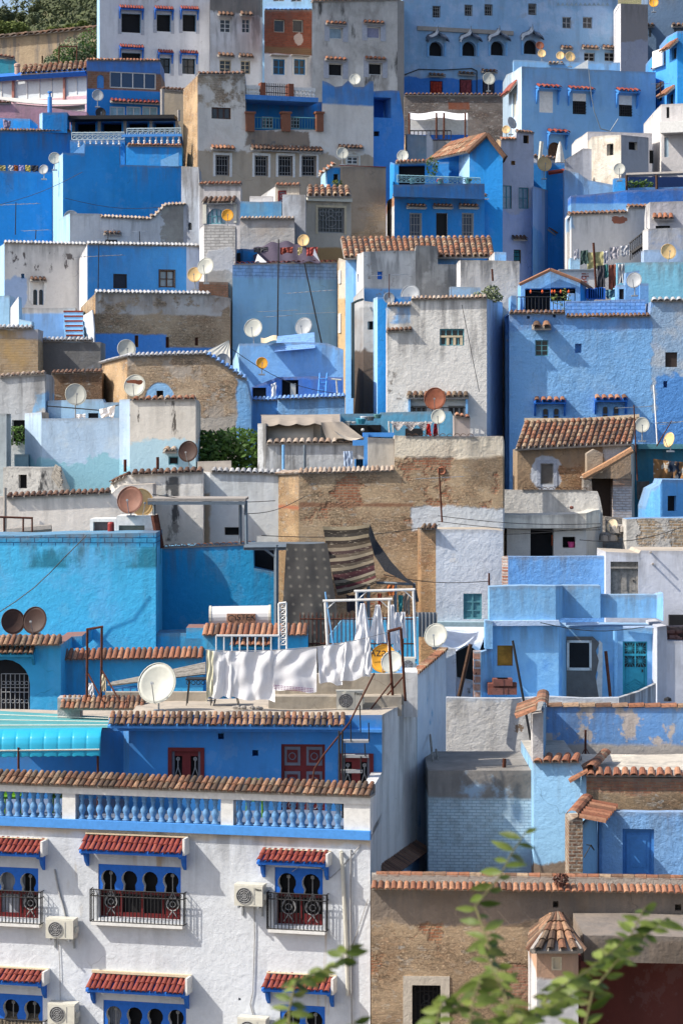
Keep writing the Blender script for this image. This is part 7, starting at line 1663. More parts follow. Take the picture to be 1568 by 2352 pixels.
L7=H('grey_arch_house','mottled grey house with an arched teal window behind the yellow dish',[(1138,107.8,-55),(1246,107.5,-50),(1252,107.4,62),(1508,107.,64)],[m_mg,m_mg,WMt('grey arch front',(.46,.44,.44),(.36,.34,.34),soot(60,107))],d=2)
cope_px(L7,1250,62,1512,62,T_terra,sp=.2);hood(L7,1282,1486,148,178,.4,T_dark,.2);win(L7,1300,212,1412,306,'sash',M_tealw,M_glassb,dep=.12,nv=4,nh=1,arch=True)
ledge(L7,1275,185,1297,306,M_cream2,.06);ledge(L7,1468,185,1487,300,M_cream2,.06);win(L7,1178,298,1204,345,'none',M_grey,M_glass,dep=.15,arch=True)
for x0,y0,x1,y1,Y,l,e in ((98,375,102,170,103.5,'tall thin mast against the cobalt wall on the far left',((.93,1.9,8,5),)),(225,402,228,345,104,'short pale T aerial above the white arch window house',((.96,1.1,3,5),)),(678,420,680,345,102.8,'short black T aerial, left one before the long grey white house',((.97,.6,3,3),)),(878,420,876,352,102.8,'short black T aerial, right one before the long grey white house',((.97,.6,3,3),)),(617,712,622,430,99.6,'thin black mast crossing the blue white tile house',((.72,2.,9,4),))): antenna(x0,y0,x1,y1,Y,l,e,.022,M_iron)
ctx('A1')
B0=H('cobalt_left_house','large plain cobalt wall at the far left with laundry on top',[(-460,112.4,1064),(330,113.,1078)],[m_cob],d=.4)
B1_=H('cobalt_terrace_house','large deep cobalt wall with a bright pale left flank and stepped top',[(328,114.5,1085),(350,113.2,1000),(396,110.4,958),(533,110.3,962),(537,110.3,902),(748,110.1,905),(752,110.1,1033),(1138,109.8,1040)],[m_pal,m_pal,m_cob],d=.5)  # left flank painted pale for the sun that strikes it
m=MB();m.prism([(XW(x,112),ZW(y,112)) for x,y in ((462,962),(533,898),(533,965))],111.9,112.1);wpart('bright_wedge',m,M_sky,B1_.root);m=MB();m.prism([(XW(x,112),ZW(y,112)) for x,y in ((1010,1005),(1122,957),(1122,1045),(1010,1045))],111.9,112.1);wpart('bright_wedge',m,M_sky,B1_.root)  # pale wedges carry the bright triangles as colour
B2_=H('cobalt_tile_house','cobalt block with a dark tile edge and a blue chimney',[(-460,116.1,814),(446,116.8,828)],[m_cobd],d=2);coping(B2_,0,1,T_dark,.2)
B3_=H('x',None,[(250,118.4,715),(268,117.8,706),(422,118.,704)],[m_pal,m_cob],d=1.2,into=B2_,yb=840)
m=MB();m.lathe(PW(314,706,118),[(0,.11),(.75,.11),(.78,.06),(.95,.06),(.96,.11),(1.03,.11)],10);wpart('chimney',m,M_azure,B2_.root)
H('cobalt_low_wall','low cobalt roof wall with cloths at the far left',[(0,118.4,740),(190,118.2,745),(230,118.4,775)],[m_cob],d=.6,cat='wall',yb=826)
for i,(x,w_,c,l) in enumerate(((0,38,(.45,.38,.16),'ochre towel leftmost on the cobalt roof line'),(52,32,(.5,.5,.5),'grey white cloth on the cobalt roof line'),(88,28,(.35,.1,.03),'orange brown cloth on the cobalt roof line'),(122,32,(.40,.36,.6),'lilac cloth on the cobalt roof line'),(160,34,(.5,.4,.1),'mustard cloth on the cobalt roof line'),(198,46,(.03,.03,.04),'black cloth rightmost on the cobalt roof line'))):
 cloth(x,1035,x+w_,1038,1074,1078,114.4,l,flat('left laundry%d' % i,c,.9,var=.4),name='hanging_cloth',folds=1,amp=.04)
cloth(18,745,70,760,812,800,117.6,'grey purple cloth draped over the cobalt roof wall',flat('purple cloth',(.25,.22,.32),.9),name='hanging_cloth',folds=2,amp=.1)
VR=H('veranda_house','blue veranda house with a row of dark arches and white railings',[(445,119.4,752),(1112,119.,758),(1140,119.,905)],[m_cob],d=2.4)
VF=VR.fr[0];m=MB();u0,z1=VF.hit(430,742);u1,z0=VF.hit(1112,758);m.box(u0,-1.,z0,u1,.2,z1);part('flat_roof',m,M_iron,VR.root,VF)
for k in range(4): x=470+k*164;win(VR,x,765,x+130,830,'none',M_mort,M_dark,dep=1.,arch=False)
m=MB()
for k in range(5): u,z=VF.hit(455+k*162,760); u2,z2=VF.hit(472+k*162,832); m.box(u,-.12,z2,u2,.0,z)
part('column',m,M_mort,VR.root,VF)
VT=H('x',None,[(440,117.9,880),(785,117.7,880)],[m_cobd],d=.8,into=VR);VU=H('x',None,[(790,117.2,912),(1142,117.,912)],[m_cob],d=1.2,into=VR)
def rail2(B,x0,y0,x1,y1,mat,sp,st): fr=B.fr[0]; u0,z1=fr.hit(x0,y0); u1,z0=fr.hit(x1,y1); railing(B.root,fr,u0,z0,u1,z0,z1-z0,mat,sp,.018,.08,st)
M_railw=flat('pale rail',(.42,.52,.56),.6)
rail2(VT,450,832,780,872,M_railw,.25,'curl');rail2(VU,795,806,1135,852,M_railw,.25,'curl')
fr=VU.fr[0]; u0,za=fr.hit(815,858); u1,zb_=fr.hit(1140,898); balusters(VR.root,fr,[u0+(u1-u0)*(k+.5)/9 for k in range(9)],zb_,za,M_white,.1,1.)
m=MB();m.box(u0-.4,0,za,u1,.25,za+.12);part('rail_beam',m,M_azure,VR.root,fr);fr=VT.fr[0]
balusters(VR.root,fr,[fr.hit(500+36*k,900)[0] for k in range(8)],ZW(920,117.6),ZW(882,117.6),M_white,-.1,1.)
cope_px(VU,800,915,1140,920,T_terra,sp=.22)
GBH=H('blue_picture_window_house','cobalt house with a brick panel and wide white framed windows',[(545,124.2,380),(1004,123.8,385),(1014,124.6,560)],[wallmat('cobalt brick house',[P((.02,.20,.62)),(P((.07,.2,.6)),('above',ZW(440,124),.01)),(('b',(.26,.11,.06),(.3,.16,.1),(.26,.2,.16),.1,.012),('box',XW(545,124),ZW(552,124),XW(1010,124),ZW(440,124),.0))],.02)],d=3)
coping(GBH,0,1,T_terra,.22)
win(GBH,690,447,980,562,'slide',M_white,flat('blue glass',(.01,.04,.12),.1,0,.5),dep=.1,nv=4,nh=1);win(GBH,610,468,654,555,'none',M_white,M_azure,dep=.08,arch=True)
hood(GBH,690,995,625,640,.3,T_red,.22)
for x0,x1 in ((690,785),(795,885),(895,990)): win(GBH,x0,667,x1,746,'slide',M_white,M_cyanglass,dep=.1,nv=2,nh=1)
GS=H('glazed_terrace','long white glazed terrace under a blue beam and orange tile roof',[(-460,128.,500),(100,126.8,500),(548,125.,455)],[WMt('pink base',(.62,.42,.46),(.5,.36,.4))],d=2)
for x0,x1,y in ((-60,78,508),(92,400,500),(412,546,486)): win(GS,x0,y,x1,y+112,'slide',M_white,flat('milky panes',(.62,.68,.72),.4,var=.1),dep=.1,nv=max(2,int((x1-x0)/70)),nh=1)
for a,b in ((78,92),(400,412)): ledge(GS,a,490,b,640,flat('pink brick pier',(.45,.2,.16),.9),.06,'pier')
m=MB();m.path([PW(-60,492,127),PW(100,480,126.4),PW(545,452,124.6)],.2,4);wpart('blue_beam',m,M_blue,GS.root)
a0,a1,t0,t1=PW(130,465,126.),PW(552,438,124.4),PW(150,418,129),PW(560,388,128); tileroof(GS.root,WF2,a0,a1,t0,t1,T_oran,.3,.6)
m=MB();m.lathe(PW(110,470,126.4),[(0,.14),(.42,.14),(.44,.17),(.56,.17),(.62,.06)],9);solo('pink_chimney',m,flat('pinkish render',(.50,.36,.30),.9),'pinkish round topped chimney left of the orange tile roof','chimney')
H('teal_roof_house','teal house corner with a red tile edge at the far left',[(-460,131,345),(92,130.6,372),(96,131,470)],[WMt('teal corner',(.03,.26,.40))],d=1.5);cope_px(HOUSES[-1],-100,340,92,370,T_terra,sp=.3)
for i,(x0,x1,y0,y1,yb0,yb1,l) in enumerate(((-40,545,600,622,618,650,'long thin white awning strip across the glazed terrace'),(100,535,648,655,695,690,'sagging white canvas below the thin awning strip'))):
 m=MB();m.sm=True;m.grid(lambda u,v: PW(x0+(x1-x0)*u,(y0+(y1-y0)*u)*(1-v)+(yb0+(yb1-yb0)*u)*v+14*math.sin(u*math.pi)*(1+.3*v),122.5-v*1.2),24,5);m.add([Vector(v)-Vector((0,0,.03)) for v in m.v],[tuple(reversed(f)) for f in m.f]);solo('white_awning',m,flat('greyish canvas',(.60,.58,.54),.9),l,'awning')
cope_px(H('small_tile_roof_house','small pink house bit with orange tiles at the far left',[(-460,121.5,650),(70,121.3,650),(545,121.2,700)],[WMt('pink wall',(.42,.24,.30))],d=1.5),-100,652,68,650,T_oran,sp=.3)
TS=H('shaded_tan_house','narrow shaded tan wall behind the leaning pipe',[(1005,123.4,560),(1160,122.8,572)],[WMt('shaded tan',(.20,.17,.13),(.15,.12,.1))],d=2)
cope_px(TS,1010,562,1155,572,T_dark,sp=.3)
for x,r in ((1020,.1),(1122,.07)): stick(x,760,x,560 if x<1100 else 690,122.,r,M_mort,'drain_pipe',('left' if x<1100 else 'right')+' beige drain pipe on the narrow shaded tan wall','pipe')
ctx('A2')
m_tw=wallmat('peeling white over tan',[P((.44,.36,.27),(.36,.29,.21),.4),(P((.68,.64,.58),(.56,.51,.44),.4),('above',ZW(935,116),.35)),(('r',(.34,.25,.17),(.44,.38,.30),(.4,.28,.18)),[('above',ZW(660,116),.3),('noise',1.3,.50,.06),('box',-40,-9,XW(135,116),99,.1)]),(P((.28,.22,.17)),[('box',XW(130,116),ZW(895,116),XW(520,116),ZW(800,116),.2)]),((.16,.15,.14),[('noise',3,.55,.04),('box',XW(150,116),ZW(925,116),XW(600,116),ZW(870,116),.3)]),(P((.08,.24,.62),(.26,.36,.55)),[('above',ZW(612,116),.05),('box',XW(603,116),-9,XW(1000,116),99,.0)])],.03)
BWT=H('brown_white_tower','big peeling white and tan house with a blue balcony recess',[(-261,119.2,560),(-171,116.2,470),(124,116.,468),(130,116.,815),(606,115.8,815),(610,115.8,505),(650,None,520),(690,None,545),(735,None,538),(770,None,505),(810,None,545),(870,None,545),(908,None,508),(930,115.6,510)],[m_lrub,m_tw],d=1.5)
cope_px(BWT,-168,468,124,466,T_dark,sp=.3)
BW2=H('x',None,[(126,118.7,635),(614,117.9,640)],[m_cobd,m_cobd],d=2,into=BWT,sh=0)
m=MB();fr=BW2.fr[0];a,b=fr.hit(126,592,-1.6),fr.hit(585,642,-1.6);m.box(a[0],-1.6,b[1],b[0],0,a[1]);part('balcony_slab',m,WMt('balcony slab blue',(.07,.22,.62)),BWT.root,fr)
u0,za=a[0],fr.hit(126,540,-1.5)[1]
for x0,x1 in ((130,218),(430,565)): ua,ub=fr.hit(x0,560,-1.5)[0],fr.hit(x1,560,-1.5)[0];m=MB();m.box(ua,-1.55,za-.1,ub,-1.4,za+.05);part('rail_beam',m,M_white,BWT.root,fr);balusters(BWT.root,fr,[ua+(ub-ua)*(k+.5)/6 for k in range(6)],a[1],za-.1,M_white,-1.48,1.4)
for x0,x1 in ((222,252),(395,428)): ua,ub=fr.hit(x0,560,-1.5)[0],fr.hit(x1,560,-1.5)[0];z_=fr.hit(0,508,-1.5)[1];m=MB();m.box(ua,-1.6,a[1],ub,-1.1,z_);part('brick_pier',m,flat('red brick pier',(.22,.08,.05),.9),BWT.root,fr)
ua,ub=fr.hit(255,560,-1.5)[0],fr.hit(395,560,-1.5)[0];m=MB();bars(m,ua,a[1],ub,za+.2,12,2,-1.5,.02);part('balcony_grille',m,M_iron,BWT.root,fr)
for x0,x1 in ((232,303),(412,470)): win(BW2,x0,730,x1,806,'sash',M_white,M_glass,dep=.1,nv=3,nh=2)
for x0,x1 in ((132,184),(358,410),(572,616)): (ua,z_),(ub,zb_)=fr.hit(x0,712,-1.8),fr.hit(x1,825,-1.8);m=MB();m.box(ua,-1.85,zb_,ub,-1.5,z_);m.box(ua-.05,-1.9,z_,ub+.05,-1.45,z_+.1);part('brick_pier',m,flat('brick pier brown',(.24,.10,.06),.9),BWT.root,fr)
for x0,x1 in ((186,356),(412,570)): (ua,z_),(ub,zb_)=fr.hit(x0,735,-1.7),fr.hit(x1,812,-1.7); railing(BWT.root,fr,ua,zb_,ub,zb_,z_-zb_,M_tealw,.14,.014,-1.7)
for x0,x1 in ((186,270),(334,424),(480,572)): win(BWT,x0,975,x1,1105,'bars',M_grey,M_dark,dep=.2,nb=5,surround=M_cream2 if 0 else M_white,sw=.12)
hood(BWT,158,608,915,938,.3,T_dark,.2);hood(BWT,705,862,915,930,.3,T_dark,.2);win(BWT,765,980,835,1032,'sash',M_white,M_glass,dep=.12,surround=M_cream2)
ctx('A1');win(BWT,1328,672,1448,748,'none',flat('brown frame',(.14,.08,.07),.8),flat('brown leaf',(.12,.07,.06),.8),dep=.12);fr=BWT.fr[1]
for x in (1336,1374,1412): (ua,z_),(ub,zb_)=fr.hit(x,682),fr.hit(x+26,742);m=MB();m.box(ua,.06,zb_,ub,.09,z_);part('window_light',m,M_glass,BWT.root,fr)
win(BWT,1352,972,1440,1102,'bars',M_grey,M_dark,dep=.2,nb=5,surround=M_white,sw=.12);hood(BWT,1320,1470,918,935,.3,T_terra,.2)
ctx('A2')
AX=H('azure_annex_house','bright azure annex with a deep shaded balcony opening',[(930,119.2,572),(1042,117.1,566),(1092,117.1,570),(1122,118,760)],[WMt('annex azure',(.05,.22,.66),(.12,.3,.7))],d=2.);win(AX,932,608,1041,740,'none',M_blue,M_blue,dep=1.2);win(AX,932,822,968,855,'none',M_grey,M_dark,dep=.2)
ctx('A1')
m_t1=wallmat('top white wash',[P((.68,.69,.72),(.60,.61,.64),.3),((.26,.24,.23),('noise',1.,.68,.04))],.02)
T1_=H('top_white_house','tall blue white house with dark framed windows at the top left',[(610,138.6,-60),(626,136.2,-60),(1316,135.6,-60)],[m_pal,m_t1],d=4)
for x0,x1,y0,y1,k in ((763,884,82,208,'dark'),(984,1072,88,200,'dark'),(1146,1230,88,200,'dark'),(765,885,328,400,'dark'),(1005,1070,362,462,'sash'),(1144,1225,365,466,'sash')):
 win(T1_,x0,y0,x1,y1,k,M_iron,M_dark if k=='dark' else M_glass,dep=.25,surround=M_t if 0 else flat('pale grey surround',(.42,.44,.5),.9),sw=.2,hd=dict(mat=T_red,ex=16,up=46,h=16,proj=.25,sp=.15,fascia=M_blue,brackets=.6))
m_t2=wallmat('top grimy wash',[P((.66,.66,.66),(.52,.50,.48),.5),(P((.24,.22,.20)),('above',ZW(80,135.5),.3)),soot(100,135.5,3)],.02)
T2_=H('top_grimy_house','whitewashed house with sooty top and cream louvred windows',[(1318,135.4,-60),(1655,135.2,-60)],[m_t2],d=4)
for x0,x1,y0,y1,c in ((1380,1448,118,206,M_white),(1518,1568,118,206,M_white),(1378,1450,375,460,M_cream),(1510,1570,380,466,M_cream)): win(T2_,x0,y0,x1,y1,'sash',c,M_glass,dep=.15,nh=2,hd=dict(mat=T_dark,ex=16,up=38,h=16,proj=.3,sp=.22))
ctx('A2')
T3_=H('top_brick_house','narrow house with raw red brick upper floor and blue windows',[(247,135.,64),(545,134.8,66)],[wallmat('raw red brick',[('b',(.29,.085,.05),(.22,.07,.045),(.2,.11,.08),.1,.012),((.20,.12,.07),('box',-40,ZW(330,135),40,ZW(290,135),.03)),(P((.66,.67,.70),(.52,.52,.54)),('below',ZW(335,135),.05)),((.5,.4,.36),('ell',XW(462,135),ZW(235,135),.25,.34,.5))],.03)],d=4)
for x0,x1 in ((308,376),(425,492)): win(T3_,x0,120,x1,204,'dark',M_cream2,M_glass,dep=.2)
for x0,x1 in ((302,374),(432,502)): win(T3_,x0,370,x1,470,'sash',M_azz := flat('bright blue frame',(.02,.22,.52),.6),M_glass,dep=.12,nh=1,surround=flat('blue frame',(.02,.22,.52),.6) if 0 else M_white,sw=.1);ledge(T3_,x0-20,345,x1+22,356,M_mort,.3)
T3b=H('x',None,[(236,136.2,-60),(548,136.,-60)],[m_pal],d=3,into=T3_);win(T3b,302,-40,372,8,'sash',M_grey,M_glass,dep=.12);win(T3b,414,-40,480,10,'sash',M_grey,M_glass,dep=.12);cope_px(T3b,248,66,545,66,T_blue,sp=.3)
m_t4=wallmat('grey mould facade',[P((.50,.48,.45),(.34,.32,.29),.6),(P((.64,.62,.58)),('noise',.7,.54,.08,(1,1,.5))),((.09,.085,.08),('noise',1.2,.62,.06,(1,1,.25)))],.03)
T4_=H('top_grey_house','big mould grey house with four square windows at the top centre',[(545,134.,10),(1080,133.4,-5),(1122,136.6,8)],[m_t4,WMt('grey side',(.26,.25,.24))],d=4);cope_px(T4_,545,12,1080,0,T_dark,sp=.3)
for x0,x1,y0,y1,p in ((655,738,170,246,M_glassb),(890,974,165,242,flat('lilac blind',(.30,.30,.42),.7)),(650,738,395,478,M_dark),(900,985,393,472,M_dark)): win(T4_,x0,y0,x1,y1,'dark',M_white,p,dep=.2,surround=flat('pale grey surround',(.42,.44,.5),.9),sw=.3);hood(T4_,x0-26,x1+22,y0-40+8,y0-20,.2,T_terra,.25)
ctx('A3')
m_t5=wallmat('palace blue wash',[P((.24,.38,.64),(.38,.50,.68),.5),((.30,.36,.46),('noise',.5,.62,.05)),(P((.035,.16,.56),(.10,.24,.6)),('box',XW(-250,137),ZW(620,137),XW(458,137),ZW(462,137),.1))],.03)
T5_=H('top_blue_palace','huge faded blue house with onion arched windows at the top right',[(-192,138.,-60),(728,137.4,-60),(1158,137.,-60)],[m_t5],d=4)
for x0,x1,y0,y1 in ((-3,48,35,112),(197,249,28,102),(322,375,25,100),(596,650,20,96)): win(T5_,x0,y0,x1,y1,'bars',M_grey,M_dark,dep=.2,nb=4)
for x0,x1,y0,y1 in ((810,866,105,180),(938,998,105,180)): win(T5_,x0,y0,x1,y1,'sash',M_grey,M_glass,dep=.15)
for x0,x1,y0,y1 in ((815,850,330,350),(946,1014,328,385),(1074,1140,328,386)): win(T5_,x0,y0,x1,y1,'sash',M_grey,M_dark,dep=.15,hd=dict(mat=T_dark,ex=18,up=38,h=14,proj=.3,sp=.25))
fr=T5_.fr[0]
for c,y in ((20,0),(227,0),(405,-4),(612,-12)):
 win(T5_,c-43,258+y,c+43,354+y,'none',M_iron,M_dark,dep=.35,arch=True);m=MB()
 pts=[fr.hit(c+dx,y+yy) for dx,yy in ((-66,262),(-55,244),(-30,236),(-12,226),(0,205),(12,226),(30,236),(55,244),(66,262))]
 for (a,b),(c2,d) in zip(pts,pts[1:]): m.add([(a,-.45,b),(c2,-.45,d),(c2,0,d+.25),(a,0,b+.25),(a,-.45,b-.1),(c2,-.45,d-.1),(c2,0,d+.05),(a,0,b+.05)],[(0,1,2,3),(7,6,5,4),(4,5,1,0)])
 m.tube((pts[4][0],-.3,pts[4][1]),(pts[4][0],-.3,pts[4][1]+.35),.07,5,.01);part('onion_hood',m,flat('blue rust hood',(.09,.11,.18),.9,var=.4),T5_.root,fr)
 for s_ in (-1,1): (ua,z1),(ub,z0)=fr.hit(c+s_*50,y+270),fr.hit(c+s_*58,y+355);m=MB();m.box(ua,-.08,z0,ub,.02,z1);part('jamb',m,M_sky,T5_.root,fr)
m=MB(); f_=T5_.fr[1]
for k in range(12): (ua,z1),(ub,z0)=f_.hit(770+k*28,15),f_.hit(796+k*28,36); m.add([(ua,-.04,z0),(ub,-.04,z0),((ua+ub)/2,-.04,z1)],[(0,1,2)])
part('lattice_band',m,M_glassb,T5_.root,f_)
m=MB();m.path([fr.w(*(lambda h: (h[0],-.06,h[1]))(fr.hit(x,y))) for x,y in ((-180,470),(-90,435),(60,440),(240,430),(272,445),(272,585))],.03,5);wpart('cable',m,M_iron,T5_.root)
for x0,x1,y0,y1,c in ((-20,60,505,588,(.4,.05,.03)),(165,245,495,588,(.22,.05,.06)),(310,385,480,588,(.05,.05,.07))): win(T5_,x0,y0,x1,y1,'none',M_blue,M_dark,dep=.3);cloth(x0+5,y0+6,x1-5,y0+6,y1-6,y1-3,T5_.fr[0].w(T5_.fr[0].hit(x0,y0)[0],.05,0).y,{-20: 'red curtain in the leftmost doorway of the faded blue palace',165: 'dark red and green curtain in the second palace doorway',310: 'dark curtain in the third palace doorway below the dish'}[x0],flat('curtain%d' % x0,c,.9,var=.5),name='door_curtain',cat='curtain',folds=3,amp=.05,group=None);hood(T5_,x0-10,x1+10,y0-38,y0-30,.3,T_old,.25)
ledge(T5_,-100,190,500,197,M_mort,.12)
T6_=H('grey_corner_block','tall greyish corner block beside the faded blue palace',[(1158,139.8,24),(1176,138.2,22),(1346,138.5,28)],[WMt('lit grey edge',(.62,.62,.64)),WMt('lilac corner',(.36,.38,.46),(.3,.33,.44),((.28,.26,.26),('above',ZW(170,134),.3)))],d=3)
T7_=H('shaded_blue_far_house','shaded dull blue house at the top right corner',[(1345,142.,-60),(2000,141.6,-60)],[WMt('dull blue',(.13,.19,.33),(.2,.25,.38))],d=3)
for x0,x1,y0,y1 in ((1350,1368,185,232),(1510,1568,185,240)): win(T7_,x0,y0,x1,y1,'sash',M_grey,M_glass,dep=.2,hd=dict(mat=T_dark,ex=18,up=30,h=12,proj=.3,sp=.25))
ctx('A2');RP2=H('rubble_parapet_house','dark rubble parapet with a brick line below the blue palace',[(1125,133.,598),(1760,132.6,600)],[wallmat('dark rubble',[('r',(.13,.11,.10),(.19,.17,.16),(.17,.11,.08)),((.20,.07,.04),('box',XW(1400,133),ZW(690,133),XW(1530,133),ZW(645,133),.05))],.04)],d=2)
cope_px(RP2,1125,600,1760,602,T_dark,sp=.35)
rt=root('canopy_frame','white rooftop canopy on a thin dark frame below the rubble wall','canopy',PW(1330,870,127));m=MB();m.sm=True
m.grid(lambda u,v: PW(1150+370*u,705+40*v+8*math.sin(u*9),129.5-2*v),20,4);m.add([Vector(v)-Vector((0,0,.03)) for v in m.v],[tuple(reversed(f)) for f in m.f]);wpart('awning_cloth',m,M_sheet,rt)
m=MB();a,b=PW(1155,745,129.6),PW(1520,850,129.6);m.box(a.x,129.6,b.z,b.x,129.8,a.z);wpart('back_wall',m,M_white,rt);m=MB();b2=PW(1520,880,129.3);m.box(a.x,129.3,b2.z,b.x,129.5,b.z);wpart('blue_base',m,M_blue,rt)
for x in (1155,1325,1372,1505): m=MB();m.tube(PW(x,870,127.2),PW(x,708,127.2),.05,4);wpart('post',m,M_rust,rt)
fr=line(0,127.2,1,127.2); u0,z1=fr.hit(1160,820); u1,z0=fr.hit(1415,878); railing(rt,fr,u0,z0,u1,z0,z1-z0,M_iron,.2,.02)
RB2=H('broken_parapet_house','broken pale parapet with aqua stains below the white canopy',[(1040,124.4,905),(1140,121.4,840),(1262,121.2,850),(1272,121.2,830),(1305,121.2,885),(1570,121.,885)],[m_lrub,WMt('aqua stained',(.44,.46,.44),(.2,.36,.42),m=.6),m_wht,m_wht,m_gl],d=2)
ctx('A3')
m_pb3=WMt('pale blue big house',(.20,.38,.70),(.26,.44,.72),bump=.01)
PH=H('pale_blue_big_house','large pale blue house with three shuttered windows under red hoods',[(460,128.6,468),(492,127.4,455),(555,124.6,416),(1395,124.,452)],[WMt('pale grey back',(.3,.4,.5)),WMt('sunlit pale flank',(.50,.66,.86)),m_pb3],d=3)  # flank is a lighter copy of the front blue, sunlight painted in
for x0,x1,y0,y1,y2 in ((666,750,572,708,708),(875,958,585,718,636),(1165,1246,598,732,660)):
 o=win(PH,x0,y0,x1,y1,'none',M_white,M_dark,dep=.12);f_=PH.fr[2];(ua,z1),(ub,z0)=f_.hit(x0,y0),f_.hit(x1,y2);m=MB();m.box(ua,.0,z0,ub,.06,z1);part('roller_shutter',m,M_white,o,f_)
 if y2<y1: (ua,z1),(ub,z0)=f_.hit(x0,y2),f_.hit(x1,y1);m=MB();bars(m,ua,z0,ub,z1,6,4,-.03,.02);part('grille',m,M_iron,o,f_)
for x0,x1,y in ((642,788,536),(842,997,548),(1142,1280,560),(712,838,820)): hood(PH,x0,x1,y,y+12,.45,T_red,.25,M_azure,brackets=.8)
win(PH,720,890,805,985,'none',M_red,M_wood,dep=.15,arch=True);win(PH,500,590,522,725,'none',M_white,M_cream2,dep=.1);hood(PH,478,530,548,575,.4,T_red,.3)
m=MB();m.path([PW(*p,123.8) for p in ((975,430),(992,600),(1010,700),(1050,808),(1110,822),(1160,745))],.025,4);solo('wall_cable',m,M_steel,'thin cable looping down the pale blue house front','cable')
PH2=H('pale_rear_parapet','pale blue roof parapet behind the pale blue big house',[(505,130,375),(720,129.9,388),(1172,129.7,392)],[m_pb3],d=.8,cat='wall');cope_px(PH2,722,402,818,402,T_oran,sp=.4)
m=MB();m.prism([(XW(x,126.5),ZW(y,126.5)) for x,y in ((880,430),(970,375),(970,432))],126.4,126.8);wpart('lit_stair',m,M_white,PH.root)
CR2=H('vivid_cobalt_house','vivid cobalt house with a white lattice balcony at the right edge',[(1376,128.4,350),(1462,126.8,295),(1466,126.6,230),(1530,125,195),(2000,124.6,185)],[m_skc,m_skc,m_skc,m_cob],d=3)
f_=CR2.fr[0];(ua,z1),(ub,z0)=f_.hit(1395,325),f_.hit(1458,410);m=MB();m.box(ua,-.2,z0,ub,-.1,z1);part('lattice',m,M_white,CR2.root,f_);cope_px(CR2,1378,440,1458,400,T_terra,sp=.3)
for x,y in ((1510,305),(1420,570),(1490,595)): hood(CR2,x-28,x+28,y-30,y-5,.5,T_terra,.25);win(CR2,x-14,y,x+14,y+60,'none',M_wood,M_dark,dep=.15)
antenna(1425,590,1425,510,123,'small yagi mast beside the vivid cobalt house',((.8,1.,6,20),),.03)
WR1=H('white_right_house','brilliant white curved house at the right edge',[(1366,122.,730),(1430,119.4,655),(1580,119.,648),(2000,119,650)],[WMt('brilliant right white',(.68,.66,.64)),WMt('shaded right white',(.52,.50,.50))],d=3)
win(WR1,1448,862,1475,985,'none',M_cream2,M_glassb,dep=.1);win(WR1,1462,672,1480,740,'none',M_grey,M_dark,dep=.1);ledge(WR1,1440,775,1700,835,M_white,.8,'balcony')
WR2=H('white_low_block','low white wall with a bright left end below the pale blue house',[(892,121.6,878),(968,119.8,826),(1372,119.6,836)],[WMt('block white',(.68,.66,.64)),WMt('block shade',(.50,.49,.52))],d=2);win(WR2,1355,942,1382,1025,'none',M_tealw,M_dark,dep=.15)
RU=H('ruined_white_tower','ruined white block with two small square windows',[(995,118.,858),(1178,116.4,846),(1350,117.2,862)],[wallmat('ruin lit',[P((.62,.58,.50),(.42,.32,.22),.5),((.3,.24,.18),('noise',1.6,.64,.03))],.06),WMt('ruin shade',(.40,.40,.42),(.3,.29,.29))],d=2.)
win(RU,1088,905,1130,972,'none',M_tealw,M_dark,dep=.25);win(RU,1226,888,1280,942,'none',M_mort,M_dark,dep=.25)
LW=H('broken_low_wall','low ruined grey wall with ragged tiles left of the ruined block',[(630,118.4,985),(820,118.2,1005),(880,118.2,970),(940,118.2,930),(1000,118.1,935)],[WMt('low grey',(.40,.42,.48),(.3,.3,.33))],d=1.5);coping(LW,0,1,T_dark,.25)
m=MB();a=PW(795,1020,117.4);m.lathe(a,[(0,.24),(.4,.18),(.8,.1),(1.02,.03)],8);solo('cone_chimney',m,WMt('cone white',(.62,.60,.55)),'pointed whitewashed cone chimney before the arched door','chimney')
stick(668,1010,680,888,117.6,.1,M_cream2,'pale_post','leaning pale post left of the cone chimney','post')
BLU=H('cobalt_sunken_terrace','sunken cobalt terrace with a red top edge',[(628,116.2,1020),(824,116,1022)],[m_cobd],d=.5,cat='wall');H('light_sunken_wall','light blue ragged wall right of the sunken cobalt terrace',[(824,114.6,1065),(910,114.4,1085),(975,114.4,1130),(1135,114.2,1160)],[WMt('ragged light',(.22,.38,.70))],d=.8,cat='wall')
m=MB();m.tube(PW(722,1085,115.6),PW(822,1070,115.6),.1,4);solo('red_edge',m,M_redb,'red painted edge of the sunken cobalt terrace','coping')
CT2=H('cobalt_rail_terrace','cobalt terrace with a patterned railing and dark shade at the right edge',[(1134,113.,1118),(1215,112.8,1116),(1218,112.8,1180),(2000,112.6,1160)],[m_cob],d=.6)
rail2(type('o',(),{'root': CT2.root,'fr': [CT2.fr[2]]})(),1222,1190,1650,1245,M_railw,.25,'curl')
m=MB();a,b=PW(1225,1110,115),PW(1680,1200,115);m.box(a.x,115,b.z,b.x,115.3,a.z);wpart('shaded_back',m,flat('cobalt painted as shade',(.01,.03,.12),.9),CT2.root);m=MB();m.tube(PW(1210,1098,112.8),PW(1680,1082,112.8),.1,4);wpart('roof_beam',m,M_mort,CT2.root)  # back sheet coloured near-black navy for the terrace shade
for x in (1212,1400): m=MB();m.tube(PW(x,1098,112.7),PW(x+2,1250,112.7),.06,4);wpart('post',m,M_wood,CT2.root)
cloth(1308,1192,1360,1192,1225,1225,112.3,'turquoise towel on the patterned cobalt railing',flat('turquoise towel',(.03,.38,.45),.9),name='hanging_cloth',folds=1,amp=.03)
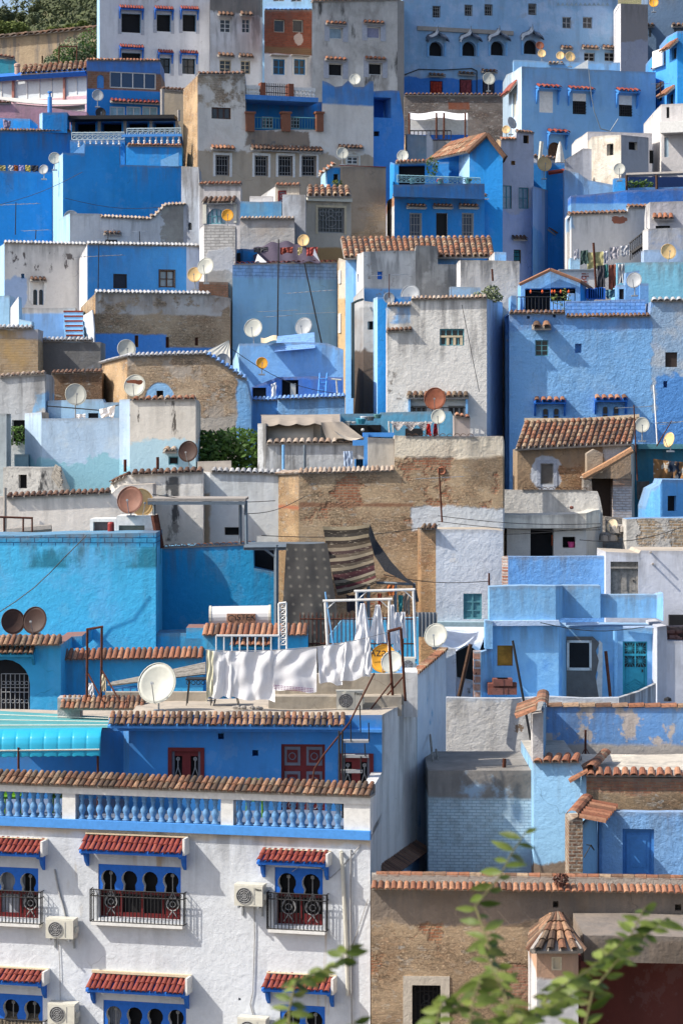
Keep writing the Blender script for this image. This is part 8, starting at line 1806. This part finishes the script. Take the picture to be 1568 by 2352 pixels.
for i,x in enumerate((1240,1295,1340)): m=MB();leaves(m,PW(x,1165,113.6),(.3,.2,.28),90,.09,i);solo('pot_plant',m,T_leaf,('left','middle','right')[i]+' dark potted plant in the shade behind the patterned railing','plant','plants behind the railing')
ctx('A1')
HWL=H('old_city_wall','long tan crumbling city wall below the wooded hill',[(-460,152,285),(640,149,180)],[wallmat('city wall earth',[P((.42,.32,.21),(.34,.25,.17),.5),soot(280,151,4)],.05)],d=1.5,cat='wall')
coping(HWL,0,1,T_old,.5,.3,1.4,.3);win(HWL,262,350,272,398,'none',M_dark,M_dark,dep=.3)
for i,(x,y,r) in enumerate(((550,310,1.1),(470,320,1.),(595,265,1.),(415,355,.8),(325,392,.45))):
 c=PW(x,y,144);tree(('large grey green','grey green olive','tall grey green','small olive','low grey green')[i]+' bush before the city wall, '+('beside the blue white house','near the iron frame','against the pale flank','at the frame foot','left of the others')[i],(c.x,144,zt(144)),[(c,(r,1.,r*.9)),(c+Vector((R(-.5,.5),.4,-.5)),(r*.8,1.,r*.7))],(T_olive,T_leaf)[i in (2,3)],420,.10,name='bush',cat='bush',group='bushes before the city wall',seed=i+3)
pole('goal_frame','thin rusty goal shaped frame among the bushes','frame',[PW(372,400,143),PW(372,292,143),PW(485,290,143),PW(482,395,143)],.04,M_rust)
def hz(X,Y):
 rid=1000-(28-18*math.sin((X+60)*.045)+0)
 t=max(0.,min(1.,(Y-165)/255)); t=t*t*(3-2*t)*.6+t*.4
 k_=max(0.,min(1.,(784+X/Y*FL-50)/150.)); top=(HY-(74-70*k_*k_*(3-2*k_)))/FL*420
 return zt(165)+(top-zt(165))*t+1.2*math.sin(X*.21+Y*.07)*t
m=MB(); m.grid(lambda u,v: Vector((-140+280*u,165+255*v,hz(-140+280*u,165+255*v))),80,60)
solo('hill',m,wallmat('wooded hill soil',[P((.15,.15,.07),(.24,.20,.14),.5),((.36,.33,.28),('noise',.5,.66,.02))],.3),None,None,None,'structure')
def fst(label,x,y,Y,r,mat,sz,n,nm='pine_tree',s=1):
 r=r*S/FL*Y; c=PW(x,y,Y); cl=[(c+Vector((R(-.5,.5)*r,R(-.4,.4)*r,R(-.45,.35)*r)),(r*R(.45,.7),)*3) for _ in range(7)]
 return tree(label,(c.x,Y,c.z-r*1.9),[(c,(r*.8,r*.7,r*.75))]+cl,mat,n,sz,name=nm,tr=r*.07,group='trees on the hill',cat='pine tree',seed=s)
TL=[(15,205,186,92,T_bright,'round sunlit pine in front at the left edge'),(100,200,188,78,T_bright,'second sunlit pine just right of the edge one'),(20,105,225,66,T_pine,'dark pine above the sunlit ones at the left edge'),(-10,120,220,70,T_pine,'dark pine cut by the left edge'),(62,105,245,36,T_pine,'small dark pine near the skyline at the left'),(135,108,262,26,T_pine,'pine on the skyline left of the gap'),(215,70,290,32,T_pine,'skyline pine beside the sky gap'),(235,55,300,34,T_pine,'narrow skyline pine in the middle'),(440,190,190,48,T_bright,'bright bush pine right of the middle above the wall'),(330,205,195,44,T_bright,'low bright pine touching the wall top'),(520,160,205,40,T_bright,'bright small pine just left of the tall white house'),(580,150,215,52,T_pine,'dark pine next to the tall white house'),(215,120,240,42,T_olive,'grey green shrub among the pale rocks'),(260,212,192,34,T_olive,'olive shrub on the wall top at the centre')]
for i,(x,y,Y,r,mt,l) in enumerate(TL): fst(l,x,y,Y,r,mt,.13,380,s=i)
m=MB(); rnd=random.Random(4)
for k in range(270):
 x=rnd.uniform(120,650); Y=rnd.uniform(200,415 if x>265 else 330); X=XW(x,Y); z=hz(X,Y)
 if 120<x<300 and 210<Y<330 and rnd.random()<.6: continue
 r=rnd.uniform(1.3,3.); leaves(m,(X,Y,z+r*.8),(r,r,r*1.1),110,.3,k)
solo('wood',m,T_pine,'dense dark pine wood covering the hill behind','wood',None,'stuff')
m=MB()
for k in range(40): x=rnd.uniform(130,290); Y=rnd.uniform(215,290); X=XW(x,Y); r=rnd.uniform(.3,.9); m.lathe((X,Y,hz(X,Y)-.1),[(0,r),(r*.4,r*.8),(r*.7,r*.2)],6)
solo('rocks',m,flat('pale rock',(.42,.38,.34),.95,bump=.1,sc=1),'pale rocks scattered on the hillside clearing','rocks',None,'stuff')
for c,x,y,r,Y,az,mt,l in (('B1',795,1090,60,91,12,None,'cream dish behind the white tile edge of the angled brown house'),('B1',1290,572,55,98,-16,None,'cream dish, upper one of the pair beside the white brick block'),('B1',1222,625,48,98.6,-5,M_dishc,'grey dish, lower one of the pair beside the white brick block'),('B1',1400,1168,50,90.2,18,M_dishg,'grey dish in the shade of the triangular sunshade'),('B1',1428,252,38,100.8,5,M_dishy,'yellow dish on the white brick block'),('B1',450,270,50,107.8,14,M_dishg,'pale grey dish behind the long grey white house'),('B2',177,960,60,93,-10,None,'cream dish at the left on the small blue house roof'),('B2',493,950,58,94,-20,M_dishg,'grey dish at the right behind the corrugated blue sheet'),('C2',232,82,37,89.6,8,M_dishy,'orange yellow dish on the small blue house front'),('B2',492,410,38,101.5,-10,M_dishc,'cream yellow dish above the plum tent'),('B2',1160,752,64,94,-14,M_dishg,'large pale dish behind the greyish white tower'),('B2',1028,772,36,91.2,12,M_dishg,'small dish left of the large pale one by the tower'),('B3',1475,480,50,98,6,M_dishc,'cream yellow dish on the aqua terrace at the right'),('B3',1260,660,50,91,-20,M_dishg,'plain grey dish over the sky blue stepped wall'),('A1',345,992,38,111.8,10,None,'cream dish above the bright flank of the cobalt terrace house'),('A1',275,1063,31,111.6,-14,M_dishg,'small pale dish on the far left cobalt wall'),('A1',615,598,37,122.6,12,M_dishg,'grey dish left of the wide windows on the cobalt house'),('A1',633,707,34,121.8,14,M_iron,'black dish below the grey one on the cobalt house'),('A2',737,960,38,116.6,8,None,'cream dish by the lowest right window of the peeling tower'),('A2',815,497,36,121.2,-8,None,'cream dish behind the zigzag blue parapet'),('A2',1113,977,38,115,-8,None,'cream dish above the cobalt balcony house'),('A3',350,493,40,135.6,10,None,'cream dish before the cobalt band of the palace'),('A3',495,770,38,123,40,M_dishg,'grey dish turned sideways beside the bright flank'),('A3',458,812,26,122.6,-12,M_dishc,'small cream dish low beside the sideways one'),('A3',698,1028,48,115.2,6,M_dishc,'cream dish with a rusty lower rim over the sunken terrace'),('A3',1167,1060,38,112.4,-8,None,'pale dish in front of the ruined white block'),('A3',670,285,26,131.5,5,M_dishr,'rusty dish, upper one before the onion arched window'),('A3',682,335,26,131,-5,M_dishc,'cream dish, lower one before the onion arched window'),('A3',797,348,26,128.6,-8,M_dishc,'small cream dish, left of the pair on the pale blue parapet'),('A3',860,355,32,128.6,12,M_dishc,'larger cream dish, right of the pair on the pale blue parapet'),('A3',1383,15,30,133,-10,M_dishy,'yellow dish at the top right corner')):
 ctx(c); dish(x,y,r,Y,l,mt,az,18,pole=r*1.9)
ctx('D')
for i,(p,q,Y,sg,l) in enumerate((((600,1230),(1010,1205),74.5,14,'thin sagging wire before the brown brick wall, left end at the pergola'),((350,1135),(632,1150),74,10,'thin wire running under the steel canopy'),((0,470),(190,395),108,8,'thin wire across the far left cobalt wall'),((415,470),(150,455),108.5,16,'loose wire along the cobalt terrace wall'),((1240,1430),(1480,1440),67.5,14,'wire sagging before the orange curtained window'),((880,1320),(1120,1335),72,10,'wire strung before the blue white shutter house'),((1060,700),(1100,900),87,0,'thin cable down the greyish white tower'),((560,1180),(700,1140),75.5,12,'wire rising from the pergola to the tan corner'),((1330,1240),(1568,1210),75,16,'double wire before the white brick parapet'),((530,800),(780,905),88.7,22,'cable drooping across the small light blue house'))):
 pole('overhead_wire',l,'wire',[PW(p[0]+(q[0]-p[0])*k/8,p[1]+(q[1]-p[1])*k/8+sg*math.sin(math.pi*k/8),Y) for k in range(9)],.011,M_iron,'loose wires between the houses',4)
# ================================================================== foreground twigs,out of focus
T_fg=tinted('young green leaves',[(.09,.14,.02),(.16,.22,.04),(.24,.30,.07),(.06,.10,.015),(.17,.19,.05)],.45,da=.1,trans=.35)
def twig(label,pts,Y,n,L,seed,w=.3):
 rnd=random.Random(seed); P_=[PW(x,y,Y+.15*k) for k,(x,y) in enumerate(pts)]
 rt=root('leafy_twig',label,'branch',P_[0],'blurred twigs in the foreground')
 m=MB()
 for i,(a,b) in enumerate(zip(P_,P_[1:])): m.tube(a,b,.006-.004*i/len(P_),5,.006-.004*(i+1)/len(P_))
 wpart('stem',m,flat('green bark',(.14,.13,.05),.8),rt)
 lens=[(b-a).length for a,b in zip(P_,P_[1:])]; T=sum(lens); lf=MB(); lf.sm=True
 for k in range(n):
  t=(k+.4)/n*T; i=0
  while i<len(lens)-1 and t>lens[i]: t-=lens[i]; i+=1
  p=P_[i].lerp(P_[i+1],t/lens[i]); ax=(P_[i+1]-P_[i]).normalized(); side=1 if k % 2 else -1
  d=(ax*rnd.uniform(.1,.6)+Vector((side*rnd.uniform(.5,1.),rnd.uniform(-.5,.5),rnd.uniform(-.45,.15)))).normalized()
  nrm=d.cross(Vector((rnd.uniform(-.5,.5),-1,rnd.uniform(-.2,1.2)))).normalized(); up_=nrm.cross(d); l=L*rnd.uniform(.7,1.25); lf.ct=rnd.random()
  def fn(u,v): s=math.sin(math.pi*min(1,u**.8))*w*l*.5; return p+d*(l*u)+nrm*(s*(2*v-1))+up_*(-.25*l*u*u+.18*s*abs(2*v-1))
  lf.grid(fn,8,4)
 wpart('leaf_blades',lf,T_fg,rt)
ctx('F2')
twig('blurred leafy twig rising before the lower right hood of the white house',[(400,1350),(400,1180),(440,1000),(560,940),(700,880),(790,760)],9.2,30,.085,1,.36)
twig('small blurred leaf tips at the bottom edge under the grey drain pipes',[(800,1400),(800,1300),(815,1235)],9.4,6,.075,2,.36)
ctx('F3')
twig('tallest blurred twig climbing past the brown earth wall',[(520,1500),(430,1000),(330,700),(265,520),(420,330),(490,190),(590,40)],9.6,30,.10,3,.30)
twig('blurred leafy twig curving left of the turret',[(560,1500),(480,1150),(400,960),(330,820),(350,690)],9.,26,.085,4,.36)
twig('blurred twig with broad leaves crossing before the turret foot',[(520,1500),(600,1250),(760,1050),(960,930),(1120,800),(1240,700),(1330,520)],9.3,52,.09,5,.36)
twig('blurred twig spreading over the dark red yard',[(900,1500),(1000,1050),(1140,880),(1260,760),(1400,640),(1460,590)],9.8,34,.10,6,.33)
twig('leafy twig cluster at the bottom between turret and iron window',[(250,1500),(230,1250),(260,1080),(300,960)],8.8,20,.085,7,.38)
twig('leafy twig at the bottom edge left of the iron window',[(-20,1500),(20,1250),(60,1120),(110,1080)],9.,18,.085,8,.4)
twig('dense leafy twig along the bottom edge below the turret',[(380,1500),(560,1230),(700,1180),(860,1080),(960,1010)],8.9,34,.09,9,.36)
def terr(u,v):
 Y=18+182*v; X=(-1+2*u)*(26+Y*.22)
 return Vector((X,Y,zt(Y)-.4+.12*math.sin(X*1.7+Y)))
tm=MB(); tm.grid(terr,60,120)
M_ground=wallmat('hillside ground',[('r',(.20,.16,.11),(.26,.21,.15),(.15,.13,.10))],.05)
solo('ground',tm,M_ground,None,None,None,'structure')
finish_houses()
w=bpy.data.worlds.new('World');SC.world=w;w.use_nodes=True
nt=w.node_tree;bg=nt.nodes['Background'];sky=nt.nodes.new('ShaderNodeTexSky');sky.sky_type='NISHITA';sky.sun_disc=False
SUN=Vector((1.,.28,-1.)).normalized()
sky.sun_elevation=math.asin(-SUN.z); sky.sun_rotation=math.atan2(-SUN.x,-SUN.y)
sky.air_density=.9; sky.dust_density=3.5; sky.ozone_density=.4; sky.altitude=600
nt.links.new(sky.outputs[0],bg.inputs[0]); bg.inputs[1].default_value=.15
ld=bpy.data.lights.new('sun','SUN');ld.energy=4.3;ld.angle=math.radians(.5);ld.color=(1,.94,.84)
lo=bpy.data.objects.new('sun',ld);COL.objects.link(lo);lo.rotation_euler=SUN.to_track_quat('-Z','Y').to_euler();lo.location=(-60,-20,60)
cd=bpy.data.cameras.new('camera');co=bpy.data.objects.new('camera',cd);COL.objects.link(co)
co.location=(0,0,0); co.rotation_euler=(math.pi/2,0,0)
cd.sensor_fit='VERTICAL';cd.sensor_height=36;cd.sensor_width=24;cd.lens=FL/2352*36;cd.shift_y=(HY-1176)/2352
cd.clip_start=.5; cd.clip_end=3000
cd.dof.use_dof=True; cd.dof.focus_distance=68; cd.dof.aperture_fstop=4.5
SC.camera=co
SC.view_settings.view_transform='Standard';SC.view_settings.look='None';SC.view_settings.gamma=1;SC.view_settings.exposure=.45
